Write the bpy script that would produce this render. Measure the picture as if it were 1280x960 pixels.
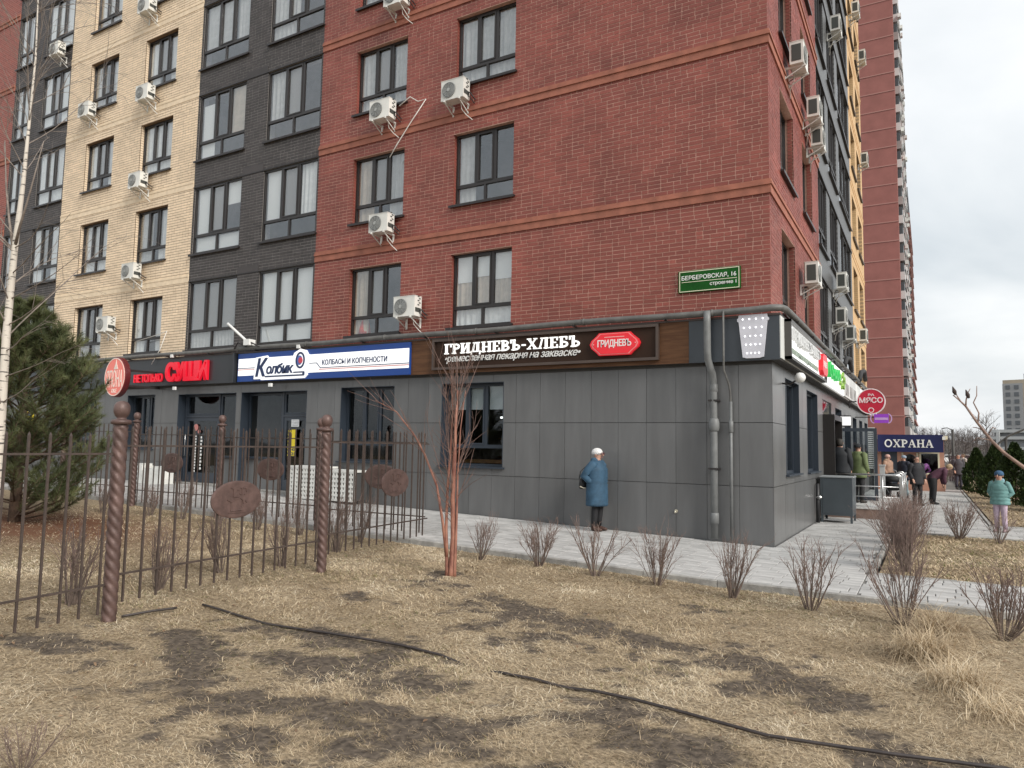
import bpy, math, random
import numpy as np
from mathutils import Vector, Matrix
for o in list(bpy.data.objects): bpy.data.objects.remove(o, do_unlink=True)
SC = bpy.context.scene
COL = SC.collection
# ------------------------------------------------------------------ camera
CAM_POS = Vector((2.4288, -13.4672, 1.70))
YAW, PITCH, ROLL, FPX = -0.5264, 0.0853, 0.0174, 899.65
cd = bpy.data.cameras.new('camera'); cam = bpy.data.objects.new('camera', cd); COL.objects.link(cam)
cd.sensor_fit = 'HORIZONTAL'; cd.sensor_width = 36.0; cd.lens = 36.0*FPX/1280.0
cd.clip_start = 0.05; cd.clip_end = 5000
_f = Vector((math.sin(YAW)*math.cos(PITCH), math.cos(YAW)*math.cos(PITCH), math.sin(PITCH)))
_r = Vector((math.cos(YAW), -math.sin(YAW), 0)); _u = _r.cross(_f)
_r2 = _r*math.cos(ROLL)+_u*math.sin(ROLL); _u2 = -_r*math.sin(ROLL)+_u*math.cos(ROLL)
M = Matrix((( _r2.x,_u2.x,-_f.x,CAM_POS.x),(_r2.y,_u2.y,-_f.y,CAM_POS.y),(_r2.z,_u2.z,-_f.z,CAM_POS.z),(0,0,0,1)))
cam.matrix_world = M
SC.camera = cam
SC.render.resolution_x = 1024; SC.render.resolution_y = 768
# ------------------------------------------------------------------ sky and sun (bright overcast)
SUN_DIR = Vector((0.95, -0.32, 0.66)).normalized()
sun_el = math.asin(SUN_DIR.z); sun_az = math.atan2(SUN_DIR.x, SUN_DIR.y)
W = bpy.data.worlds.new('World'); SC.world = W; W.use_nodes = True
nt = W.node_tree; nt.nodes.clear()
def wn(t): return nt.nodes.new(t)
sky = wn('ShaderNodeTexSky'); sky.sky_type = 'NISHITA'; sky.sun_disc = False
sky.sun_elevation = sun_el; sky.sun_rotation = sun_az; sky.air_density = 1.5; sky.dust_density = 4
tc = wn('ShaderNodeTexCoord'); sep = wn('ShaderNodeSeparateXYZ'); nt.links.new(tc.outputs['Generated'], sep.inputs[0])
zz = wn('ShaderNodeMath'); zz.operation = 'ABSOLUTE'; nt.links.new(sep.outputs['Z'], zz.inputs[0])
za = wn('ShaderNodeMath'); za.operation = 'ADD'; za.inputs[1].default_value = 0.22; nt.links.new(zz.outputs[0], za.inputs[0])
dx = wn('ShaderNodeMath'); dx.operation = 'DIVIDE'; nt.links.new(sep.outputs['X'], dx.inputs[0]); nt.links.new(za.outputs[0], dx.inputs[1])
dy = wn('ShaderNodeMath'); dy.operation = 'DIVIDE'; nt.links.new(sep.outputs['Y'], dy.inputs[0]); nt.links.new(za.outputs[0], dy.inputs[1])
cmb = wn('ShaderNodeCombineXYZ'); nt.links.new(dx.outputs[0], cmb.inputs[0]); nt.links.new(dy.outputs[0], cmb.inputs[1])
cmb.inputs[2].default_value = 3.7
no1 = wn('ShaderNodeTexNoise'); no1.inputs['Scale'].default_value = 1.15; no1.inputs['Detail'].default_value = 7; no1.inputs['Roughness'].default_value = 0.52
no1.inputs['Distortion'].default_value = 0.35
nt.links.new(cmb.outputs[0], no1.inputs['Vector'])
rmp = wn('ShaderNodeValToRGB'); nt.links.new(no1.outputs['Fac'], rmp.inputs[0])
e = rmp.color_ramp.elements; e[0].position = 0.30; e[0].color = (0.66,0.71,0.75,1); e[1].position = 0.66; e[1].color = (0.95,0.965,0.975,1)
e2 = rmp.color_ramp.elements.new(0.47); e2.color = (0.80,0.835,0.86,1)
scl = wn('ShaderNodeVectorMath'); scl.operation = 'SCALE'; scl.inputs['Scale'].default_value = 5.15; nt.links.new(rmp.outputs[0], scl.inputs[0])
mx = wn('ShaderNodeMix'); mx.data_type = 'RGBA'; mx.inputs[0].default_value = 0.92
nt.links.new(sky.outputs[0], mx.inputs[6]); nt.links.new(scl.outputs[0], mx.inputs[7])
bg = wn('ShaderNodeBackground'); bg.inputs['Strength'].default_value = 0.10; nt.links.new(mx.outputs[2], bg.inputs['Color'])
wo = wn('ShaderNodeOutputWorld'); nt.links.new(bg.outputs[0], wo.inputs['Surface'])
sl = bpy.data.lights.new('sun', 'SUN'); sl.energy = 1.5; sl.angle = math.radians(25); sl.color = (1.0,0.96,0.90)
so = bpy.data.objects.new('sun', sl); COL.objects.link(so); so.location = (20, 10, 40)
so.rotation_euler = (-SUN_DIR).to_track_quat('-Z','Y').to_euler()
SC.view_settings.view_transform = 'Standard'; SC.view_settings.look = 'None'; SC.view_settings.gamma = 1
SC.view_settings.exposure = 1.10; SC.view_settings.use_curve_mapping = False
try:
    SC.cycles.max_bounces = 6; SC.cycles.transparent_max_bounces = 12; SC.cycles.caustics_reflective = False; SC.cycles.caustics_refractive = False
except Exception: pass
# ------------------------------------------------------------------ helpers
PI = math.pi
def tag(o, label=None, cat=None, group=None, kind=None):
    if label: o['label'] = label
    if cat: o['category'] = cat
    if group: o['group'] = group
    if kind: o['kind'] = kind
    return o
def empty(name, loc=(0,0,0), rz=0, label=None, cat=None, group=None):
    o = bpy.data.objects.new(name, None); COL.objects.link(o); o.location = loc; o.rotation_euler = (0,0,rz)
    o.empty_display_size = 0.1
    return tag(o, label, cat, group)
def put(name, mesh, parent=None, loc=(0,0,0), rot=(0,0,0), scale=None):
    o = bpy.data.objects.new(name, mesh); COL.objects.link(o)
    if parent is not None: o.parent = parent
    o.location = loc; o.rotation_euler = rot
    if scale: o.scale = scale
    return o
def copy_tree(o, parent=None):
    c = o.copy(); COL.objects.link(c); c.parent = parent
    for ch in list(o.children): copy_tree(ch, c)
    return c
def ground_z(x): return 0.027*min(max(-x,0.0),16.0)
class MB:
    def __init__(s): s.v=[]; s.f=[]
    def quad(s,a,b,c,d):
        n=len(s.v); s.v+= [a,b,c,d]; s.f.append((n,n+1,n+2,n+3)); return s
    def box(s,x0,x1,y0,y1,z0,z1):
        if x1<x0: x0,x1=x1,x0
        if y1<y0: y0,y1=y1,y0
        if z1<z0: z0,z1=z1,z0
        n=len(s.v)
        s.v+=[(x0,y0,z0),(x1,y0,z0),(x1,y1,z0),(x0,y1,z0),(x0,y0,z1),(x1,y0,z1),(x1,y1,z1),(x0,y1,z1)]
        s.f+=[(n,n+3,n+2,n+1),(n+4,n+5,n+6,n+7),(n,n+1,n+5,n+4),(n+1,n+2,n+6,n+5),(n+2,n+3,n+7,n+6),(n+3,n,n+4,n+7)]; return s
    def bar(s,a,b,w,h=None):           # rectangular bar from a to b
        a=Vector(a); b=Vector(b); d=(b-a).normalized(); h=h or w
        up=Vector((0,0,1)) if abs(d.z)<0.95 else Vector((0,1,0))
        x=d.cross(up).normalized()*w*.5; y=x.cross(d).normalized()*h*.5
        n=len(s.v)
        for p in (a,b):
            for q in (-x-y,x-y,x+y,-x+y): s.v.append(tuple(p+q))
        s.f+=[(n,n+1,n+2,n+3)[::-1],(n+4,n+5,n+6,n+7)]
        for i in range(4): j=(i+1)%4; s.f.append((n+i,n+j,n+4+j,n+4+i))
        return s
    def tube(s,pts,rad,n=6,cap=True,squash=None):
        pts=[Vector(p) for p in pts]; m=len(pts)
        if not hasattr(rad,'__len__'): rad=[rad]*m
        base=len(s.v); prev=None
        for i,p in enumerate(pts):
            if i==0: t=pts[1]-p
            elif i==m-1: t=p-pts[i-1]
            else: t=(pts[i+1]-p).normalized()+(p-pts[i-1]).normalized()
            if t.length<1e-9: t=Vector((0,0,1))
            t.normalize()
            if prev is None:
                up=Vector((0,0,1)) if abs(t.z)<0.9 else Vector((0,1,0))
                x=up.cross(t).normalized()
            else:
                x=(prev-t*prev.dot(t))
                if x.length<1e-6: x=Vector((1,0,0)).cross(t)
                x.normalize()
            prev=x; y=t.cross(x)
            for k in range(n):
                a=2*PI*k/n; r=rad[i]
                rx,ry=(r,r) if not hasattr(r,'__len__') else r
                q=p+x*(rx*math.cos(a))+y*(ry*math.sin(a)); s.v.append((q.x,q.y,q.z))
        for i in range(m-1):
            for k in range(n):
                a=base+i*n+k; b=base+i*n+(k+1)%n
                s.f.append((a,b,b+n,a+n))
        if cap:
            s.f.append(tuple(base+k for k in range(n))[::-1]); s.f.append(tuple(base+(m-1)*n+k for k in range(n)))
        return s
    def lathe(s,prof,n=16,c=(0,0,0),axis='z',sx=1,sy=1):
        base=len(s.v); m=len(prof)
        for r,z in prof:
            for k in range(n):
                a=2*PI*k/n; p=(r*math.cos(a)*sx,r*math.sin(a)*sy,z)
                if axis=='y': p=(p[0],p[2],p[1])
                if axis=='x': p=(p[2],p[0],p[1])
                s.v.append((c[0]+p[0],c[1]+p[1],c[2]+p[2]))
        for i in range(m-1):
            for k in range(n):
                a=base+i*n+k; b=base+i*n+(k+1)%n
                s.f.append((a,b,b+n,a+n))
        s.f.append(tuple(base+k for k in range(n))[::-1]); s.f.append(tuple(base+(m-1)*n+k for k in range(n)))
        return s
    def prism(s,poly,d0,d1,plane='xz'):   # polygon extruded along the remaining axis
        n=len(s.v); m=len(poly)
        for d in (d0,d1):
            for a,b in poly:
                s.v.append({'xz':(a,d,b),'yz':(d,a,b),'xy':(a,b,d)}[plane])
        s.f.append(tuple(range(n,n+m))); s.f.append(tuple(range(n+m,n+2*m))[::-1])
        for i in range(m):
            j=(i+1)%m; s.f.append((n+i,n+m+i,n+m+j,n+j))
        return s
    def ring(s,cx,cz,rx,rz,w,d0,d1,n=40,a0=0,a1=2*PI,plane='xz'):
        full=abs(a1-a0-2*PI)<1e-6; m=n if full else n+1; b=len(s.v)
        for i in range(m):
            a=a0+(a1-a0)*i/n
            for (R1,R2,d) in ((rx,rz,d0),(rx-w,rz-w,d0),(rx-w,rz-w,d1),(rx,rz,d1)):
                p,q=cx+R1*math.cos(a),cz+R2*math.sin(a)
                s.v.append({'xz':(p,d,q),'yz':(d,p,q),'xy':(p,q,d)}[plane])
        for i in range(n):
            j=(i+1)%m
            for k in range(4):
                l=(k+1)%4; s.f.append((b+4*i+k,b+4*i+l,b+4*j+l,b+4*j+k))
        if not full: s.f.append((b,b+1,b+2,b+3)); q=b+4*(m-1); s.f.append((q+3,q+2,q+1,q))
        return s
    def add(s,verts,faces):
        n=len(s.v); s.v+= [tuple(p) for p in verts]; s.f+=[tuple(i+n for i in f) for f in faces]; return s
    def mesh(s,name,mat,smooth=False):
        me=bpy.data.meshes.new(name); me.from_pydata(s.v,[],s.f)
        if mat is not None: me.materials.append(mat)
        if smooth: me.polygons.foreach_set('use_smooth',[True]*len(me.polygons))
        me.update(); return me
    def build(s,name,mat,parent=None,smooth=False,fix=False,auto=None):
        me=s.mesh(name,mat,smooth or auto is not None)
        if fix:
            import bmesh
            bm=bmesh.new(); bm.from_mesh(me); bmesh.ops.recalc_face_normals(bm,faces=bm.faces); bm.to_mesh(me); bm.free()
        if auto is not None:
            try: me.set_sharp_from_angle(angle=auto)
            except Exception: pass
        return put(name,me,parent)
def build_each(mb,name,material,parent,smooth=False,fix=False):
    # every disconnected piece becomes an object of its own
    par=list(range(len(mb.v)))
    def fd(a):
        while par[a]!=a: par[a]=par[par[a]]; a=par[a]
        return a
    for f in mb.f:
        for i in f[1:]:
            a,b=fd(f[0]),fd(i)
            if a!=b: par[b]=a
    grp={}
    for f in mb.f: grp.setdefault(fd(f[0]),[]).append(f)
    for fs in grp.values():
        ids=sorted({i for f in fs for i in f}); mp={i:k for k,i in enumerate(ids)}; q=MB(); q.v=[mb.v[i] for i in ids]; q.f=[tuple(mp[i] for i in f) for f in fs]; q.build(name,material,parent,smooth,fix)
# ------------------------------------------------------------------ materials
MATS={}
def mat(name, col, rough=0.7, metal=0.0, var=0.0, vscale=3.0, bump=0.0, bscale=40.0, spec=0.5, col2=None, emit=None, estr=0.0, objvar=0.0, attr=None, detail=5, stretch=None, ramp=(0.35,0.65)):
    if name in MATS: return MATS[name]
    m=bpy.data.materials.new(name); m.use_nodes=True; N=m.node_tree.nodes; L=m.node_tree.links
    b=N['Principled BSDF']; b.inputs['Base Color'].default_value=(*col,1); b.inputs['Roughness'].default_value=rough; b.inputs['Metallic'].default_value=metal
    b.inputs['Specular IOR Level'].default_value=spec
    t=N.new('ShaderNodeTexCoord'); src=t.outputs['Object']
    if stretch:
        mp=N.new('ShaderNodeMapping'); mp.inputs['Scale'].default_value=stretch; L.new(src,mp.inputs[0]); src=mp.outputs[0]
    cur=None
    if var>0 or col2 is not None:
        n=N.new('ShaderNodeTexNoise'); n.inputs['Scale'].default_value=vscale; n.inputs['Detail'].default_value=detail; n.inputs['Roughness'].default_value=0.6; L.new(src,n.inputs['Vector'])
        r=N.new('ShaderNodeValToRGB'); L.new(n.outputs['Fac'],r.inputs[0])
        c2=col2 if col2 is not None else tuple(min(1,c*(1+var)) for c in col)
        c1=col if col2 is not None else tuple(c*(1-var) for c in col)
        r.color_ramp.elements[0].position=ramp[0]; r.color_ramp.elements[0].color=(*c1,1)
        r.color_ramp.elements[1].position=ramp[1]; r.color_ramp.elements[1].color=(*c2,1)
        cur=r.outputs[0]
    if objvar>0 or attr:
        oi=N.new('ShaderNodeObjectInfo'); val=oi.outputs['Random']
        if attr:
            at=N.new('ShaderNodeAttribute'); at.attribute_name=attr
            ad=N.new('ShaderNodeMath'); ad.operation='ADD'; L.new(at.outputs['Fac'],ad.inputs[0]); L.new(val,ad.inputs[1])
            fr=N.new('ShaderNodeMath'); fr.operation='FRACT'; L.new(ad.outputs[0],fr.inputs[0]); val=fr.outputs[0]
        mr=N.new('ShaderNodeMapRange'); mr.inputs['To Min'].default_value=1-objvar; mr.inputs['To Max'].default_value=1+objvar; L.new(val,mr.inputs['Value'])
        mm=N.new('ShaderNodeVectorMath'); mm.operation='SCALE'; L.new(mr.outputs[0],mm.inputs['Scale'])
        if cur is not None: L.new(cur,mm.inputs[0])
        else: mm.inputs[0].default_value=col
        cur=mm.outputs[0]
    if cur is not None: L.new(cur,b.inputs['Base Color'])
    if bump>0:
        n2=N.new('ShaderNodeTexNoise'); n2.inputs['Scale'].default_value=bscale; n2.inputs['Detail'].default_value=4; L.new(src,n2.inputs['Vector'])
        bp=N.new('ShaderNodeBump'); bp.inputs['Strength'].default_value=bump; bp.inputs['Distance'].default_value=0.02; L.new(n2.outputs['Fac'],bp.inputs['Height']); L.new(bp.outputs[0],b.inputs['Normal'])
    if emit is not None:
        b.inputs['Emission Color'].default_value=(*emit,1); b.inputs['Emission Strength'].default_value=estr
    MATS[name]=m; return m
def glass_mat(name, tint=(0.8,0.85,0.86), refl=0.06):
    if name in MATS: return MATS[name]
    m=bpy.data.materials.new(name); m.use_nodes=True; N=m.node_tree.nodes; L=m.node_tree.links; N.clear()
    tr=N.new('ShaderNodeBsdfTransparent'); tr.inputs[0].default_value=(*tint,1)
    gl=N.new('ShaderNodeBsdfGlossy'); gl.inputs['Roughness'].default_value=0.03; gl.inputs['Color'].default_value=(.95,.97,1,1)
    tco=N.new('ShaderNodeTexCoord'); nn=N.new('ShaderNodeTexNoise'); nn.inputs['Scale'].default_value=1.3; nn.inputs['Detail'].default_value=1; L.new(tco.outputs['Object'],nn.inputs['Vector'])
    bp=N.new('ShaderNodeBump'); bp.inputs['Strength'].default_value=0.10; bp.inputs['Distance'].default_value=0.03; L.new(nn.outputs['Fac'],bp.inputs['Height']); L.new(bp.outputs[0],gl.inputs['Normal'])
    lw=N.new('ShaderNodeLayerWeight'); pw=N.new('ShaderNodeMath'); pw.operation='POWER'; pw.inputs[1].default_value=5.0; L.new(lw.outputs['Facing'],pw.inputs[0])
    ad=N.new('ShaderNodeMath'); ad.operation='MULTIPLY_ADD'; ad.use_clamp=True; ad.inputs[1].default_value=.9; ad.inputs[2].default_value=refl; L.new(pw.outputs[0],ad.inputs[0])
    mxs=N.new('ShaderNodeMixShader'); L.new(ad.outputs[0],mxs.inputs[0]); L.new(tr.outputs[0],mxs.inputs[1]); L.new(gl.outputs[0],mxs.inputs[2])
    ou=N.new('ShaderNodeOutputMaterial'); L.new(mxs.outputs[0],ou.inputs[0]); MATS[name]=m; return m
def brick_mat(name, c1, c2, mortar, rough=0.75, axis='A', spec=0.5):   # textured wall for surfaces too far or too steep to tell bricks apart
    if name in MATS: return MATS[name]
    m=bpy.data.materials.new(name); m.use_nodes=True; N=m.node_tree.nodes; L=m.node_tree.links
    b=N['Principled BSDF']; b.inputs['Roughness'].default_value=rough; b.inputs['Specular IOR Level'].default_value=spec
    g=N.new('ShaderNodeNewGeometry'); s=N.new('ShaderNodeSeparateXYZ'); L.new(g.outputs['Position'],s.inputs[0])
    c=N.new('ShaderNodeCombineXYZ'); L.new(s.outputs['X' if axis=='A' else 'Y'],c.inputs[0]); L.new(s.outputs['Z'],c.inputs[1])
    br=N.new('ShaderNodeTexBrick'); br.inputs['Scale'].default_value=1.0; br.inputs['Brick Width'].default_value=0.26; br.inputs['Row Height'].default_value=0.08245
    br.inputs['Mortar Size'].default_value=0.006; br.inputs['Color1'].default_value=(*c1,1); br.inputs['Color2'].default_value=(*c2,1); br.inputs['Mortar'].default_value=(*mortar,1)
    L.new(c.outputs[0],br.inputs['Vector']); L.new(br.outputs['Color'],b.inputs['Base Color'])
    MATS[name]=m; return m
# ------------------------------------------------------------------ lettering
_TX={}
def text_geo(body, shear=0.0, bold=0.0, spacing=1.0):
    key=(body,shear,bold,spacing)
    if key in _TX: return _TX[key]
    cu=bpy.data.curves.new('lettering','FONT'); cu.body=body; cu.size=1.0; cu.shear=shear; cu.offset=bold; cu.space_character=spacing; cu.resolution_u=3; cu.fill_mode='FRONT'
    ob=bpy.data.objects.new('lettering',cu); COL.objects.link(ob)
    bpy.context.view_layer.update()
    me=bpy.data.meshes.new_from_object(ob.evaluated_get(bpy.context.evaluated_depsgraph_get()))
    v=np.array([tuple(p.co) for p in me.vertices]).reshape(-1,3); f=[tuple(p.vertices) for p in me.polygons]
    ed={}
    for p in f:
        for i in range(len(p)):
            a,b=p[i],p[(i+1)%len(p)]; k=(min(a,b),max(a,b)); ed.setdefault(k,[]).append((a,b))
    bnd=[e[0] for e in ed.values() if len(e)==1]
    bpy.data.objects.remove(ob,do_unlink=True); bpy.data.curves.remove(cu); bpy.data.meshes.remove(me)
    v=v[:,:2]-v[:,:2].min(0); 
    _TX[key]=(v/np.maximum(v.max(0),1e-6), v.max(0), f, bnd); return _TX[key]
def text_on(mb, body, u0,u1,z0,z1, d_back,d_front, plane='A', shear=0.0, bold=0.0, spacing=1.0):
    # letters fill the rectangle u0..u1, z0..z1; plane A: u=x, depth=y ; plane B: u=y, depth=x
    uv,_,f,bnd=text_geo(body,shear,bold,spacing); n=len(uv); pts=[]
    for d in (d_front,d_back):
        for a,b in uv:
            u=u0+(u1-u0)*a; z=z0+(z1-z0)*b
            pts.append((u,d,z) if plane=='A' else (d,u,z))
    faces=[tuple(p) for p in f]+[(a+n,b+n,b,a) for a,b in bnd]
    if plane=='B': faces=[x[::-1] for x in faces]
    mb.add(pts,faces); return mb
GLY={ # slab-serif capitals: rectangles R, slanted strokes L, elliptic arcs A ; unit height
'Г':(.72,[('R',.1,0,.3,1),('R',0,.9,.7,1),('R',0,0,.42,.1),('R',.6,.66,.7,.95)]),
'Р':(.78,[('R',.1,0,.3,1),('R',0,0,.42,.1),('R',0,.9,.4,1),('A',.34,.7,.42,.3,-90,90,.17)]),
'И':(.98,[('R',.1,0,.3,1),('R',.66,0,.86,1),('L',.28,.12,.68,.88,.1),('R',0,0,.4,.09),('R',0,.91,.4,1),('R',.56,0,.96,.09),('R',.56,.91,.96,1)]),
'Д':(.98,[('R',.58,.08,.78,1),('L',.2,.1,.36,.95,.1),('R',.2,.9,.86,1),('R',0,.06,.94,.17),('R',0,-.2,.1,.1),('R',.84,-.2,.94,.1)]),
'Н':(.98,[('R',.1,0,.3,1),('R',.66,0,.86,1),('R',.28,.45,.68,.55),('R',0,0,.4,.09),('R',0,.91,.4,1),('R',.56,0,.96,.09),('R',.56,.91,.96,1)]),
'Е':(.76,[('R',.1,0,.3,1),('R',0,0,.7,.1),('R',0,.9,.7,1),('R',.28,.45,.55,.55),('R',.6,.05,.7,.32),('R',.6,.68,.7,.95)]),
'В':(.82,[('R',.1,0,.3,1),('R',0,0,.4,.1),('R',0,.9,.4,1),('A',.34,.74,.36,.26,-90,90,.15),('A',.34,.27,.44,.28,-90,90,.16)]),
'Ъ':(.92,[('R',.24,0,.44,1),('R',0,.9,.44,1),('R',0,.66,.1,.95),('R',.14,0,.5,.1),('A',.48,.28,.4,.29,-90,90,.16)]),
'Х':(.94,[('L',.12,.05,.78,.95,.1),('L',.16,.95,.76,.05,.22),('R',0,0,.34,.09),('R',.56,0,.92,.09),('R',0,.91,.36,1),('R',.58,.91,.9,1)]),
'Л':(.94,[('R',.6,0,.8,1),('L',.14,.04,.36,.95,.1),('R',.2,.9,.88,1),('R',0,0,.3,.09),('R',.5,0,.92,.09)]),
'Б':(.8,[('R',.1,0,.3,1),('R',0,.9,.68,1),('R',.58,.7,.68,.95),('R',0,0,.4,.1),('A',.34,.29,.42,.3,-90,90,.16)]),
'О':(.98,[('A',.46,.5,.47,.52,0,360,.17)]),
'А':(.96,[('L',.12,.04,.46,.98,.09),('L',.46,.98,.8,.04,.21),('R',.24,.3,.62,.38),('R',0,0,.3,.08),('R',.58,0,.96,.08)]),
'-':(.5,[('R',.08,.36,.42,.5)]),' ':(.4,[])}
def serif_on(mb, body, u0,u1,z0,z1, d_back, d_front, gap=.06):
    tot=sum(GLY[c][0]+gap for c in body)-gap; sx=(u1-u0)/tot; h=z1-z0; u=0; k=0; sg=1 if d_front<d_back else -1
    for ch in body:
        adv,st=GLY[ch]
        for s in st:
            df=d_front+sg*0.0004*(k%7); k+=1
            X=lambda a: u0+(u+a)*sx
            if s[0]=='R': mb.box(X(s[1]),X(s[3]),df,d_back,z0+s[2]*h,z0+s[4]*h)
            elif s[0]=='L':
                w=s[5]/2; mb.prism([(X(s[1]-w),z0+s[2]*h),(X(s[1]+w),z0+s[2]*h),(X(s[3]+w),z0+s[4]*h),(X(s[3]-w),z0+s[4]*h)],df,d_back)
            else:
                _,cx,cy,rx,ry,a0,a1,w=s
                mb.ring(X(cx),z0+cy*h,rx*sx,ry*h,w*min(sx,h),df,d_back,24,math.radians(a0),math.radians(a1))
        u+=adv+gap
    return mb
# ------------------------------------------------------------------ numpy mesh helpers
def np_mesh(name, V, loops, starts, mat_, attrs=None, smooth=False):
    me=bpy.data.meshes.new(name)
    me.vertices.add(len(V)); me.vertices.foreach_set('co',np.asarray(V,np.float32).ravel())
    me.loops.add(len(loops)); me.loops.foreach_set('vertex_index',np.asarray(loops,np.int32))
    me.polygons.add(len(starts)); me.polygons.foreach_set('loop_start',np.asarray(starts,np.int32))
    me.polygons.foreach_set('use_smooth',np.full(len(starts),bool(smooth)))
    if attrs:
        for k,(typ,dom,arr) in attrs.items():
            a=me.attributes.new(k,typ,dom); a.data.foreach_set('value' if typ=='FLOAT' else 'color',np.asarray(arr,np.float32).ravel())
    me.materials.append(mat_); me.update(calc_edges=True); me.validate(); return me
_rs=np.random.RandomState(7); _LAT=_rs.rand(256,256)
def vnoise(x,y,s):
    x=np.asarray(x)*s+1000; y=np.asarray(y)*s+1000
    xi=np.floor(x).astype(int); yi=np.floor(y).astype(int); fx=x-xi; fy=y-yi
    fx=fx*fx*(3-2*fx); fy=fy*fy*(3-2*fy); a=_LAT[xi%256,yi%256]; b=_LAT[(xi+1)%256,yi%256]; c=_LAT[xi%256,(yi+1)%256]; d=_LAT[(xi+1)%256,(yi+1)%256]
    return (a*(1-fx)+b*fx)*(1-fy)+(c*(1-fx)+d*fx)*fy
def fbm(x,y,s): return .5*vnoise(x,y,s)+.28*vnoise(y+7,x+3,s*2.1)+.14*vnoise(x+31,y+17,s*4.3)+.08*vnoise(x+5,y+77,s*9.1)
def gz(x): return 0.027*np.clip(-np.asarray(x,float),0,16)
SOIL=[(-1.25,-6.75,1.05,.62),(-1.7,-8.85,1.05,.62),(-1.35,-10.1,1.3,.75),(1.0,-7.3,1.15,.72),(-.5,-9.6,.7,.5),(.85,-9.0,.95,.55),(1.75,-7.7,.8,.5),(.2,-5.3,.4,.22),
 (-2.6,-6.3,.5,.3),(-3.9,-10.1,.9,.5),(-.9,-7.6,.6,.35),(-2.95,-5.62,.55,.4),(2.3,-8.6,.6,.4),(-.2,-6.9,.7,.35),(.5,-10.2,.6,.4),(-2.7,-9.7,.6,.4),(-3.0,-7.3,.5,.25)]
def bareness(x,y):
    b=np.zeros_like(np.asarray(x,float)); wx=(fbm(x,y,1.6)-.5)*1.5; wy=(fbm(y,x+9,1.6)-.5)*1.1
    for cx,cy,rx,ry in SOIL: b=np.maximum(b,np.exp(-(((x+wx-cx)/rx)**2+((y+wy-cy)/ry)**2)))
    q=b*1.15-.42+(fbm(x,y,5.3)-.5)*1.7+(fbm(x+11,y+70,16)-.5)*1.0+(fbm(x+40,y,1.3)-.5)*.5
    return np.clip(q*1.6,0,1)
def litterness(x,y): return np.clip(1.5*np.exp(-(((x+10.6)/2.6)**2+((y+6.7)/1.5)**2))-.1,0,1)
# ------------------------------------------------------------------ lawn material
def lawn_material():
    m=bpy.data.materials.new('dry_lawn_soil'); m.use_nodes=True; N=m.node_tree.nodes; L=m.node_tree.links; b=N['Principled BSDF']
    b.inputs['Roughness'].default_value=0.95; b.inputs['Specular IOR Level'].default_value=0.15
    t=N.new('ShaderNodeTexCoord')
    n=N.new('ShaderNodeTexNoise'); n.inputs['Scale'].default_value=38; n.inputs['Detail'].default_value=6; n.inputs['Roughness'].default_value=.7; L.new(t.outputs['Object'],n.inputs['Vector'])
    r=N.new('ShaderNodeValToRGB'); L.new(n.outputs['Fac'],r.inputs[0]); E_=r.color_ramp.elements
    E_[0].position=.3; E_[0].color=(.07,.053,.035,1); E_[1].position=.70; E_[1].color=(.48,.385,.26,1); q=E_.new(.5); q.color=(.27,.21,.138,1)
    a=N.new('ShaderNodeAttribute'); a.attribute_name='cover'; s=N.new('ShaderNodeSeparateColor'); L.new(a.outputs['Color'],s.inputs[0])
    n2=N.new('ShaderNodeTexNoise'); n2.inputs['Scale'].default_value=22; n2.inputs['Detail'].default_value=5; L.new(t.outputs['Object'],n2.inputs['Vector'])
    r2=N.new('ShaderNodeValToRGB'); L.new(n2.outputs['Fac'],r2.inputs[0]); r2.color_ramp.elements[0].color=(.052,.042,.034,1); r2.color_ramp.elements[1].color=(.165,.132,.102,1); r2.color_ramp.elements[0].position=.3; r2.color_ramp.elements[1].position=.75
    nb_=N.new('ShaderNodeTexNoise'); nb_.inputs['Scale'].default_value=34; nb_.inputs['Detail'].default_value=7; nb_.inputs['Roughness'].default_value=.75; L.new(t.outputs['Object'],nb_.inputs['Vector'])
    k1=N.new('ShaderNodeMath'); k1.operation='MULTIPLY_ADD'; k1.inputs[1].default_value=2.6; k1.inputs[2].default_value=-1.3; L.new(nb_.outputs['Fac'],k1.inputs[0])
    k2=N.new('ShaderNodeMath'); k2.operation='MULTIPLY_ADD'; k2.inputs[1].default_value=2.0; L.new(s.outputs[0],k2.inputs[0]); L.new(k1.outputs[0],k2.inputs[2])
    k3=N.new('ShaderNodeMath'); k3.operation='ADD'; k3.use_clamp=True; k3.inputs[1].default_value=-.35; L.new(k2.outputs[0],k3.inputs[0])
    m1=N.new('ShaderNodeMix'); m1.data_type='RGBA'; L.new(k3.outputs[0],m1.inputs[0]); L.new(r.outputs[0],m1.inputs[6]); L.new(r2.outputs[0],m1.inputs[7])
    m2=N.new('ShaderNodeMix'); m2.data_type='RGBA'; L.new(s.outputs[1],m2.inputs[0]); L.new(m1.outputs[2],m2.inputs[6]); m2.inputs[7].default_value=(.15,.075,.045,1)
    L.new(m2.outputs[2],b.inputs['Base Color'])
    bp=N.new('ShaderNodeBump'); bp.inputs['Strength'].default_value=.7; bp.inputs['Distance'].default_value=.03; L.new(n2.outputs['Fac'],bp.inputs['Height']); L.new(bp.outputs[0],b.inputs['Normal'])
    return m
M_LAWN=lawn_material()
LAWN_OFF=-0.07
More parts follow.
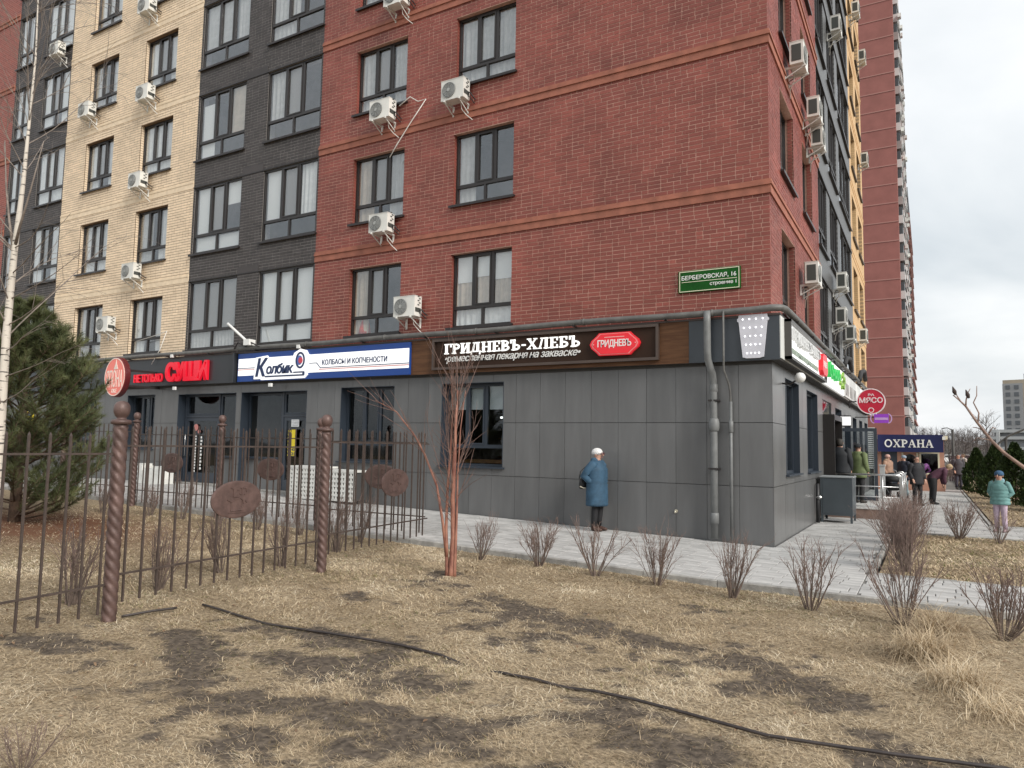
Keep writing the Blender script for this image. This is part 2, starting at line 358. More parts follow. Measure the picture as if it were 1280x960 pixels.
def lawn_sheet(name,x0,x1,y0,y1,step,off=LAWN_OFF,amp=.03):
    nx=int((x1-x0)/step)+1; ny=int((y1-y0)/step)+1
    X,Y=np.meshgrid(np.linspace(x0,x1,nx),np.linspace(y0,y1,ny)); Z=gz(X)+off+(fbm(X,Y,1.6)-.5)*amp+(fbm(X,Y,6)-.5)*amp*.5
    V=np.stack([X,Y,Z],-1).reshape(-1,3); i=np.arange((ny-1)*(nx-1)); r=i//(nx-1); c=i%(nx-1); a=r*nx+c
    lo=np.stack([a,a+1,a+nx+1,a+nx],-1).ravel(); st=np.arange(len(i))*4
    cov=np.zeros((len(V),4)); cov[:,0]=bareness(V[:,0],V[:,1]) if name=='lawn' and y0<-4 else np.clip(fbm(V[:,0],V[:,1],1.5)-.55,0,1); cov[:,1]=litterness(V[:,0],V[:,1]); cov[:,3]=1
    me=np_mesh(name,V,lo,st,M_LAWN,{'cover':('FLOAT_COLOR','POINT',cov)},True)
    o=put(name,me); tag(o,kind='structure'); return o
mb=MB()
xs=[-900,-60,-16]+[-16+i for i in range(1,17)]+[60,900]
for i in range(len(xs)-1):
    a,b=xs[i],xs[i+1]; mb.quad((a,-500,ground_z(a)-.14),(b,-500,ground_z(b)-.14),(b,2500,ground_z(b)-.14),(a,2500,ground_z(a)-.14))
tag(mb.build('ground',mat('earth_and_asphalt',(.13,.12,.105),.95,var=.35,vscale=.15,bump=.2,bscale=3)),kind='structure')
lawn_sheet('lawn',-16,10,-14.5,-3.93,.075)
lawn_sheet('lawn',-60,-16.0,-40,-3.93,.8); lawn_sheet('lawn',-16,40,-40,-14.5,.8); lawn_sheet('lawn',10,40,-14.5,-3.93,.5)
lawn_sheet('lawn',1.75,12,-1.90,4.15,.12,-.02); lawn_sheet('lawn',3.72,30,7.3,45,.3,-.02)
# ------------------------------------------------------------------ pavement
M_BED=mat('paving_bed',(.13,.125,.115),.95,var=.3,vscale=20)
M_PAV=mat('paver_concrete',(.41,.402,.39),.88,var=.20,vscale=1.7,bump=.25,bscale=90,objvar=.10,attr='tint')
M_KERB=mat('kerb_concrete',(.33,.32,.30),.9,var=.25,vscale=7,bump=.4,bscale=60,objvar=.08)
PAVE=[(-30,1.62,-3.85,-.02),(1.62,12,-3.85,-2.06),(0.02,1.62,-.02,4.3),(0.02,3.56,4.3,26),(3.56,14,4.3,7.1)]
mbp=MB()
for (x0,x1,y0,y1) in PAVE:
    cuts=[x for x in range(-16,1) if x0<x<x1]; X=[x0]+cuts+[x1]
    for i in range(len(X)-1):
        a,b=X[i],X[i+1]; za,zb=ground_z(a)-.012,ground_z(b)-.012
        mbp.quad((a,y0,za),(b,y0,zb),(b,y1,zb),(a,y1,za))
pave=tag(mbp.build('pavement',M_BED),kind='structure')
rng=random.Random(11); cells=[]
for (x0,x1,y0,y1) in PAVE:
    y=y0
    while y<y1-.05:
        d=min(rng.choice((.2,.2,.3)),y1-y); x=x0-rng.random()*.2
        while x<x1:
            l=rng.choice((.2,.3,.3,.4)); a,b=max(x,x0),min(x+l,x1)
            if b-a>.06: cells.append((a,b,y,y+d))
            x+=l
        y+=d
C=np.array(cells); mid=np.stack([(C[:,0]+C[:,1])/2,(C[:,2]+C[:,3])/2],-1)
cpx=np.array([CAM_POS.x,CAM_POS.y]); rel=mid-cpx; dep=rel@np.array([_f.x,_f.y]); lat=rel@np.array([_r.x,_r.y])
size=(C[:,1]-C[:,0])*(C[:,3]-C[:,2])/dep**3
size[(dep<.5)|(lat/dep>.70)|(lat/dep<-.72)]=0
size[(mid[:,1]>0)&(mid[:,0]<0)]=0
order=np.argsort(-size); solo=set(order[:300].tolist())
def paver_mesh(w,d):
    m=MB(); g_=.005; c=.006; h=.05
    x0,x1,y0,y1=-w/2+g_,w/2-g_,-d/2+g_,d/2-g_
    n=0; m.v+=[(x0,y0,-h),(x1,y0,-h),(x1,y1,-h),(x0,y1,-h),(x0,y0,-c),(x1,y0,-c),(x1,y1,-c),(x0,y1,-c),(x0+c,y0+c,0),(x1-c,y0+c,0),(x1-c,y1-c,0),(x0+c,y1-c,0)]
    for k in range(4): j=(k+1)%4; m.f+=[(k,j,4+j,4+k),(4+k,4+j,8+j,8+k)]
    m.f.append((8,9,10,11)); return m.mesh('paver',M_PAV)
PM={}
for i in order[:300]:
    a,b,c_,d_=C[i]; k=(round(b-a,2),round(d_-c_,2))
    if k not in PM: PM[k]=paver_mesh(*k)
    xm=(a+b)/2
    put('paver',PM[k],pave,(xm,(c_+d_)/2,ground_z(xm)+rng.uniform(-.002,.002)),(rng.uniform(-.006,.006),math.atan(-.027) *-1 if -16<xm<0 else 0,0))
rest=np.array([i for i in range(len(C)) if i not in solo])
R_=C[rest]; n=len(R_); g_=.005; rs=np.random.RandomState(3)
dz=rs.uniform(-.0025,.0025,n); x0=R_[:,0]+g_; x1=R_[:,1]-g_; y0=R_[:,2]+g_; y1=R_[:,3]-g_
def corner(x,y,zo): return np.stack([x,y,gz(x)+zo],-1)
V=np.stack([corner(x0,y0,dz-.03),corner(x1,y0,dz-.03),corner(x1,y1,dz-.03),corner(x0,y1,dz-.03),corner(x0,y0,dz),corner(x1,y0,dz),corner(x1,y1,dz),corner(x0,y1,dz)],1).reshape(-1,3)
FQ=np.array([[4,5,6,7],[0,1,5,4],[1,2,6,5],[2,3,7,6],[3,0,4,7]])
lo=(np.arange(n)[:,None,None]*8+FQ[None]).reshape(-1); st=np.arange(n*5)*4
me=np_mesh('paver_field',V,lo,st,M_PAV,{'tint':('FLOAT','FACE',np.repeat(rs.rand(n),5))})
tag(put('paver_field',me,pave),kind='stuff')
def kerb_run(a,b,z_top,h=.16,w=.08,step=1.0):
    a=Vector(a); b=Vector(b); L_=(b-a).length; n=max(1,round(L_/step)); d=(b-a)/n
    for i in range(n):
        p=a+d*i; q=p+d; e_=d.normalized()*.004; nrm=Vector((-d.y,d.x)).normalized()*w*.5
        m=MB(); p=p+e_; q=q-e_; j=rng.uniform(-.006,.006)
        pts=[(p-nrm),(q-nrm),(q+nrm),(p+nrm)]
        n0=len(m.v)
        for zz_ in (-h,-.012,0):
            for (t,s_) in zip(pts,(-1,-1,1,1)):
                ins=nrm.normalized()*(.012 if zz_==0 else 0)*(-s_); m.v.append((t.x+ins.x,t.y+ins.y,ground_z(t.x)+z_top+j+zz_))
        for l in range(2):
            for k in range(4): j2=(k+1)%4; m.f.append((l*4+k,l*4+j2,l*4+4+j2,l*4+4+k))
        m.f.append((8,9,10,11)); m.build('kerb_stone',M_KERB,pave)
kerb_run((-20,-3.89),(12,-3.89),.012)
kerb_run((1.66,-2.02),(12,-2.02),.012); kerb_run((1.66,-1.98),(1.66,4.26),.012); kerb_run((1.70,4.24),(12,4.24),.012)
kerb_run((3.62,7.18),(14,7.18),.012,step=1.5); kerb_run((3.62,7.22),(3.62,26),.012,step=1.5)
# ------------------------------------------------------------------ dry grass (uncountable)
def grass_material():
    m=bpy.data.materials.new('dry_grass'); m.use_nodes=True; N=m.node_tree.nodes; L=m.node_tree.links; b=N['Principled BSDF']
    b.inputs['Roughness'].default_value=.75; b.inputs['Specular IOR Level'].default_value=.25
    a=N.new('ShaderNodeAttribute'); a.attribute_name='tint'; r=N.new('ShaderNodeValToRGB'); L.new(a.outputs['Fac'],r.inputs[0]); E_=r.color_ramp.elements
    E_[0].position=0; E_[0].color=(.11,.125,.035,1); E_[1].position=1; E_[1].color=(.86,.77,.60,1)
    for p,c in ((.15,(.18,.17,.06)),(.25,(.23,.165,.105)),(.5,(.53,.41,.265)),(.75,(.72,.595,.415))): q=E_.new(p); q.color=(*c,1)
    L.new(r.outputs[0],b.inputs['Base Color']); return m
M_GRASS=grass_material()
def blades(X,Y,Z,length,width,tilt,az,curl,tint,seed=1):
    n=len(X); dx_=np.cos(az); dy_=np.sin(az); px,py=-dy_,dx_; lat=np.random.RandomState(seed).uniform(-.55,.55,n)
    def pt(s):
        e=tilt*(1-curl*s); r=length*s*np.cos(e); q=lat*length*s*s; return X+dx_*r+px*q,Y+dy_*r+py*q,Z+length*s*np.sin(e)
    P0=(X,Y,Z-.004); P1=pt(.5); P2=pt(1.0); w=width/2
    def off(P,s): return np.stack([P[0]+px*w*s,P[1]+py*w*s,P[2]],-1)
    V=np.stack([off(P0,-1),off(P0,1),off(P1,.9),off(P1,-.9),np.stack(P2,-1)],1).reshape(-1,3)
    base=np.arange(n)[:,None]*5; lo=(base+np.array([0,1,2,3,3,2,4])).reshape(-1)
    st=(np.arange(n)[:,None]*7+np.array([0,4])).reshape(-1)
    return V,lo,st,np.repeat(tint,2)
rs=np.random.RandomState(21)
def scatter(n,x0,x1,y0,y1,dpow,dref,ymax=-3.95):
    X=rs.uniform(x0,x1,n); Y=rs.uniform(y0,y1,n); rel=np.stack([X-CAM_POS.x,Y-CAM_POS.y],-1); d=rel@np.array([_f.x,_f.y]); l=rel@np.array([_r.x,_r.y])
    k=(d>.6)&(np.abs(l/np.maximum(d,.01))<.86)&(Y<ymax)
    k&=rs.rand(n)<np.clip((dref/np.maximum(d,.1))**dpow,.0,1); return X[k],Y[k],d[k]
X,Y,D=scatter(2600000,-13,9.5,-12.8,-3.95,1.25,3.6)
bn=bareness(X,Y); lt=litterness(X,Y); cl=fbm(X+3,Y+8,11)
k=(rs.rand(len(X))>np.clip(bn*.95+lt*.8,0,.84))&(rs.rand(len(X))<np.clip((cl-.30)*3.2,.08,1)); X,Y,D,bn=X[k],Y[k],D[k],bn[k]
if len(X)>400000: X,Y,D,bn=X[:400000],Y[:400000],D[:400000],bn[:400000]
n=len(X); Z=gz(X)+LAWN_OFF+(fbm(X,Y,1.6)-.5)*.03+(fbm(X,Y,6)-.5)*.015
far=np.clip(D/5,.8,2.4)
L_=rs.gamma(4,.0115,n)*(.6+.8*fbm(X,Y,2.7))+.012; longs=rs.rand(n)<.008; L_[longs]*=2.4
tl=rs.uniform(.08,.85,n)*(.5+.8*fbm(X+50,Y,1.9)); tl[longs]*=.4
swirl=fbm(X,Y,.9)*9; az=swirl+rs.normal(0,1.3,n)
gn=fbm(X+90,Y+13,.75); pale=fbm(X+20,Y+60,1.3)
tint=np.clip(.57+.8*(pale-.5)+rs.normal(0,.17,n)-.18*bn,.22,1); green=(rs.rand(n)<np.clip((gn-.50)*1.1+.08*(Y>-5.6),.01,.22)); tint[green]=rs.uniform(0,.2,green.sum()); tint[longs]=rs.uniform(.7,1,longs.sum())
V,lo,st,tt=blades(X,Y,Z,L_,.0021*far*rs.uniform(.7,1.5,n),tl,az,rs.uniform(.2,.95,n),tint)
me=np_mesh('dry_grass',V,lo,st,M_GRASS,{'tint':('FLOAT','FACE',tt)})
tag(put('dry_grass',me),'matted dry straw-coloured grass over the front lawn','grass',kind='stuff')
X=rs.uniform(1.8,9,45000); Y=rs.uniform(-1.9,4.1,45000); n=len(X); Z=np.full(n,-.02)
gn=fbm(X,Y,1.2); tint=np.clip(.5+.7*(fbm(X,Y,2)-.5)+rs.normal(0,.13,n),.22,1); gr=rs.rand(n)<np.clip(gn-.38,.02,.5); tint[gr]=rs.uniform(.02,.22,gr.sum())
V,lo,st,tt=blades(X,Y,Z,rs.gamma(4,.016,n)+.02,.010*rs.uniform(.7,1.4,n),rs.uniform(.1,.8,n),rs.uniform(0,6.28,n),rs.uniform(.2,.9,n),tint)
me=np_mesh('dry_grass',V,lo,st,M_GRASS,{'tint':('FLOAT','FACE',tt)})
tag(put('dry_grass',me),'dry yellowish grass of the small lawn between the paved paths','grass',kind='stuff')
X=rs.uniform(3.8,16,30000); Y=7.3+rs.rand(30000)**1.5*30; n=len(X); Z=np.full(n,-.02); tint=np.clip(.42+.6*(fbm(X,Y,1)-.5)+rs.normal(0,.1,n),.1,1)
V,lo,st,tt=blades(X,Y,Z,rs.gamma(4,.02,n)+.03,.02*rs.uniform(.7,1.4,n),rs.uniform(.1,.8,n),rs.uniform(0,6.28,n),rs.uniform(.2,.9,n),tint)
me=np_mesh('dry_grass',V,lo,st,M_GRASS,{'tint':('FLOAT','FACE',tt)})
tag(put('dry_grass',me),'dry grass of the far lawn around the evergreen cones','grass',kind='stuff')
# ================================================================== main apartment building
FH=2.8856; ZB=6.409         # storey height, underside of the lowest string course
CH=FH/35                    # brick course
M_RED=mat('red_brick',(.24,.064,.048),.58,var=.22,vscale=.8,bump=.25,bscale=120,objvar=.13,attr='tint',spec=.45)
M_CRM=mat('cream_brick',(.83,.67,.49),.7,var=.08,vscale=1.2,bump=.2,bscale=120,objvar=.08,attr='tint',spec=.4)
M_DRK=mat('charcoal_brick',(.052,.045,.044),.6,var=.15,vscale=1.2,bump=.2,bscale=120,objvar=.2,attr='tint',spec=.5)
M_RMOR=mat('red_wall_mortar',(.55,.335,.27),.95,var=.15,vscale=20)
M_CMOR=mat('cream_wall_mortar',(.235,.155,.095),.95,var=.15,vscale=20)
M_DMOR=mat('charcoal_wall_mortar',(.27,.255,.245),.95,var=.15,vscale=20)
M_RTEX=brick_mat('red_brick_wall_A',(.30,.08,.062),(.22,.06,.05),(.42,.24,.19)); M_RTEXB=brick_mat('red_brick_wall_B',(.30,.08,.062),(.22,.06,.05),(.42,.24,.19),axis='B',rough=.5)
M_CTEX=brick_mat('cream_brick_wall_A',(.66,.475,.30),(.55,.39,.24),(.3,.2,.12)); M_YTEXB=brick_mat('yellow_brick_wall_B',(.66,.44,.23),(.58,.38,.19),(.38,.26,.15),axis='B')
M_DTEX=brick_mat('charcoal_brick_wall_A',(.042,.038,.038),(.03,.028,.028),(.15,.14,.135)); M_GTEXB=brick_mat('charcoal_brick_wall_B',(.06,.06,.06),(.045,.045,.045),(.16,.16,.16),axis='B',rough=.42,spec=.7)
M_BAND=mat('string_course_terracotta',(.33,.122,.080),.75,var=.18,vscale=4,bump=.15,bscale=60)
M_FRM=mat('dark_brown_window_frame',(.022,.018,.017),.4,spec=.5)
M_FRMB=mat('navy_grey_shopfront_frame',(.030,.040,.055),.4,spec=.5)
M_SILL=mat('dark_tin_sill',(.035,.03,.03),.4,metal=.3)
M_GLS=glass_mat('window_glass',(.97,.98,.98),.10); M_GLS2=glass_mat('shop_glass',(.80,.83,.84),.035)
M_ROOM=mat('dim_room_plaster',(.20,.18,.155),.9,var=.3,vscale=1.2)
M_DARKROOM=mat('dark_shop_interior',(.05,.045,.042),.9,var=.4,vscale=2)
M_CURT=[mat('white_net_curtain',(.74,.75,.74),.9,var=.08,vscale=6),mat('grey_net_curtain',(.50,.50,.49),.9,var=.12,vscale=6),mat('beige_curtain',(.50,.42,.33),.9,var=.12,vscale=5),mat('pale_roller_blind',(.78,.79,.78),.85),mat('grey_blind',(.27,.26,.25),.85)]
M_ROOF=mat('roof_bitumen',(.06,.06,.06),.9)
bld=empty('apartment_building',(0,0,0),0,'tall brick apartment block with red, charcoal and cream stripes and ground floor shops','building')
rngB=random.Random(5)
def subtract(rects,holes):
    out=rects
    for (a,b,c,d) in holes:
        nxt=[]
        for (u0,u1,z0,z1) in out:
            if b<=u0 or a>=u1 or d<=z0 or c>=z1: nxt.append((u0,u1,z0,z1)); continue
            if c>z0: nxt.append((u0,u1,z0,c))
            if d<z1: nxt.append((u0,u1,d,z1))
            lo_,hi_=max(z0,c),min(z1,d)
            if a>u0: nxt.append((u0,a,lo_,hi_))
            if b<u1: nxt.append((b,u1,lo_,hi_))
        out=nxt
    return out
def ubox(m,face,u0,u1,d0,d1,z0,z1):      # d = depth into the building; face A looks to -y, face B to +x
    if face=='A': m.box(u0,u1,d0,d1,z0,z1)
    else: m.box(-d1,-d0,u0,u1,z0,z1)
def brick_rows(u0,u1,z0,z1,holes,seed,quoin=None):
    r=random.Random(seed); out=[]; nrow=int((z1-z0)/CH); J=.0145
    for k in range(nrow):
        za=z0+k*CH; zb=za+CH; zm=(za+zb)/2
        # quoins: the corner brick of every second course belongs to the other face
        free=[((.1345 if k%2==0 else 0.0) if quoin=='B' else u0, (0.0 if k%2==0 else -.1345) if quoin=='A' else u1)]
        for (a,b,c,d) in holes:
            if not (c<zm<d): continue
            nf=[]
            for (p,q) in free:
                if b<=p or a>=q: nf.append((p,q)); continue
                if a-p>.02: nf.append((p,a))
                if q-b>.02: nf.append((b,q))
            free=nf
        for (p,q) in free:      # each run starts at its reveal: header and stretcher rows alternate, as in bonded work
            u=p; first=True
            while u<q-.004:
                l=(.12 if (k%2) else .25) if first else (.12 if r.random()<.20 else .25)
                first=False
                if q-(u+l)<.09: l=q-u
                if l>.27: l1=l/2-J/2; out.append((u,u+l1,za+.008,zb-.007)); out.append((u+l1+J,u+l,za+.008,zb-.007))
                else: out.append((u,u+l,za+.008,zb-.007))
                u+=l+J
    return out
def bricks_mesh(name,face,B_,material,seed,proud=0.0,depth=.022):
    A_=np.array(B_); n=len(A_); rs_=np.random.RandomState(seed); j=rs_.uniform(-.0022,.0022,n)+proud
    def P(u,z,d): return np.stack([u,d,z],-1) if face=='A' else np.stack([-d,u,z],-1)
    u0,u1,z0,z1=A_.T; f=j; b=np.where((np.abs(u1)<1e-6) if face=='A' else (np.abs(u0)<1e-6),.12,depth)
    V=np.stack([P(u0,z0,f),P(u1,z0,f),P(u1,z1,f),P(u0,z1,f),P(u0,z0,b),P(u1,z0,b),P(u1,z1,b),P(u0,z1,b)],1).reshape(-1,3)
    FQ_=np.array([[0,1,2,3],[4,0,3,7],[1,5,6,2],[3,2,6,7],[4,5,1,0]])
    lo_=(np.arange(n)[:,None,None]*8+FQ_[None]).reshape(-1); st_=np.arange(n*5)*4
    return np_mesh(name,V,lo_,st_,material,{'tint':('FLOAT','FACE',np.repeat(rs_.rand(n),5))})
ZT=27.5; ZG=4.13
def zf(k): return ZB+k*FH    # string course level above storey k+1
def wall_section(face,u0,u1,holes,mortar,tex,brickm,zbrick,jambs=True,seed=0,solo=0,band=None,zt=ZT,thick=.32,mrec=.0055):
    base=MB()
    for (a,b,c,d) in subtract([(u0 if not (face=='B' and u0==0) else .0075,u1 if not (face=='A' and u1==0) else -.0075,ZG-.8,zbrick)],holes): ubox(base,face,a,b,mrec,thick,c,d)
    w=base.build('wall',mortar,bld)
    if zt>zbrick:
        up=MB()
        for (a,b,c,d) in subtract([(u0 if not (face=='B' and u0==0) else .013,u1,zbrick,zt)],holes): ubox(up,face,a,b,.0,thick,c,d)
        up.build('upper_wall',tex,bld)
    if brickm is None: return w
    qn='A' if (face=='A' and u1==0) else ('B' if (face=='B' and u0==0) else None)
    B_=brick_rows(u0,u1,ZG,zbrick,holes,seed,qn)
    if jambs:
        Jm=MB()
        for (a,b,c,d) in holes:
            if c>zbrick: continue
            z=ZG+math.floor((c-ZG)/CH)*CH
            while z<d:
                z0_,z1_=max(z+.008,c),min(z+CH-.007,d)
                if z1_-z0_>.02:
                    ubox(Jm,face,a+.0005,a+.012,.024,.118,z0_,z1_); ubox(Jm,face,b-.012,b-.0005,.024,.118,z0_,z1_)
                z+=CH
        Jm.build('reveal_brickwork',brickm,w)['kind']='stuff'
    if solo:
        A_=np.array(B_); cx=(A_[:,0]+A_[:,1])/2; cz=(A_[:,2]+A_[:,3])/2
        dist=np.sqrt((cx-CAM_POS.x)**2+CAM_POS.y**2+(cz-CAM_POS.z)**2); key=(A_[:,1]-A_[:,0])*(-CAM_POS.y)/dist**3
        key[A_[:,2]<4.30]=0; od=np.argsort(-key)[:solo]; pick=set(od.tolist()); BM={}
        for i in od:
            p,q,c,d=B_[i]; k=(round(q-p,3),.12 if abs(q)<1e-6 else .022)
            if k not in BM:
                m=MB(); h=d-c; m.box(-k[0]/2,k[0]/2,0,k[1],-h/2,h/2); m.f.pop(4); BM[k]=m.mesh('brick',brickm)
            put('brick',BM[k],w,((p+q)/2,rngB.uniform(-.0022,.0022),(c+d)/2))
        B_=[b for i,b in enumerate(B_) if i not in pick]
    me=bricks_mesh('brickwork',face,B_,brickm,seed+1); tag(put('brickwork',me,w),kind='stuff')
    return w
# window openings (u0,u1,z0,z1) for storey k=0..8
def op(u0,u1,k,lo=4.38,hi=6.10): return (u0,u1,lo+k*FH,hi+k*FH)
KA=6; KB=8
W_RED=[(-10.24,-8.57),(-7.10,-5.46)]; W_DRK=[(-16.60,-14.50),(-13.60,-11.50)]; W_CRM=[(-22.70,-21.05),(-19.55,-17.88)]; W_DR2=[(-25.85,-24.06),(-27.85,-26.80)]
H_RED=[op(a,b,k) for k in range(KA) for a,b in W_RED]; H_DRK=[op(a,b,k,4.35,6.40) for k in range(KA) for a,b in W_DRK]
H_CRM=[op(a,b,k) for k in range(KA) for a,b in W_CRM]; H_DR2=[op(a,b,k,4.35,6.40) for k in range(KA) for a,b in W_DR2]
wall_section('A',-11.46,0,H_RED,M_RMOR,M_RTEX,M_RED,ZG+CH*154,seed=1,solo=300)
wall_section('A',-16.66,-11.46,H_DRK,M_DMOR,M_DTEX,M_DRK,ZG+CH*176,seed=2,jambs=False)
wall_section('A',-24.0,-16.66,H_CRM,M_CMOR,M_CTEX,M_CRM,ZG+CH*180,seed=3)
wall_section('A',-27.92,-24.0,H_DR2,M_DMOR,M_DTEX,M_DRK,ZG+CH*180,seed=4,jambs=False)
wall_section('A',-42,-27.92,[],M_RMOR,M_RTEX,None,ZG)
WB_RED=[(1.22,2.84),(4.15,5.72)]; WB_GRY=[(6.95,8.75),(9.55,11.7),(12.5,16.2)]; WB_YEL=[(17.3,19.2),(20.1,22.1)]
HB_RED=[op(a,b,k) for k in range(KB) for a,b in WB_RED]; HB_GRY=[op(a,b,k,4.35,6.40) for k in range(KB) for a,b in WB_GRY]; HB_YEL=[op(a,b,k) for k in range(KB) for a,b in WB_YEL]
wall_section('B',0,6.92,HB_RED,M_RMOR,M_RTEXB,M_RED,ZG+CH*202,seed=6)
wall_section('B',6.92,16.6,HB_GRY,M_GTEXB,M_GTEXB,None,ZG)
wall_section('B',16.6,22.9,HB_YEL,M_YTEXB,M_YTEXB,None,ZG)
m=MB(); m.box(-42,-.33,22.57,22.89,0,ZT-.01); m.build('back_wall',mat('back_wall_plain',(.2,.07,.06),.9),bld)
m=MB(); m.box(-42,.0,0,22.9,ZT,ZT+.5); m.build('roof',M_ROOF,bld)
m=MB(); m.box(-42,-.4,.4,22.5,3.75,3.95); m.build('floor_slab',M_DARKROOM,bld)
# string courses: a flat band with a thinner, prouder ledge on top
def band(face,u0,u1,z,material,p1=.030,p2=.055,h1=.155,h2=.11,name='string_course'):
    m=MB(); e0=u0; 
    q=1 if u1==0 else 0; ubox(m,face,u0,u1+q*p1,-p1,.01,z,z+h1); ubox(m,face,u0,u1+q*p2,-p2,.01,z+h1,z+h1+.05); ubox(m,face,u0,u1+q*(p2-.02),-p2+.02,.01,z+h1+.05,z+h1+h2)
    m.build(name,material,bld)
for k in range(0,6):
    band('A',-11.458,.0,zf(k),M_BAND); band('B',.011,6.918,zf(k),M_BAND); band('A',-42,-27.922,zf(k),M_BAND)
    band('A',-23.998,-16.662,zf(k),mat('cream_string_course',(.80,.65,.47),.75,var=.1,vscale=5),p1=.012,p2=.022,h1=.16,h2=.10)
    band('B',16.61,22.9,zf(k),mat('yellow_string_course',(.66,.43,.22),.75,var=.1,vscale=5),p1=.015,p2=.03)
    m=MB(); ubox(m,'A',-14.48,-13.62,-.012,.02,zf(k)-.01,zf(k)+.20); m.build('string_course',M_DRK,bld)
    m=MB(); ubox(m,'A',-16.655,-11.47,-.018,.02,zf(k)-.008,zf(k)+.022); m.build('drip_ledge',M_FRM,bld)
    m=MB(); ubox(m,'A',-27.9,-24.01,-.018,.02,zf(k)-.008,zf(k)+.022); m.build('drip_ledge',M_FRM,bld)
    m=MB(); ubox(m,'B',6.95,16.58,-.03,.02,zf(k)-.01,zf(k)+.05); m.build('drip_ledge',M_FRM,bld)
# --- windows: frame with three upper lights and two lower lights
WF={}
def window_meshes(w,h,lights=3,low=.27,lowl=2,fm=None):
    key=(round(w,2),round(h,2),lights,low,lowl,fm.name if fm else '')
    if key in WF: return WF[key]
    fm=fm or M_FRM; m=MB(); t=.055; d0,d1=0,.07; panes=[]
    m.box(0,t,d0,d1,0,h); m.box(w-t,w,d0,d1,0,h); m.box(t,w-t,d0,d1,0,t); m.box(t,w-t,d0,d1,h-t,h)
    zt_=h*low if low else 0
    if low: m.box(t,w-t,d0+.001,d1-.001,zt_-.04,zt_+.04)
    zu=zt_+.04 if low else t
    us=[t+(w-2*t)*i/lights for i in range(lights+1)]
    for i in range(1,lights): m.box(us[i]-.04,us[i]+.04,d0+.002,d1-.002,zu,h-t)
    for i in range(lights):
        a=us[i]+(.04 if i else 0); b=us[i+1]-(.04 if i<lights-1 else 0); panes.append((a,b,zu,h-t))
    if low:
        ls=[t+(w-2*t)*i/lowl for i in range(lowl+1)]
        for i in range(1,lowl): m.box(ls[i]-.03,ls[i]+.03,d0+.002,d1-.002,t,zt_-.04)
        for i in range(lowl): panes.append((ls[i]+(.03 if i else 0),ls[i+1]-(.03 if i<lowl-1 else 0),t,zt_-.04))
    # opening sash rim in the middle light
    if lights==3:
        a,b,c,d=panes[1]; s_=.035
        m.box(a,a+s_,-.012,.05,c,d); m.box(b-s_,b,-.012,.05,c,d); m.box(a+s_,b-s_,-.012,.05,c,c+s_); m.box(a+s_,b-s_,-.012,.05,d-s_,d)
    fr=m.mesh('frame',fm); pm=[]
    for (a,b,c,d) in panes: q=MB(); q.box(a-.005,b+.005,.032,.038,c-.005,d+.005); pm.append(q.mesh('pane',M_GLS if fm is M_FRM else M_GLS2))
    s=MB(); s.box(-.06,w+.06,-.20,.03,-.045,-.012); s.box(-.06,w+.06,-.20,-.185,-.07,-.045)
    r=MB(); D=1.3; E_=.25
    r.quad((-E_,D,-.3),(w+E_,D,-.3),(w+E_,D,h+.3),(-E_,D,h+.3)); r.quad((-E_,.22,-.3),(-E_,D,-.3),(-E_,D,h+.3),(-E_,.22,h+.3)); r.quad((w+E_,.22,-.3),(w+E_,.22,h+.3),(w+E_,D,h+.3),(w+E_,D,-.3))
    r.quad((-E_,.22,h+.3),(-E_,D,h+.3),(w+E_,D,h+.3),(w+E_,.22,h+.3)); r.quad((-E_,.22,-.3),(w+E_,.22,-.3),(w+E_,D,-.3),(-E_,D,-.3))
    WF[key]=(fr,pm,s.mesh('sill',M_SILL),r.mesh('room',M_ROOM),panes); return WF[key]
CM={}
def curtain_mesh(w,h,mi,amp=.018,waves=9):
    key=(round(w,2),round(h,2),mi,waves)
    if key in CM: return CM[key]
    m=MB(); n=max(8,int(waves*5)) if amp>0 else 1; ph=rngB.random()*6
    for i in range(n+1):
        u=w*i/n; y=amp*math.sin(i/n*waves*2*PI+ph)+amp*.5*math.sin(i/n*waves*.9*2*PI)
        m.v+=[(u,y,0),(u,y*.6,h)]
    for i in range(n): m.f.append((2*i,2*i+2,2*i+3,2*i+1))
    CM[key]=m.mesh('curtain',M_CURT[mi],True); return CM[key]
def place_window(face,u0,z0,w,h,rec,style,lights=3,low=.27,fm=None,sill=True,room=True,parent=None,lowl=2,roomd=None):
    fr,pm,si,ro,panes=window_meshes(w,h,lights,low,lowl,fm)
    loc=(u0,rec,z0) if face=='A' else (-rec,u0,z0); rot=(0,0,0) if face=='A' else (0,0,PI/2)
    win=put('window',fr,parent or bld,loc,rot)
    for p in pm: put('pane',p,win)
    if sill:
        s=put('sill',si,win,(0,.0-(rec-.12),0))
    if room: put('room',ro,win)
    # style: list of ('kind', from, to, material, drop) in light units
    for (a,b,mi,z_lo,z_hi,wv) in style:
        ua=.05+(w-.1)*a; ub=.05+(w-.1)*b
        put('curtain',curtain_mesh(ub-ua,(z_hi-z_lo)*h,mi,.018 if wv else 0.0,max(2,int((ub-ua)*7)) if wv else 1),win,(ua,.085+.02*wv,z_lo*h))
    return win
T3=1/3
STY=[ [(0,.42,1,0,1,1),(.66,1,0,0,1,1)], [(0,1,1,0,1,1)], [(0,.2,0,0,1,1),(.75,1,0,0,1,1)], [(0,1,0,0,1,1)], [(0,.36,2,0,1,1)], [(.02,.32,3,.5,1,0),(.35,.65,3,.5,1,0),(.68,.98,3,.55,1,0)], [], [(0,T3,3,.27,1,0),(2*T3,1,1,0,1,1)], [(0,1,1,0,1,1),(.68,.98,3,.28,1,0)] ]
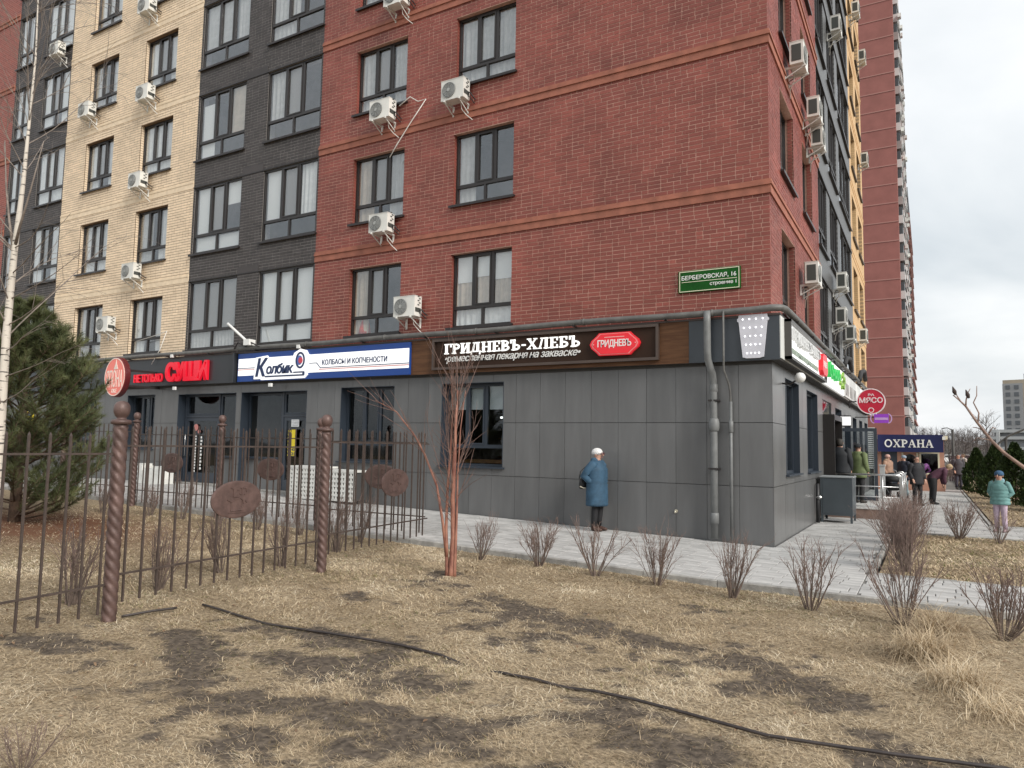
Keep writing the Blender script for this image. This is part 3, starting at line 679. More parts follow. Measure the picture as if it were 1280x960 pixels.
# explicit curtains where the photograph shows them: storey, window -> style
X_RED={(0,0):[(0,.3,2,0,1,1),(.35,.62,4,.27,1,0)],(0,1):[(.02,.31,3,.62,.98,0),(.35,.64,3,.68,.98,0),(.68,.98,3,.62,.98,0),(0,1,2,.27,.7,1),(0,1,0,0,.25,1)],(1,0):[(0,.33,2,0,1,1),(.36,.62,4,.27,1,0),(.66,1,1,0,1,1)],(1,1):[(0,.3,1,0,1,1)],
 (2,0):[(0,.3,1,0,1,1),(.36,.62,4,.27,1,0),(.7,1,1,0,1,1)],(2,1):[(0,1,1,0,1,1)]}
X_DRK={(0,0):[(.02,.98,4,.28,.98,0),(0,1,1,0,.26,1)],(0,1):[(.02,.31,3,.28,.98,0),(.35,.64,3,.28,.98,0),(.68,.98,3,.28,.98,0),(.02,.47,3,.03,.24,0),(.52,.98,3,.03,.24,0)],
 (1,0):[(.02,.31,3,.28,.98,0),(.36,.64,4,.28,.98,0),(.68,.98,3,.66,.98,0),(.02,.47,3,.03,.24,0),(.52,.98,3,.03,.24,0)],(1,1):[(.02,.31,3,.28,.98,0),(.36,.64,4,.28,.98,0),(.68,.98,0,.3,.98,1)],
 (2,0):[(.02,.3,3,.0,.85,0),(.68,.98,2,.28,.98,0)],(2,1):[(.02,.28,1,.28,.98,1),(.36,.64,4,.28,.98,0)],(3,0):[(.02,.31,1,.28,.98,0),(.36,.64,1,.28,.98,0),(.68,.98,1,.28,.98,1)],(3,1):[(.0,.5,1,.0,.98,1)]}
for k in range(KA):
    for j,(a,b) in enumerate(W_RED): place_window('A',a,4.38+k*FH,b-a,1.72,.12,X_RED.get((k,j),STY[(k*3+j*2)%9]))
    for j,(a,b) in enumerate(W_DRK): place_window('A',a,4.35+k*FH,b-a,2.05,.035,X_DRK.get((k,j),STY[(k*2+j*5+1)%9]))
    for j,(a,b) in enumerate(W_CRM): place_window('A',a,4.38+k*FH,b-a,1.72,.12,[[(0,.4,1,0,1,1),(.6,1,0,0,1,1)],[(0,1,0,0,1,1)],[(0,.33,0,0,1,1),(.35,.64,4,.27,1,0),(.66,1,0,0,1,1)]][(k+j*2)%3])
    for j,(a,b) in enumerate(W_DR2): place_window('A',a,4.35+k*FH,b-a,2.05,.035,[[(.02,.98,0,0,1,1)],[(0,.32,3,0,.98,0),(.35,.64,4,.27,.98,0),(.68,.98,3,.0,.98,0)]][(k+j)%2],lights=3 if j==0 else 2)
for k in range(KB):
    for j,(a,b) in enumerate(WB_RED): place_window('B',a,4.38+k*FH,b-a,1.72,.16,STY[(k*5+j*3)%9])
    for j,(a,b) in enumerate(WB_GRY): place_window('B',a,4.35+k*FH,b-a,2.05,.035,STY[(k*2+j*4)%9],lights=3)
    for j,(a,b) in enumerate(WB_YEL): place_window('B',a,4.38+k*FH,b-a,1.72,.16,STY[(k*4+j)%9])
# ------------------------------------------------------------------ ground floor, front: cladding panels and shop openings
M_PANEL=mat('grey_fibre_cement_panel',(.128,.129,.130),.29,var=.12,vscale=1.0,bump=.03,bscale=200,objvar=.07,spec=.55,stretch=(3.0,3.0,.45))
M_PBACK=mat('panel_joint_shadow_gap',(.075,.075,.075),.8)
SHOP=[(-7.25,-5.60,1.22,3.09),(-10.36,-8.65,1.24,3.08),(-14.06,-11.55,0.0,3.04),(-16.82,-14.28,0.0,3.04),(-19.34,-17.95,1.40,3.06),(-22.6,-21.0,1.4,3.06)]
m=MB()
for (a,b,c,d) in subtract([(-42,-.03,-.2,3.40)],SHOP): m.box(a,b,.03,.34,c,d)
gw=m.build('ground_floor_wall',M_PBACK,bld)
cols=[0.0]; x=0.0
while x>-30: x-=.5875; cols.append(x)
rows=[(-.15,1.035),(1.045,2.185),(2.195,3.32)]
for i in range(len(cols)-1):
    for (r0,r1) in rows:
        for (a,b,c,d) in subtract([(cols[i+1]+.003,cols[i]-.003 if i else .0,r0,r1)],SHOP):
            if b-a>.02 and d-c>.02: o_=rngB.uniform(-.0018,.0018); m=MB(); m.box(a,b,o_,.024,c,d); m.build('cladding_panel',M_PANEL,gw)
m=MB(); m.box(-30,.012,-.012,.03,-.2,.10); 
skirt=MB(); skirt.box(-30,-22,-.014,.02,.30,.55)
# side wall panels
SHOPB=[(1.35,3.03,1.22,3.12),(4.20,5.98,1.20,3.10),(7.0,8.95,.27,3.06),(9.94,11.64,.9,3.0),(12.6,14.6,.27,2.9),(15.5,17.0,.9,2.95),(18.3,19.7,.9,2.95),(20.9,22.5,.9,2.95)]
m=MB()
for (a,b,c,d) in subtract([(.03,22.9,-.2,3.40)],SHOPB): m.box(-.34,-.03,a,b,c,d)
gwb=m.build('ground_floor_wall',M_PBACK,bld)
y=0.03; M_PANEL_B=M_PANEL
while y<22.8:
    y2=min(y+1.175,22.9)
    for (r0,r1) in rows:
        for (a,b,c,d) in subtract([(y+(.004 if y>.05 else -.029),y2-.004,r0,r1)],SHOPB):
            if b-a>.02 and d-c>.02: m=MB(); m.box(-.024,0,a,b,c,d); m.build('cladding_panel',M_PANEL_B,gwb)
    y=y2
# shop windows, front
def reveal(face,o,par,d0=.024,d1=.30,matl=None,t=.012,bottom=True):
    a,b,c,d=o; m=MB()
    ubox(m,face,a,a+t,d0-.03,d1,c,d); ubox(m,face,b-t,b,d0-.03,d1,c,d); ubox(m,face,a+t,b-t,d0-.03,d1,d-t,d)
    if bottom: ubox(m,face,a-.05,b+.05,d0-.09,d1,c-.03,c+.004)
    m.build('window_reveal',matl or M_FRMB,par)
for o in SHOP[:2]+SHOP[4:]:
    reveal('A',o,gw)
    place_window('A',o[0]+.014,o[2]+.006,o[1]-o[0]-.028,o[3]-o[2]-.02,.20,[],lights=3,low=.24,fm=M_FRMB,sill=False,room=False,lowl=1)
for o in (SHOPB[0],SHOPB[1]):
    reveal('B',o,gwb); place_window('B',o[0]+.014,o[2]+.006,o[1]-o[0]-.028,o[3]-o[2]-.02,.12,[],lights=2,low=0,fm=M_FRMB,sill=False,room=False)
for o in SHOPB[3:]:
    reveal('B',o,gwb); place_window('B',o[0]+.014,o[2]+.006,o[1]-o[0]-.028,o[3]-o[2]-.02,.12,[],lights=2,low=0,fm=M_FRMB,sill=False,room=False)
m=MB(); m.box(-.62,-.60,1.2,6.2,1.0,3.2); m.build('window_film',mat('navy_window_film',(.020,.032,.050),.6),gwb)
# shop interior shell behind the ground floor windows
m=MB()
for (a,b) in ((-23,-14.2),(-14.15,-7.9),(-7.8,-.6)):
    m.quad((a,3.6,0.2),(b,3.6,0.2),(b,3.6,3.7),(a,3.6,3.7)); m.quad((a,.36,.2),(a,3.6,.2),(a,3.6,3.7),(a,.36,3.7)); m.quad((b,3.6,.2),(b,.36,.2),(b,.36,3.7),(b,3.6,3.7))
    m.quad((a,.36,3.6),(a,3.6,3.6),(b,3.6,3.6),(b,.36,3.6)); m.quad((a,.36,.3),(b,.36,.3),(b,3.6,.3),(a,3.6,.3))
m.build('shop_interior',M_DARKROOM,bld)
m=MB()
for i in range(9): m.box(-7.6,-5.0,3.1,3.45,.9+i*.24,.93+i*.24)
build_each(m,'bread_shelf',mat('bread_shelf_wood',(.16,.07,.03),.6,var=.3,vscale=8),bld)
m=MB(); m.box(-7.3,-5.3,.85,1.3,1.28,1.36); m.build('counter_top',mat('warm_oak_counter',(.30,.14,.05),.5,var=.3,vscale=12),bld)
m=MB(); m.box(-6.02,-5.88,.75,.85,1.36,1.47); m.build('paper_cup',mat('paper_white',(.75,.72,.66),.8),bld)
# white roller blinds in the bakery window
for (a,b) in ((.02,.31),(.35,.64),(.68,.98)):
    w_=-5.60+7.25; put('roller_blind',curtain_mesh((b-a)*w_-.02,.52,3,.0,1),bld,(-7.25+a*w_,.285,2.50))
# entrances, front
M_DOORG=mat('door_frame_slate_blue',(.040,.050,.066),.38,spec=.5)
def door_leaf(par,x0,x1,z0,z1,y,handle_left=True,face='A'):
    w=x1-x0; h=z1-z0; m=MB(); t=.10
    m.box(0,t,0,.06,0,h); m.box(w-t,w,0,.06,0,h); m.box(t,w-t,0,.06,0,.28); m.box(t,w-t,0,.06,h-t,h)
    d=m.build('door',M_DOORG,par); d.location=(x0,y,z0)
    g=MB(); g.box(t-.005,w-t+.005,.026,.034,.275,h-t+.005); g.build('pane',M_GLS2,d)
    hx=.05 if handle_left else w-.05
    hm=MB(); hm.tube([(hx,-.0,.75),(hx,-.06,.75),(hx,-.06,1.35),(hx,-.0,1.35)],.014,6); hm.build('handle',mat('brushed_steel',(.55,.55,.55),.3,metal=1.0),d,smooth=True)
    return d
for (o,door,side) in ((SHOP[2],(-12.62,-11.60),(-14.02,-12.68)),(SHOP[3],(-16.72,-15.26),(-15.20,-14.32))):
    a,b,c,d=o; g0=ground_z((a+b)/2)+.05
    reveal('A',(a,b,g0,d),gw,bottom=False)
    m=MB(); m.box(a,b,.0,.5,-.2,g0); m.build('threshold',M_KERB,gw)
    m=MB(); x0,x1=side
    m.box(x0,x1,.22,.34,g0,1.18); m.build('low_wall',M_PANEL,gw)
    m=MB(); m.box(x0,x1,.15,.36,1.18,1.21); m.build('sill',M_SILL,gw)
    place_window('A',x0,1.22,x1-x0,d-1.25,.24,[],lights=1,low=0,fm=M_FRMB,sill=False,room=False)
    dx0,dx1=door; door_leaf(gw,dx0,dx1,g0+.01,2.36,.24,handle_left=(dx0<-15))
    m=MB(); m.box(dx0-.055,dx0-.002,.22,.33,g0,d-.012); m.box(dx1+.002,dx1+.04,.22,.33,g0,d-.012); m.box(dx0,dx1,.22,.33,2.365,2.42); m.build('door_frame',M_DOORG,gw)
    place_window('A',dx0,2.425,dx1-dx0,d-2.44,.24,[],lights=1,low=0,fm=M_FRMB,sill=False,room=False)
# entrance on the side: dark framed porch with an open glass door
m=MB()
for yy in (7.02,8.90): m.box(-.05,.28,yy-.05,yy+.05,.27,2.62)
m.box(-.05,.28,6.98,8.94,2.52,2.66); m.build('porch_frame',mat('black_brown_porch_frame',(.016,.013,.012),.4),gwb)
m=MB(); m.box(-.04,-.03,7.0,8.95,2.66,3.05); m.build('pane',M_GLS2,gwb)
m=MB(); m.box(-1.6,-1.58,6.4,9.8,.27,3.0); m.build('porch_interior',M_DARKROOM,gwb)
dl=empty('door',(0.02,10.0,.29)); dl.parent=gwb
m=MB(); m.box(0,.09,0,.05,0,2.1); m.box(.95,1.04,0,.05,0,2.1); m.box(.09,.95,0,.05,0,.12); m.box(.09,.95,0,.05,2.0,2.1); o=m.build('door',M_DOORG,gwb); o.location=(.05,10.0,.29); bpy.data.objects.remove(dl,do_unlink=True)
m=MB(); m.box(.085,.955,.02,.03,.115,2.005); m.build('pane',M_GLS2,o)
m=MB(); m.box(.12,.78,-.012,-.004,.95,1.32); m.build('notice',mat('notice_paper',(.72,.74,.75),.8,var=.2,vscale=14),o)
# ------------------------------------------------------------------ fascia over the shops
M_WOOD=mat('brown_wood_laminate',(.085,.038,.018),.6,spec=.25,col2=(.14,.068,.033),vscale=1.6,stretch=(1.2,1,14),bump=.05,bscale=20)
M_FDARK=mat('dark_slate_fascia',(.040,.048,.058),.4,var=.1,vscale=1)
M_FBLK=mat('black_sushi_fascia',(.028,.031,.036),.35,var=.1,vscale=1)
M_UNDER=mat('fascia_soffit',(.05,.047,.044),.7)
FD=-.17
fas=MB(); fas.box(-30,.17,-.165,.02,3.30,4.10); fo=fas.build('fascia',M_UNDER,bld)
fb=MB(); fb.box(.0,.17,.021,22.0,3.30,4.10); fob=fb.build('fascia',M_UNDER,bld)
def fpanel(x0,x1,z0,z1,material,y=FD,name='fascia_panel'):
    m=MB(); m.box(x0,x1,y,y+.02,z0,z1); return m.build(name,material,fo)
fpanel(-1.455,.172,3.302,4.10,M_FDARK); fpanel(-8.10,-1.46,3.302,4.10,M_WOOD); fpanel(-14.10,-8.105,3.302,4.10,M_FBLK); fpanel(-21.0,-14.105,3.302,4.10,M_FBLK)
fpanel(-30,-21.005,3.302,4.10,M_FDARK)
m=MB(); m.box(-30,.19,-.19,.0,4.10,4.135); m.build('cap_flashing',mat('brown_tin_flashing',(.075,.055,.048),.45,metal=.3),fo)
m=MB(); m.box(.0,.19,.001,22,4.10,4.135); m.build('cap_flashing',MATS['brown_tin_flashing'],fob)
M_WHITEP=mat('white_sign_acrylic',(.70,.71,.69),.45,var=.05,vscale=2)
m=MB(); m.box(.171,.19,-.16,22.0,3.33,4.09); m.build('fascia_panel',M_WHITEP,fob)
m=MB(); m.box(-30,-.0,-.03,.018,3.25,3.30); m.build('cap_flashing',M_UNDER,fo)
# ================================================================== pipes on the facade
M_PIPE=mat('weathered_grey_pipe',(.12,.118,.112),.55,var=.2,vscale=6,bump=.1,bscale=50)
M_PIPE2=mat('grey_drainpipe_paint',(.16,.165,.165),.5,var=.15,vscale=5)
t=empty('heating_pipe',(0,0,0),0,'long dark grey insulated pipe running along the top of the shop fascia round the corner','pipe')
r=.062
m=MB(); pts=[(x,-.235+.006*math.sin(x*2.1),4.215+.010*math.sin(x*1.3)) for x in np.linspace(-30,-.2,60)]+[(.05,-.23,4.225),(.20,-.16,4.225),(.245,.0,4.225)]+[(.25,y,4.22+.008*math.sin(y)) for y in np.linspace(.4,22,40)]
m.tube(pts,r,10); m.build('pipe_run',M_PIPE,t,smooth=True)
m=MB()
for x in np.arange(-28.5,0,1.9): m.box(x-.015,x+.015,-.31,-.02,4.135,4.16)
for y in np.arange(1.0,22,2.1): m.box(.02,.33,y-.015,y+.015,4.135,4.16)
for o in range(0): pass
build_each(m,'pipe_support',M_SILL,t)
m=MB()
for x in np.arange(-27,0,2.6): m.lathe([(.066,-.02),(.073,-.018),(.073,.018),(.066,.02)],10,(x,-.235,4.215+.010*math.sin(x*1.3)),'x')
build_each(m,'pipe_joint',M_PIPE,t,smooth=True)
t=empty('drainpipe',(-1.02,-.2,ground_z(-1.02)),0,'thick grey drainpipe with a bend under the fascia, left of the cup sign','pipe')
m=MB(); pts=[(-.05,-.14,4.20),(-.05,-.13,4.0),(-.05,-.12,3.45),(-.045,-.10,3.30),(-.0,.03,3.05),(.01,.06,2.9),(.012,.07,1.5),(.012,.07,.05)]
m.tube(pts,.066,12); m.build('pipe_run',M_PIPE2,t,smooth=True)
m=MB(); m.lathe([(.067,1.99),(.094,2.02),(.100,2.08),(.100,2.16),(.084,2.22),(.067,2.24)],14,(.012,.07,0)); m.lathe([(.067,2.72),(.076,2.73),(.076,2.86),(.067,2.87)],14,(.012,.07,0)); m.lathe([(.067,.32),(.08,.33),(.08,.50),(.067,.52)],14,(.012,.07,0)); build_each(m,'socket',M_PIPE2,t,smooth=True)
m=MB()
for z in (2.55,1.3): m.box(-.08,.1,.0,.2,z,z+.03)
build_each(m,'clamp',M_SILL,t)
t=empty('cable_conduit',(-.76,-.2,ground_z(-.76)),0,'thin grey conduit running down the cladding just right of the thick drainpipe','pipe')
m=MB(); m.tube([(-.02,-.11,4.2),(-.02,-.11,3.12),(.03,.08,2.85),(.04,.13,2.7),(.045,.13,0)],.019,7); m.build('pipe_run',M_PIPE,t,smooth=True)
m=MB(); m.tube([(.045,.13,2.55),(.045,.13,0)],.030,8); m.lathe([(.032,1.98),(.045,2.0),(.045,2.18),(.032,2.2)],10,(.045,.13,0)); build_each(m,'sleeve',M_PIPE2,t,smooth=True)
t=empty('water_tap',(-1.76,0,.52),0,'small pale wall tap low on the grey cladding','tap')
m=MB(); m.tube([(0,0,0),(0,-.06,0),(0,-.08,-.03)],.018,8); m.build('spout',mat('brass_tap',(.6,.56,.45),.35,metal=.6),t,smooth=True); m=MB(); m.lathe([(.035,0),(.03,.02)],10,(0,-.01,0),'y'); m.build('rosette',MATS['brass_tap'],t)
# ================================================================== signs on the front
M_WLET=mat('white_letter',(.80,.80,.78),.4); M_RED_S=mat('red_sign_acrylic',(.55,.012,.022),.35,emit=(.7,.02,.03),estr=.18); M_REDL=mat('red_letter',(.50,.010,.025),.3,emit=(.8,.01,.03),estr=.25)
M_BLUE=mat('blue_sign_print',(.008,.055,.27),.4); M_NAVYL=mat('navy_letter',(.012,.03,.10),.45); M_GREEN=mat('green_plate',(.008,.085,.010),.7,var=.3,vscale=2,spec=.2); M_PINKL=mat('pale_red_letter',(.85,.45,.42),.4)
M_LIGHTB=mat('white_lightbox',(.85,.86,.86),.4,emit=(1,1,1),estr=.28)
def fx(x,y): return 2.43+(x-2.43)*(13.467+y)/13.467     # x read on the wall plane, carried to a plane in front of it
def sign(name,label,cat='sign',loc=(0,0,0)): return empty(name,loc,0,label,cat)
# address plate
t=sign('address_plate','green address plate with white lettering on the red brick wall','sign',(-1.11,-.03,4.68))
m=MB(); m.box(-.585,.585,-.012,.03,0,.42); m.build('plate',M_GREEN,t)
m=MB()
for b_ in ((-.565,.565,.395,.408),(-.565,.565,.012,.025),(-.565,-.552,.025,.395),(.552,.565,.025,.395)): m.box(b_[0],b_[1],-.016,-.010,b_[2],b_[3])
m.box(-.52,.52,-.016,-.010,.195,.205); m.build('border',mat('cream_border',(.75,.74,.55),.5),t)
m=MB(); text_on(m,'БЕРБЕРОВСКАЯ, 16',-.52,.51,.225,.325,-.010,-.017,bold=.012); m.build('lettering',M_WLET,t); m=MB(); text_on(m,'строение 1',.02,.51,.085,.168,-.010,-.017,bold=.012); m.build('lettering',M_WLET,t)
# bakery sign
y0=-.20; xa,xb=fx(-7.46,y0),fx(-2.17,y0)
t=sign('bakery_sign','long brown framed sign with white bakery lettering and a red badge','sign',(0,0,0))
m=MB(); m.box(xa,xb,y0,-.171,3.44,4.03); m.build('board',mat('dark_umber_board',(.036,.019,.012),.65,spec=.2,var=.12,vscale=1.5),t)
m=MB(); w=.055
m.box(xa-.02,xb+.02,y0-.05,-.171,4.03,4.03+w); m.box(xa-.02,xb+.02,y0-.05,-.171,3.44-w,3.44); m.box(xa-.02-w,xa-.02,y0-.05,-.171,3.44-w,4.03+w); m.box(xb+.02,xb+.02+w,y0-.05,-.171,3.44-w,4.03+w)
m.build('frame',mat('umber_sign_frame',(.07,.048,.038),.4,var=.1,vscale=2),t)
ya=y0-.03
m=MB(); serif_on(m,'ГРИДНЕВЪ-ХЛЕБЪ',fx(-7.22,ya),fx(-3.79,ya),3.735,3.965,y0-.004,y0-.035); m.build('lettering',mat('lit_white_letter',(.85,.85,.83),.4,emit=(1,1,.97),estr=.35),t)
m=MB(); text_on(m,'•ремесленная пекарня на закваске•',fx(-7.2,ya),fx(-3.78,ya),3.515,3.675,y0-.004,y0-.018,shear=.32,bold=.008,spacing=.94); m.build('lettering',M_WLET,t)
cx=fx(-3.01,ya); hw,hh=.53,.225
def badge(s): return [(cx-hw*s,3.74),(cx-hw*s*.93,3.74+hh*.35*s),(cx-hw*s*.72,3.74+hh*.75*s),(cx-hw*s*.62,3.74+hh*s),(cx+hw*s*.62,3.74+hh*s),(cx+hw*s*.72,3.74+hh*.75*s),(cx+hw*s*.93,3.74+hh*.35*s),(cx+hw*s,3.74),(cx+hw*s*.93,3.74-hh*.35*s),(cx+hw*s*.72,3.74-hh*.75*s),(cx+hw*s*.62,3.74-hh*s),(cx-hw*s*.62,3.74-hh*s),(cx-hw*s*.72,3.74-hh*.75*s),(cx-hw*s*.93,3.74-hh*.35*s)][::-1]
m=MB(); m.prism(badge(1),y0-.07,y0-.003); m.build('badge',M_RED_S,t,fix=True)
m=MB(); m.prism(badge(.93),y0-.076,y0-.060); m.build('badge_rim',mat('badge_rim_pink',(.80,.25,.25),.4),t,fix=True)
m=MB(); m.prism(badge(.88),y0-.081,y0-.061); m.build('badge_face',M_RED_S,t,fix=True)
m=MB(); text_on(m,'ГРИДНЕВЪ',cx-.355,cx+.355,3.655,3.825,y0-.078,y0-.088,bold=.02,spacing=.9); m.build('lettering',M_WLET,t)
m=MB(); m.box(cx-.21,cx+.21,y0-.086,y0-.078,3.868,3.882); m.lathe([(.012,0),(.012,.006)],8,(cx-.44,y0-.087,3.74),'y'); m.lathe([(.012,0),(.012,.006)],8,(cx+.44,y0-.087,3.74),'y'); build_each(m,'ornament',M_PINKL,t)
# paper cup light panel
ya=-.20; xl,xr=fx(-.60,ya),fx(-.04,ya); cxx=(xl+xr)/2
t=sign('cup_sign','white illuminated paper cup shaped panel at the dark corner of the fascia','sign')
m=MB(); hwT=(xr-xl)/2; poly=[(cxx-hwT*.66,3.36),(cxx-hwT*.9,4.0),(cxx-hwT,4.02),(cxx-hwT,4.06),(cxx-hwT*.92,4.08),(cxx-hwT*.90,4.13),(cxx+hwT*.90,4.13),(cxx+hwT*.92,4.08),(cxx+hwT,4.06),(cxx+hwT,4.02),(cxx+hwT*.9,4.0),(cxx+hwT*.66,3.36),(cxx+hwT*.4,3.34),(cxx-hwT*.4,3.34)]
m.prism(poly,-.215,-.173); m.build('panel',mat('opal_cup_panel',(.62,.62,.68),.5,var=.05,vscale=6),t,fix=True)
m=MB()
for i in range(5):
    z=3.43+i*.155
    for j in range(4):
        s_=(.55+.09*i)/.95; x=cxx+(j-1.5)/1.5*hwT*.66*s_; m.lathe([(.013,0),(.009,.006)],8,(x,-.222,z),'y')
build_each(m,'light_dot',mat('led_dot',(1,1,1),.4,emit=(1,1,1),estr=1.2),t)
# sausage shop sign
y0=-.22; xa,xb=fx(-14.28,y0),fx(-8.21,y0)
t=sign('sausage_shop_sign','blue and white lightbox with a blue logo and sausage lettering','sign')
m=MB(); m.box(xa,xb,y0,-.172,3.31,4.075); m.build('lightbox',M_BLUE,t)
m=MB(); m.box(xa+.03,xb-.03,y0-.006,y0+.01,3.47,3.935); m.build('white_field',M_LIGHTB,t)
lx0,lx1=fx(-13.56,y0),fx(-11.50,y0); L_=lx1-lx0
m=MB(); m.box(xa+.03,lx0+.02,y0-.011,y0,3.665,3.685); m.box(lx1-.02,lx1+.25,y0-.011,y0,3.70,3.72); m.bar((lx1+.25,y0-.006,3.71),(lx1+.38,y0-.006,3.585),.012,.022); m.box(lx1+.38,xb-.03,y0-.011,y0,3.572,3.592); build_each(m,'stripe',M_NAVYL,t)
m=MB(); m.box(xa+.03,lx0+.02,y0-.011,y0,3.625,3.645); m.box(lx1+.33,xb-.03,y0-.011,y0,3.53,3.553); build_each(m,'stripe',mat('pink_stripe',(.75,.35,.33),.5),t)
m=MB(); m.prism([(lx0,3.36),(lx0+.05,3.94),(lx0+L_*.24,3.98),(lx0+L_*.27,3.80),(lx0+L_*.70,3.83),(lx0+L_*.74,4.0),(lx0+L_*.85,4.10),(lx0+L_*.95,4.05),(lx1,3.9),(lx1,3.72),(lx0+L_*.95,3.62),(lx0+L_*.98,3.42),(lx0+L_*.93,3.335),(lx0+L_*.14,3.33),(lx0+L_*.13,3.36)][::-1],y0-.045,y0-.002); m.build('logo_plate',M_LIGHTB,t,fix=True)
m=MB(); text_on(m,'К',lx0+.07,lx0+L_*.27,3.42,3.92,y0-.045,y0-.058,shear=.22,bold=.035); m.build('logo_lettering',M_NAVYL,t); m=MB(); text_on(m,'олбик',lx0+L_*.24,lx0+L_*.745,3.475,3.755,y0-.045,y0-.057,shear=.15,bold=.03,spacing=.9)
m.box(lx0+L_*.22,lx0+L_*.93,y0-.056,y0-.04,3.395,3.435); m.box(lx0+L_*.74,lx0+L_*.93,y0-.055,y0-.04,3.475,3.51); m.box(lx0+L_*.905,lx0+L_*.94,y0-.0575,y0-.04,3.41,3.50)
m.ring(lx0+L_*.855,3.80,.165,.215,.05,y0-.058,y0-.04,36); m.build('logo_lettering',M_NAVYL,t)
m=MB(); m.lathe([(.105,0),(.105,.012)],24,(lx0+L_*.84,y0-.054,3.80),'y',sy=1.2); m.build('logo_dot',mat('logo_dot_blue',(.10,.16,.45),.4),t)
m=MB(); m.lathe([(.07,0),(.07,.012)],20,(lx0+L_*.862,y0-.060,3.795),'y',sy=1.2); m.build('logo_dot',mat('logo_dot_red',(.60,.06,.09),.4),t)
m=MB(); text_on(m,'КОЛБАСЫ И КОПЧЕНОСТИ',fx(-11.05,y0),fx(-8.90,y0),3.645,3.785,y0-.006,y0-.016,bold=.012); m.build('lettering',M_NAVYL,t)
# sushi sign
y0=-.18
t=sign('sushi_sign','raised red sushi lettering on the black fascia','sign')
m=MB(); text_on(m,'СУШИ',fx(-17.52,y0-.06),fx(-15.58,y0-.06),3.40,3.98,y0,y0-.08,bold=.05,spacing=.86); build_each(m,'letter',M_REDL,t)
m=MB(); text_on(m,'НЕ ТОЛЬКО',fx(-19.1,y0-.04),fx(-17.68,y0-.04),3.42,3.67,y0,y0-.05,bold=.015,spacing=.85); m.build('lettering',M_REDL,t)
m=MB(); m.box(fx(-14.36,y0),fx(-14.30,y0),-.30,-.17,3.29,4.11); m.build('divider',M_FBLK,t)
# round red cafe sign, standing out from the wall
t=sign('round_cafe_sign','round pale red cafe sign facing the lawn, left of the sushi lettering','sign',(-17.85,-1.35,3.47))
m=MB(); m.lathe([(.56,0),(.58,.02),(.58,.14),(.56,.16)],48,(0,0,0),'y'); m.build('drum',mat('dark_red_drum',(.10,.01,.012),.4),t,smooth=False)
m=MB(); m.lathe([(.55,0),(.55,.012)],48,(0,-.012,0),'y'); m.build('face',mat('pale_red_opal',(.66,.16,.13),.5,emit=(.9,.25,.2),estr=.12),t)
m=MB(); m.ring(0,0,.55,.55,.025,-.018,-.008,48); text_on(m,'ЯПОНА',-.45,.45,-.30,.20,-.012,-.020,bold=.0); text_on(m,'ОКЕ',-.12,.16,-.46,-.34,-.012,-.020,bold=.02); m.prism([(-.06,.22),(.02,.36),(.06,.50),(.10,.36),(.18,.22)][::-1],-.020,-.010); m.build('lettering',mat('opal_lettering',(.86,.74,.66),.5),t,fix=True)
m=MB(); m.box(-.03,.03,.15,1.34,.20,.26); m.box(-.03,.03,.15,1.34,-.26,-.20); m.build('bracket',M_SILL,t)
t.rotation_euler=(0,0,math.radians(-4))
# yellow notices
t=sign('vertical_yellow_notice','narrow black and yellow notice with numbers on the glass door','notice',(fx(-12.0,.2),.20,1.30))
M_YEL=mat('yellow_notice',(.78,.62,.03),.5)
m=MB(); m.box(-.19,.13,-.006,.004,0,.73); m.build('backing',mat('black_notice',(.02,.02,.02),.5),t)
m=MB()
for i in range(3): m.box(-.05,.12,-.010,-.004,.03+i*.235,.25+i*.235)
for i in range(8): m.box(-.17,-.09,-.010,-.004,.02+i*.09,.075+i*.09)
m.build('yellow_field',M_YEL,t)
m=MB(); text_on(m,'43',-.02,.09,.155,.235,-.010,-.013,bold=.03); m.build('lettering',M_NAVYL,t); m=MB(); text_on(m,'31',-.02,.09,.045,.125,-.010,-.013,bold=.03); m.build('lettering',M_NAVYL,t)
t=sign('yellow_wall_notice','bright yellow notice glimpsed behind the pine tree','notice',(fx(-25.3,-.1),-.03,2.05))
m=MB(); m.box(-.28,.28,-.01,.03,0,.55); m.build('board',M_YEL,t); m=MB()
for i in range(3): m.box(-.2,.2,-.014,-.008,.1+i*.15,.16+i*.15)
m.build('print',M_NAVYL,t)
t=sign('door_poster','white and pink vertical lettering strips on the sushi shop door','poster',(fx(-16.0,.2),.225,.75))
m=MB()
for i in range(13): m.box(-.02+.01*(i%3),.06,-.004,.004,.02+i*.085,.075+i*.085)
for i in range(10): m.box(.26,.33-.02*(i%2),-.004,.004,.10+i*.10,.16+i*.10)
m.build('print',M_WLET,t); m=MB(); m.lathe([(.10,0),(.10,.008)],20,(0.02,-.004,1.32),'y'); m.lathe([(.06,0),(.06,.008)],16,(.17,-.004,1.2),'y'); build_each(m,'picture',mat('salmon_print',(.55,.22,.2),.6),t)
t=sign('paper_notice','small pale paper notice at the top of the glass door','notice',(fx(-11.95,.2),.225,2.10))
m=MB(); m.box(-.15,.13,-.004,.004,0,.19); m.build('sheet',mat('notice_paper',(.72,.74,.75),.8),t); m=MB()
for i in range(4): m.box(-.12,.1,-.006,-.003,.03+i*.04,.042+i*.04)
m.build('print',mat('grey_print',(.3,.3,.32),.7),t)
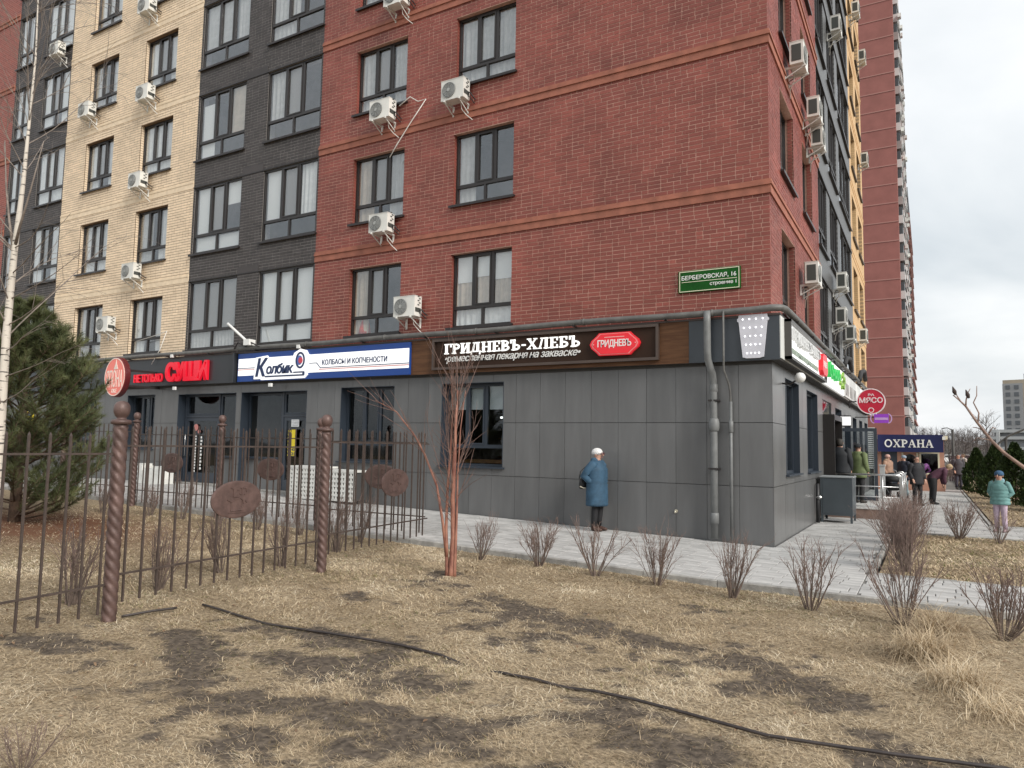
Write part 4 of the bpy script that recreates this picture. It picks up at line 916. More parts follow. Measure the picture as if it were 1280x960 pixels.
# small security lamps under and over the fascia
rr=random.Random(4)
def mini_lamp(x,z,lab):
    t=sign('spot_lamp',lab,'lamp',(fx(x,-.25),-.25,z)); m=MB(); m.box(-.05,.05,-.06,.0,0,.09); m.build('head',M_WLET,t); m=MB(); m.box(-.02,.02,0,.09,.03,.05); m.build('arm',M_SILL,t)
mini_lamp(-17.0,3.15,'small white sensor lamp under the fascia above the sushi shop door'); mini_lamp(-12.9,3.14,'small white sensor lamp under the fascia above the sausage shop door')
mini_lamp(-11.9,4.11,'tiny white lamp on top of the blue and white sign'); mini_lamp(-17.2,4.11,'tiny white lamp on top of the black sushi fascia')
# angled lamp arm and camera on the fascia
t=sign('floodlight_arm','white slanted floodlight arm standing on the fascia pipe between charcoal windows','lamp',(fx(-13.85,-.3),-.30,4.28))
m=MB(); m.tube([(0,0,.02),(-.1,-.05,.15),(-.55,-.30,.60)],.035,8); m.build('arm',M_WLET,t,smooth=True); m=MB(); m.box(-.10,.12,-.12,.1,.0,.16); m.build('box',M_WLET,t); m=MB(); m.tube([(-.6,0,-.05),(-.4,-.05,.1),(-.15,0,-.02),(.1,-.05,.08),(.4,0,-.05)],.02,6); m.build('cable',M_SILL,t,smooth=True)
# ================================================================== signs on the side wall
X0=.19
t=sign('side_bakery_sign','white framed side wall lightbox nearest the corner with raised letters and red badge','sign')
m=MB(); m.box(X0,X0+.06,.25,5.35,3.40,4.03); m.build('lightbox',M_LIGHTB,t)
m=MB()
for b_ in ((.19,5.41,4.03,4.08),(.19,5.41,3.35,3.40),(.19,.25,3.35,4.08),(5.35,5.41,3.35,4.08)): m.box(X0,X0+.12,b_[0],b_[1],b_[2],b_[3])
m.build('frame',mat('grey_umber_frame',(.06,.055,.05),.4),t)
m=MB(); text_on(m,'ГРИДНЕВЪ-ХЛЕБЪ',.45,4.15,3.70,3.94,X0+.06,X0+.14,plane='B',bold=.03); m.build('lettering',mat('grey_white_letter',(.62,.63,.63),.4),t)
m=MB(); text_on(m,'ремесленная пекарня на закваске',.45,4.15,3.46,3.60,X0+.06,X0+.075,plane='B',bold=.01); m.build('lettering',mat('green_grey_letter',(.30,.36,.30),.5),t)
m=MB(); m.prism([(4.3,3.55),(4.3,3.85),(4.5,3.95),(5.0,3.95),(5.2,3.85),(5.2,3.55),(5.0,3.46),(4.5,3.46)],X0+.06,X0+.16,'yz'); m.build('badge',M_RED_S,t,fix=True)
m=MB(); text_on(m,'ГРИДНЕВЪ',4.38,5.12,3.62,3.78,X0+.16,X0+.166,plane='B',bold=.01); m.build('lettering',M_WLET,t)
t=sign('green_shop_sign','white side wall sign with raised green swirls and lime leaves','sign')
M_GRL=mat('green_letter',(.02,.30,.06),.4,emit=(.03,.5,.1),estr=.25)
m=MB(); m.box(X0,X0+.04,5.5,10.2,3.36,4.05); m.build('board',M_LIGHTB,t)
for i,(yc,ry_,rz_) in enumerate(((6.0,.22,.2),(6.55,.2,.15),(7.05,.18,.14),(7.55,.2,.16),(8.05,.18,.15))):
    m=MB(); m.ring(yc,3.74+.03*math.sin(i*2),ry_,rz_,.07,X0+.04,X0+.15,20,.4*i,.4*i+5.2,plane='yz'); m.build('raised_swirl',M_GRL,t)
rb=random.Random(3); m=MB()
for i in range(12):
    y_,z_=rb.uniform(8.4,9.8),rb.uniform(3.5,3.95); m.prism([(y_-.14,z_),(y_,z_+.09),(y_+.16,z_+.05),(y_,z_-.05)],X0+.04+.004*i,X0+.10+.004*i,'yz')
build_each(m,'leaf_ornament',mat('lime_ornament',(.25,.42,.08),.5),t,fix=True)
t=sign('white_shop_sign','plain white side wall sign with grey pictures past the green lettering','sign')
m=MB(); m.box(X0,X0+.05,10.3,16.0,3.36,4.05); m.build('board',mat('grey_white_board',(.62,.63,.62),.5,var=.25,vscale=.9),t)
m=MB(); [m.box(X0+.05,X0+.056,10.6+i*1.3,11.5+i*1.3,3.42,3.78) for i in range(3)]; build_each(m,'picture',mat('grey_picture',(.30,.29,.28),.6,var=.5,vscale=4),t)
t=sign('pharmacy_sign','white and green sign box at the far end of the side wall','sign')
m=MB(); m.box(X0,X0+.25,16.6,21.8,3.30,4.0); m.build('board',M_LIGHTB,t); m=MB(); m.box(X0+.25,X0+.256,17.0,20.6,3.40,3.9); m.build('green_field',M_GRL,t); m=MB(); m.box(X0+.02,X0+.5,16.58,16.62,3.28,3.75); m.build('end_panel',M_WLET,t)
# blade signs
t=sign('meat_shop_blade_sign','round crimson blade sign with white meat lettering on the side wall','sign',(.82,12.28,3.31))
m=MB(); m.lathe([(.40,0),(.40,.12)],40,(0,-.06,0),'y'); m.build('drum',mat('crimson_sign',(.33,.006,.028),.35,emit=(.5,.01,.03),estr=.15),t)
m=MB(); m.ring(0,0,.415,.415,.03,-.075,.07,40); m.build('rim',mat('pink_white_letter',(.85,.72,.74),.4),t); m=MB(); text_on(m,'МЯСО',-.34,.34,-.05,.13,-.06,-.075,bold=.025); m.build('lettering',MATS['pink_white_letter'],t); m=MB(); text_on(m,'РА',-.08,.10,.17,.25,-.06,-.075,bold=.03); m.ring(0,-.28,.085,.085,.025,-.072,-.06,20); m.build('lettering',mat('pink_white_letter',(.85,.72,.74),.4),t)
m=MB(); m.box(-.64,-.40,-.015,.015,-.02,.02); m.box(-.66,-.62,-.02,.02,-.2,.2); m.build('bracket',M_SILL,t)
t=sign('purple_blade_sign','small purple and lilac blade sign below the round crimson sign','sign',(1.02,13.9,2.83))
m=MB(); m.box(-.22,.22,-.04,.04,-.15,.15); m.build('box',mat('purple_sign',(.17,.03,.30),.4,emit=(.3,.06,.5),estr=.2),t); m=MB(); m.box(-.2,.2,-.046,-.038,-.05,.03); m.ring(.2,0,.12,.17,.03,-.046,.02,16,-PI/2,PI/2); m.ring(-.22,0,.12,.17,.03,-.046,.02,16,PI/2,PI*1.5); m.build('print',mat('lilac_print',(.62,.40,.72),.5),t); m=MB(); m.box(-.82,-.22,-.01,.01,.03,.06); m.build('bracket',M_SILL,t)
t=sign('small_white_lightbox','small white box sign hanging beside the side entrance','sign',(.02,9.55,2.45))
m=MB(); m.box(.0,.42,-.06,.06,0,.26); m.build('box',M_LIGHTB,t); m=MB(); m.box(-.02,.44,-.07,.07,.26,.29); m.box(-.02,.44,-.07,.07,-.03,0); m.build('rim',M_SILL,t)
t=sign('globe_lamp','white globe lamp on a short bracket under the side fascia','lamp',(.0,1.05,2.98))
m=MB(); m.lathe([(.001,-.10),(.06,-.085),(.095,-.04),(.105,0),(.095,.04),(.06,.085),(.001,.10)],16,(.32,0,.1)); m.build('globe',M_WLET,t,smooth=True); m=MB(); m.tube([(0,0,0),(.14,0,-.02),(.25,0,.05)],.018,6); m.build('bracket',M_SILL,t,smooth=True)
# ================================================================== air conditioners
M_ACW=mat('white_ac_enamel',(.70,.695,.655),.4,var=.10,vscale=3,objvar=.10); M_ACG=mat('dark_fan_grille',(.12,.125,.125),.5); M_ACF=mat('coil_fins_dark',(.055,.06,.055),.6); M_BRK=mat('white_steel_bracket',(.66,.66,.63),.5)
ACM={}
def ac_proto(W_=.82,H_=.55,D_=.30):
    b=MB(); b.box(-W_/2,W_/2,-D_/2,D_/2,0,H_); b.box(-W_/2-.006,W_/2+.006,-D_/2-.006,D_/2+.006,H_,H_+.012); body=b.mesh('case',M_ACW)
    g=MB(); cx_,cz_=-W_*.15,H_*.5; g.lathe([(.185,0),(.185,.014)],32,(cx_,-D_/2-.014,cz_),'y'); back=g.mesh('fan_opening',M_ACG)
    g=MB()
    for r_ in (.045,.08,.11,.14,.175): g.ring(cx_,cz_,r_+.006,r_+.006,.010,-D_/2-.022,-D_/2-.013,24)
    for i in range(10):
        a=i*PI/5; g.bar((cx_+.04*math.cos(a),-D_/2-.019,cz_+.04*math.sin(a)),(cx_+.182*math.cos(a+.35),-D_/2-.019,cz_+.182*math.sin(a+.35)),.005)
    g.lathe([(.042,0),(.03,.012)],16,(cx_,-D_/2-.030,cz_),'y'); grille=g.mesh('fan_grille',mat('grey_wire_grille',(.36,.37,.36),.5))
    g=MB(); g.box(W_/2,W_/2+.008,-D_/2+.03,D_/2-.03,.10,.20)
    for i in range(5): g.box(W_/2,W_/2+.009,-.02+(i%2)*.05,.04+(i%2)*.05,.26+i*.05,.285+i*.05)
    vents=g.mesh('side_vents',M_ACF)
    g=MB(); g.box(-W_/2-.007,-W_/2,-D_/2+.045,D_/2-.04,.06,H_-.06); coil=g.mesh('coil',M_ACF)
    g=MB(); dw=D_/2+.12
    for s_ in (-1,1):
        x=s_*W_*.33; g.box(x-.02,x+.02,-D_/2-.03,dw,-.04,0); g.box(x-.02,x+.02,dw-.03,dw,-.36,-.04); g.bar((x,-D_/2,-.03),(x,dw-.02,-.34),.02)
    brk=g.mesh('bracket',M_BRK); br2=[]
    for s_ in (-1,1):
        g=MB(); x=s_*W_*.33; g.box(x-.02,x+.02,-D_/2-.03,dw,-.04,0); g.box(x-.02,x+.02,dw-.03,dw,-.24,-.04); g.bar((x,-D_/2,-.03),(x,dw-.02,-.22),.02); br2.append(g.mesh('bracket',M_BRK))
    g=MB(); x=W_/2; g.tube([(x,.05,.16),(x+.07,.06,.15),(x+.10,.12,.08),(x+.08,dw,.06)],.016,6); g.tube([(x,.05,.10),(x+.05,.08,.05),(x+.06,dw,-.02)],.012,6); pipe=g.mesh('hose',mat('black_pipe_insulation',(.04,.04,.042),.8))
    g=MB(); g.tube([(x*.3,.1,0),(x*.35,.12,-.16),(x*.6,.2,-.28),(x*1.1,dw-.02,-.42)],.010,5); drain=g.mesh('drain_hose',mat('white_drain_hose',(.72,.70,.66),.6))
    return [('case',body),('fan_opening',back),('fan_grille',grille),('side_vents',vents),('coil',coil),('bracket',br2[0]),('bracket',br2[1]),('hose',pipe),('drain_hose',drain)]
AP=ac_proto(.62,.47,.27); AP2=ac_proto(.58,.44,.26)
def ac(face,u,z,label,proto=AP,d=.27):
    t=empty('air_conditioner',(u,-d,z) if face=='A' else (d,u,z),0 if face=='A' else PI/2,label,'air conditioner','outdoor air conditioner units on the facades')
    for n_,me_ in proto: put(n_,me_,t)
    return t
ac('A',-8.12,4.66,'white air conditioner between the two lowest red brick windows above the shop signs')
ac('A',-9.0,6.80,'white air conditioner under the left second storey red brick window',AP2)
ac('A',-9.08,9.66,'white air conditioner with loose white hose under the left third storey red brick window')
ac('A',-6.9,9.64,'white air conditioner at the left corner of the right third storey red brick window')
ac('A',-8.75,12.52,'white air conditioner under the left fourth storey red brick window at the top edge')
ac('A',-20.35,5.10,'white air conditioner beside the lowest left cream wall window')
ac('A',-19.15,6.70,'white air conditioner under the second storey right cream wall window')
ac('A',-19.1,9.62,'white air conditioner under the third storey right cream wall window')
ac('A',-19.0,12.48,'white air conditioner under the fourth storey right cream wall window')
ac('A',-22.3,12.66,'large white air conditioner at the left foot of a cream wall window')
ac('A',-19.2,15.48,'white air conditioner at the top edge of the cream wall')
ac('A',-24.5,15.45,'white air conditioner under the left charcoal window near the top edge',AP2)
ac('B',1.95,9.62,'white air conditioner nearest the corner on the side wall, high up')
ac('B',4.35,9.50,'white air conditioner under the second side window column of the red wall'); ac('B',4.9,9.02,'lower of the two stacked white air conditioners on the red side wall',AP2)
ac('B',3.6,5.38,'white air conditioner between the two lowest side wall windows')
ac('B',10.0,6.55,'white air conditioner on the charcoal side wall, second row'); ac('B',9.6,5.42,'white air conditioner on the charcoal side wall just above the green sign')
ac('B',12.4,5.32,'white air conditioner further along the charcoal side wall above the signs'); ac('B',17.8,6.02,'white air conditioner low on the yellow end of the side wall')
ac('B',20.9,19.0,'white air conditioner high on the yellow end of the side wall'); ac('B',20.8,14.25,'white air conditioner midway up the yellow end of the side wall')
ac('B',9.8,14.5,'white air conditioner high on the charcoal side wall'); ac('B',17.8,19.5,'white air conditioner at the top of the yellow end of the side wall')
# loose hoses and cables hanging on the wall
t=empty('loose_hose',(0,0,0),0,'thin white drain hose dangling in a loop from the third storey air conditioner','hose')
m=MB(); m.tube([(-8.62,-.2,9.95),(-8.35,-.12,10.16),(-8.15,-.06,10.02),(-7.92,-.05,10.03),(-8.3,-.06,9.6),(-8.75,-.08,9.05),(-8.95,-.1,8.75)],.014,5); m.build('hose_run',MATS['white_drain_hose'],t,smooth=True)
t=empty('loose_cable',(0,0,0),0,'thin pale cable slanting down from the cream wall to the black fascia','cable')
m=MB(); m.tube([(-19.0,-.05,4.75),(-17.9,-.08,4.88),(-17.35,-.15,4.95),(-17.55,-.2,4.4),(-17.85,-.25,3.95)],.012,5); m.build('cable_run',MATS['white_drain_hose'],t,smooth=True)
t=empty('black_hose_bundle',(0,0,0),0,'black looped hose on the side fascia above the white signs','hose')
m=MB(); m.tube([(.3,9.8,4.25),(.32,10.2,4.5),(.34,10.9,4.55),(.34,11.3,4.35),(.32,11.6,4.25)],.07,8); m.tube([(.3,15.0,4.25),(.32,15.5,4.6),(.36,16.3,4.7),(.36,16.8,4.4)],.08,8); m.build('hose_run',MATS['black_pipe_insulation'],t,smooth=True)
# red traffic cone and bright things inside a window
t=empty('interior_lamp',(-5.86,.55,2.0),0,'small yellow lamp glowing inside the bakery window','lamp')
m=MB(); m.lathe([(.001,-.06),(.045,-.05),(.06,0),(.045,.05),(.02,.08)],12); m.build('shade',mat('yellow_glow',(.6,.4,.05),.4,emit=(1,.6,.08),estr=1.2),t,smooth=True); m=MB(); m.tube([(0,0,.08),(0,0,1.2)],.006,5); m.build('cord',M_SILL,t)
t=empty('strip_light',(-5.95,.75,2.32),0,'thin white strip light inside the bakery window','lamp')
m=MB(); m.box(-.16,.16,-.03,.03,0,.035); m.build('tube',mat('white_strip_glow',(.9,.9,.9),.4,emit=(1,1,.95),estr=2.0),t); m=MB(); m.box(-.005,.005,-.005,.005,.035,1.0); m.build('cord',M_SILL,t)
t=empty('orange_bag',(-9.95,.33,4.45),0,'orange red folded fabric standing inside the lowest left red brick window','bag')
m=MB(); m.lathe([(.17,0),(.15,.15),(.10,.33),(.03,.52),(.001,.55)],10); m.build('fabric',mat('orange_red_fabric',(.55,.05,.025),.8,var=.2,vscale=6),t,smooth=True)
# ================================================================== wrought fence
M_IRON=mat('brown_painted_iron',(.12,.075,.066),.5,var=.25,vscale=8,bump=.12,bscale=60,metal=.25)
M_IRON2=mat('brown_iron_bars',(.075,.055,.047),.5,var=.25,vscale=8,metal=.25)
def lawn_z(x): return ground_z(x)+LAWN_OFF
def twisted_post_mesh(h=1.80,R=.058):
    m=MB(); n=32; k=int(h/.014)
    for i in range(k+1):
        z=-.15+(h+.15)*i/k
        for j in range(n):
            a=2*PI*j/n; r=R*(.86+.28*abs(math.sin(2*a+z*2*PI/.20))**.6) if z<h-.02 else R
            m.v.append((r*math.cos(a),r*math.sin(a),z))
    for i in range(k):
        for j in range(n): q=i*n+j; w=i*n+(j+1)%n; m.f.append((q,w,w+n,q+n))
    return m.mesh('post',M_IRON,True)
POSTM=twisted_post_mesh(); m=MB(); m.lathe([(.052,1.79),(.086,1.795),(.090,1.82),(.080,1.835),(.045,1.84),(.040,1.855),(.055,1.87),(.068,1.90),(.073,1.935),(.068,1.97),(.05,1.998),(.02,2.012),(.001,2.014)],20); CAPM=m.mesh('ball_finial',M_IRON,True)
def picket_mesh(h):
    m=MB(); w=.0088; m.v+=[(-w,-w,-.05),(w,-w,-.05),(w,w,-.05),(-w,w,-.05),(-w,-w,h-.03),(w,-w,h-.03),(w,w,h-.03),(-w,w,h-.03),(0,0,h)]
    m.f+=[(3,2,1,0)]+[(i,(i+1)%4,4+(i+1)%4,4+i) for i in range(4)]+[(4+i,4+(i+1)%4,8) for i in range(4)]; return m.mesh('picket',M_IRON2)
PICK=picket_mesh(1.59)
def medal_mesh():
    m=MB(); m.lathe([(.19,-.010),(.205,-.006),(.205,.006),(.19,.010)],36,(0,0,0),'y',sx=1.75,sy=1.0); a=m.mesh('medallion',M_IRON)
    q=MB()
    def st(p,r=.008): q.tube([(x,-.011,z) for x,z in p],r,5)
    st([(-.10,.13),(-.06,.12),(-.06,.03),(.02,.03)]); st([(.0,.10),(.03,.13),(.06,.12),(.065,.05)]); st([(.03,.10),(.03,.06),(.05,.05)]); st([(.08,.12),(.12,.12),(.13,.07),(.10,.05)])
    st([(-.14,.0),(-.08,-.025),(-.03,.0),(.04,.015),(.08,-.01),(.09,-.05)]); st([(-.09,-.03),(-.09,-.12),(.07,-.12)]); st([(.06,-.01),(.065,-.09)]); st([(.12,-.02),(.14,-.04)]); st([(-.12,-.145),(.12,-.145)],.006)
    return a,q.mesh('monogram',M_IRON)
MEDM=medal_mesh()
def fence_run(name,label,posts,medals,steps,pk=.178):
    t=empty(name,(posts[0][0],posts[0][1],lawn_z(posts[0][0])),0,label,'fence'); ox,oy,oz=t.location
    for (x,y,show) in posts:
        if not show: continue
        p=put('post',POSTM,t,(x-ox,y-oy,lawn_z(x)-oz)); put('ball_finial',CAPM,p)
    for i in range(len(posts)-1):
        a=Vector(posts[i][:2]); b=Vector(posts[i+1][:2]); L_=(b-a).length; d=(b-a)/L_; ang=math.atan2(d.y,d.x); zb=steps[i]-oz
        for zr in (.0,-1.19):
            m=MB(); m.bar((a.x-ox,a.y-oy,zb+zr),(b.x-ox,b.y-oy,zb+zr),.022,.018); m.build('rail',M_IRON2,t)
        n=int(L_/pk); s0=(L_-pk*(n-1))/2
        for j in range(n):
            p=a+d*(s0+pk*j); put('picket',PICK,t,(p.x-ox,p.y-oy,zb-1.40),(0,0,ang))
        if medals[i] is not None:
            f,zc=medals[i]; p=a+d*(L_*f)
            rz=ang
            mo=put('medallion',MEDM[0],t,(p.x-ox+(.024*math.sin(rz)),p.y-oy-.024*math.cos(rz),zb-.58),(0,0,rz)); put('monogram',MEDM[1],mo)
    return t
fence_run('wrought_fence','brown wrought iron fence with twisted posts and oval medallions across the left foreground',
  [(-3.65,-15.2,True),(-3.89,-12.35,True),(-4.13,-9.46,True),(-4.37,-6.55,True),(-4.62,-3.99,False)],[None,None,(.49,1.04),(.62,1.1)],[1.50,1.56,1.635,1.70])
fence_run('wrought_fence','brown wrought iron fence with medallions parallel to the shops behind the nearer fence',
  [(-15.3,-3.99,True),(-12.5,-3.99,True),(-9.7,-3.99,True),(-7.02,-3.99,True),(-4.66,-3.99,False)],[None,(.47,1.15),(.54,1.2),(.61,1.12)],[1.86,1.80,1.76,1.72])
# ================================================================== plant generators
class Plant:
    def __init__(s,seed): s.r=random.Random(seed); s.thick=MB(); s.fine=MB(); s.tips=[]
    def rnd(s,a=1.0): return Vector((s.r.uniform(-a,a),s.r.uniform(-a,a),s.r.uniform(-a,a)))
    def branch(s,p,d,L_,r0,r1,seg=5,wob=.12,up=.0,n=5,fine=False,grav=0.0):
        pts=[Vector(p)]; d=Vector(d).normalized(); st=L_/seg
        for i in range(seg):
            d=(d+s.rnd(wob)+Vector((0,0,up-grav*i/seg))).normalized(); pts.append(pts[-1]+d*st)
        rad=[r0+(r1-r0)*(i/seg) for i in range(seg+1)]
        (s.fine if fine else s.thick).tube(pts,rad,n,cap=False); return pts,d
    def along(s,pts,f):
        k=f*(len(pts)-1); i=min(int(k),len(pts)-2); return pts[i].lerp(pts[i+1],k-i),(pts[i+1]-pts[i]).normalized()
def perp(d,r):
    v=Vector((r.uniform(-1,1),r.uniform(-1,1),r.uniform(-1,1))); v=v-d*v.dot(d); return v.normalized()
M_STEM=mat('grey_brown_shrub_bark',(.16,.12,.10),.85,var=.35,vscale=14,bump=.2,bscale=80)
M_TWIG=mat('purple_brown_twigs',(.20,.14,.12),.85,var=.3,vscale=18)
def shrub_meshes(seed,h=.75,w=.40,stems=15,dense=1.0,r0=.0075,fork=2):
    P_=Plant(seed); r=P_.r
    for i in range(stems):
        a=r.uniform(0,2*PI); sp=r.random()**.7; base=Vector((math.cos(a)*.05*r.random(),math.sin(a)*.05*r.random(),-.03))
        d=Vector((math.cos(a)*sp*w/h*1.05,math.sin(a)*sp*w/h*1.05,1)); L_=h*r.uniform(.72,1.02)*math.sqrt(1+(sp*w/h)**2)*.86
        pts,dd=P_.branch(base,d,L_*(r.uniform(.45,.8) if r.random()<.2 else 1),r0*r.uniform(.6,1.3),r0*.42,7,.11,.05,5)
        for k in range(int(r.randint(3,5)*dense)):
            f=r.uniform(.35,1.0); p,t_=P_.along(pts,f); q=(t_+perp(t_,r)*r.uniform(.35,.8)+Vector((0,0,.25))).normalized(); l=h*r.uniform(.12,.30)
            p2,d2=P_.branch(p,q,l,r0*.42,r0*.22,4,.12,.05,4,True)
            for j in range(fork):
                p3,t3=P_.along(p2,r.uniform(.3,1)); P_.branch(p3,(t3+perp(t3,r)*.7).normalized(),l*r.uniform(.3,.6),r0*.25,r0*.15,3,.15,.05,3,True)
    return P_.thick.mesh('stems',M_STEM,True),P_.fine.mesh('twigs',M_TWIG,True)
SHV=[shrub_meshes(100+i,h=.78,w=.50,dense=d_*1.5,stems=s_+6) for i,(d_,s_) in enumerate(((1.0,15),(1.25,18),(.75,11),(1.4,15),(.9,20),(1.1,9)))]
SHD=[shrub_meshes(200+i,h=1.0,w=.56,stems=30,dense=2.3,fork=3) for i in range(2)]
SHT=[shrub_meshes(300+i,h=.85,w=.28,stems=20,dense=1.1) for i in range(2)]
ri=random.Random(77)
def shrub(x,y,label,group,kind=SHV,v=0,s=1.0,z=None):
    t=empty('bare_shrub',(x,y,(lawn_z(x) if z is None else z)),ri.uniform(0,6.28),label,'shrub',group); t.scale=(s*ri.uniform(.80,1.18),s*ri.uniform(.80,1.18),s*ri.uniform(.86,1.1)); t.rotation_euler=(ri.uniform(-.10,.10),ri.uniform(-.10,.10),t.rotation_euler.z)
    a,b=kind[v%len(kind)]; put('stems',a,t); put('twigs',b,t)['kind']='stuff'; return t
G1='bare shrubs in a row along the front kerb'
for i,(x,y,s,lab) in enumerate([(-3.34,-4.36,.86,'bare vase-shaped shrub just right of the red-barked tree'),(-2.41,-4.30,.92,'bare shrub at the kerb, second right of the red-barked tree'),(-1.52,-4.36,1.0,'bare shrub directly in front of the woman in blue'),
  (-.64,-4.42,1.02,'bare spreading shrub at the kerb right of the woman in blue'),(.32,-4.52,1.06,'bare dense shrub standing in front of the grey drainpipe base'),(1.22,-4.66,1.08,'bare wide shrub in front of the building corner'),
  (2.13,-4.90,1.16,'tall bare shrub with thick pale stems behind the dry grass tuft'),(2.99,-4.95,1.12,'bare shrub at the right edge of the front lawn')]):
    shrub(x,y,lab,G1,SHV,i,s)
G2='bare shrubs behind the nearer iron fence'
for i,(x,y,s,lab) in enumerate([(-4.95,-9.35,1.05,'bare shrub behind the fence left of the nearest twisted post'),(-4.92,-8.45,.95,'bare shrub behind the fence right of the nearest twisted post'),(-5.24,-7.4,1.0,'bare shrub behind the large oval fence medallion'),
  (-5.0,-6.62,1.05,'bare shrub left of the second twisted post'),(-5.3,-5.3,1.1,'tall bare shrub right of the second twisted post'),(-5.65,-4.4,.95,'bare shrub below the smaller fence medallion'),
  (-10.7,-4.75,.9,'bare shrub at the shop kerb behind the nearest twisted post'),(-9.9,-4.6,.95,'bare shrub at the shop kerb below the leftmost far medallion'),(-11.7,-5.1,.85,'bare shrub at the shop kerb beside the pine'),
  (-8.9,-4.6,.95,'bare shrub at the shop kerb left of the large medallion'),(-7.9,-4.55,1.0,'bare shrub at the shop kerb below the middle far medallion'),(-6.9,-4.5,1.0,'bare shrub at the shop kerb just left of the second post'),(-5.0,-10.3,1.0,'bare shrub behind the fence at the left edge of the picture')]):
    shrub(x,y,lab,G2,SHT,i,s)
shrub(-1.66,-11.38,'few bare brown stems poking up at the bottom left corner','bare shrubs in the foreground',SHV,2,.42)
G3='bare shrubs around the small lawn'
for i,(x,y,s,lab) in enumerate([(2.08,-1.45,1.0,'dense bare twiggy bush at the front corner of the small lawn'),(1.98,-.4,1.02,'dense bare twiggy bush, second from the front of the small lawn hedge'),(1.98,.7,1.05,'dense bare twiggy bush in the middle of the small lawn hedge'),(1.95,1.8,1.05,'dense bare twiggy bush, fourth in the small lawn hedge'),(1.95,2.9,1.05,'dense bare twiggy bush at the far end of the small lawn hedge')]): shrub(x,y,lab,G3,SHD,i,s,-.02)
shrub(2.88,3.85,'open bare shrub at the back edge of the small lawn in front of the path',G3,SHV,1,1.25,-.02); shrub(3.52,3.45,'open bare shrub in front of the child in the mint jacket',G3,SHV,2,.95,-.02)
# ---- red-barked tree
M_RBARK=mat('red_peeling_bark',(.17,.062,.045),.6,col2=(.36,.17,.115),vscale=14,stretch=(1,1,.35),bump=.3,bscale=40,spec=.5)
M_RBR=mat('brown_red_branches',(.16,.098,.08),.7,var=.35,vscale=12)
P_=Plant(42); r=P_.r
trunk=MB(); bx,by=-2.95,-5.68; zb=lawn_z(bx)
t=empty('red_barked_tree',(bx,by,zb),0,'slender multi-stemmed bare tree with glossy red bark in the middle of the lawn','tree')
S1=[(0,0,-.06),(.0,.0,.08),(.01,.01,.5),(-.005,.0,1.0),(.0,.01,1.5),(.01,.0,1.95),(.02,.02,2.4)]; trunk.tube(S1,[.060,.042,.034,.031,.026,.019,.009],10)
S2=[(-.05,-.02,-.05),(-.055,-.02,.1),(-.085,-.02,.6),(-.085,-.01,1.1),(-.06,.0,1.6),(-.05,.02,2.1),(-.10,.03,2.6)]; trunk.tube(S2,[.034,.025,.020,.017,.015,.011,.006],8)
S3=[(-.06,-.03,.25),(-.13,-.04,.7),(-.22,-.06,1.15),(-.40,-.1,1.55),(-.56,-.12,1.80),(-.86,-.15,2.12),(-1.20,-.2,2.28)]; trunk.tube(S3,[.022,.019,.016,.013,.010,.007,.004],7)
S4=[(.045,0,-.04),(.05,0,.1),(.055,.01,.7),(.05,.02,1.3),(.07,.03,1.9),(.12,.05,2.4)]; trunk.tube(S4,[.03,.022,.016,.012,.008,.004],8)
trunk.build('trunk',M_RBARK,t,smooth=True)
main=[Vector(p) for p in S1]
for i in range(32):
    f=r.uniform(.42,1.0); p,_=P_.along(main,f); a=r.uniform(0,2*PI); sp=r.uniform(.08,.72); d=Vector((math.cos(a)*sp,math.sin(a)*sp,1)); L_=r.uniform(.6,1.3)*(1.12-.25*f)
    pts,dd=P_.branch(p,d,L_,r.uniform(.0055,.0095),.0024,7,.07,.05,5)
    for k in range(r.randint(2,5)):
        q,tt_=P_.along(pts,r.uniform(.25,1)); p2,_d=P_.branch(q,(tt_+perp(tt_,r)*r.uniform(.3,.7)).normalized(),r.uniform(.15,.45),.003,.0014,4,.12,.06,4,True)
        if r.random()<.6: q2,t2=P_.along(p2,r.uniform(.3,.9)); P_.branch(q2,(t2+perp(t2,r)*.6).normalized(),r.uniform(.08,.2),.002,.0012,3,.12,.04,3,True)
for i in range(16):
    f=r.uniform(.15,.55); p,_=P_.along(main,f+.2); a=r.uniform(0,2*PI); d=Vector((math.cos(a),math.sin(a),r.uniform(.5,1.0))); P_.branch(p,d,r.uniform(.25,.6),.005,.0018,5,.16,.06,4,True)
left=[Vector(p) for p in S3]
for i in range(14):
    p,t0=P_.along(left,r.uniform(.35,1)); P_.branch(p,(t0+perp(t0,r)*.6+Vector((-.1,0,.2))).normalized(),r.uniform(.3,.7),.0045,.0016,5,.10,.03,4,True)
for i in range(4):
    p,t0=P_.along(left,r.uniform(.5,.95)); P_.branch(p,Vector((-1,r.uniform(-.3,.3),.25+.2*i)),r.uniform(.5,.8),.005,.0018,6,.08,.0,4,True)
P_.thick.build('branches',M_RBR,t,smooth=True); P_.fine.build('twigs',M_RBR,t,smooth=True)['kind']='stuff'
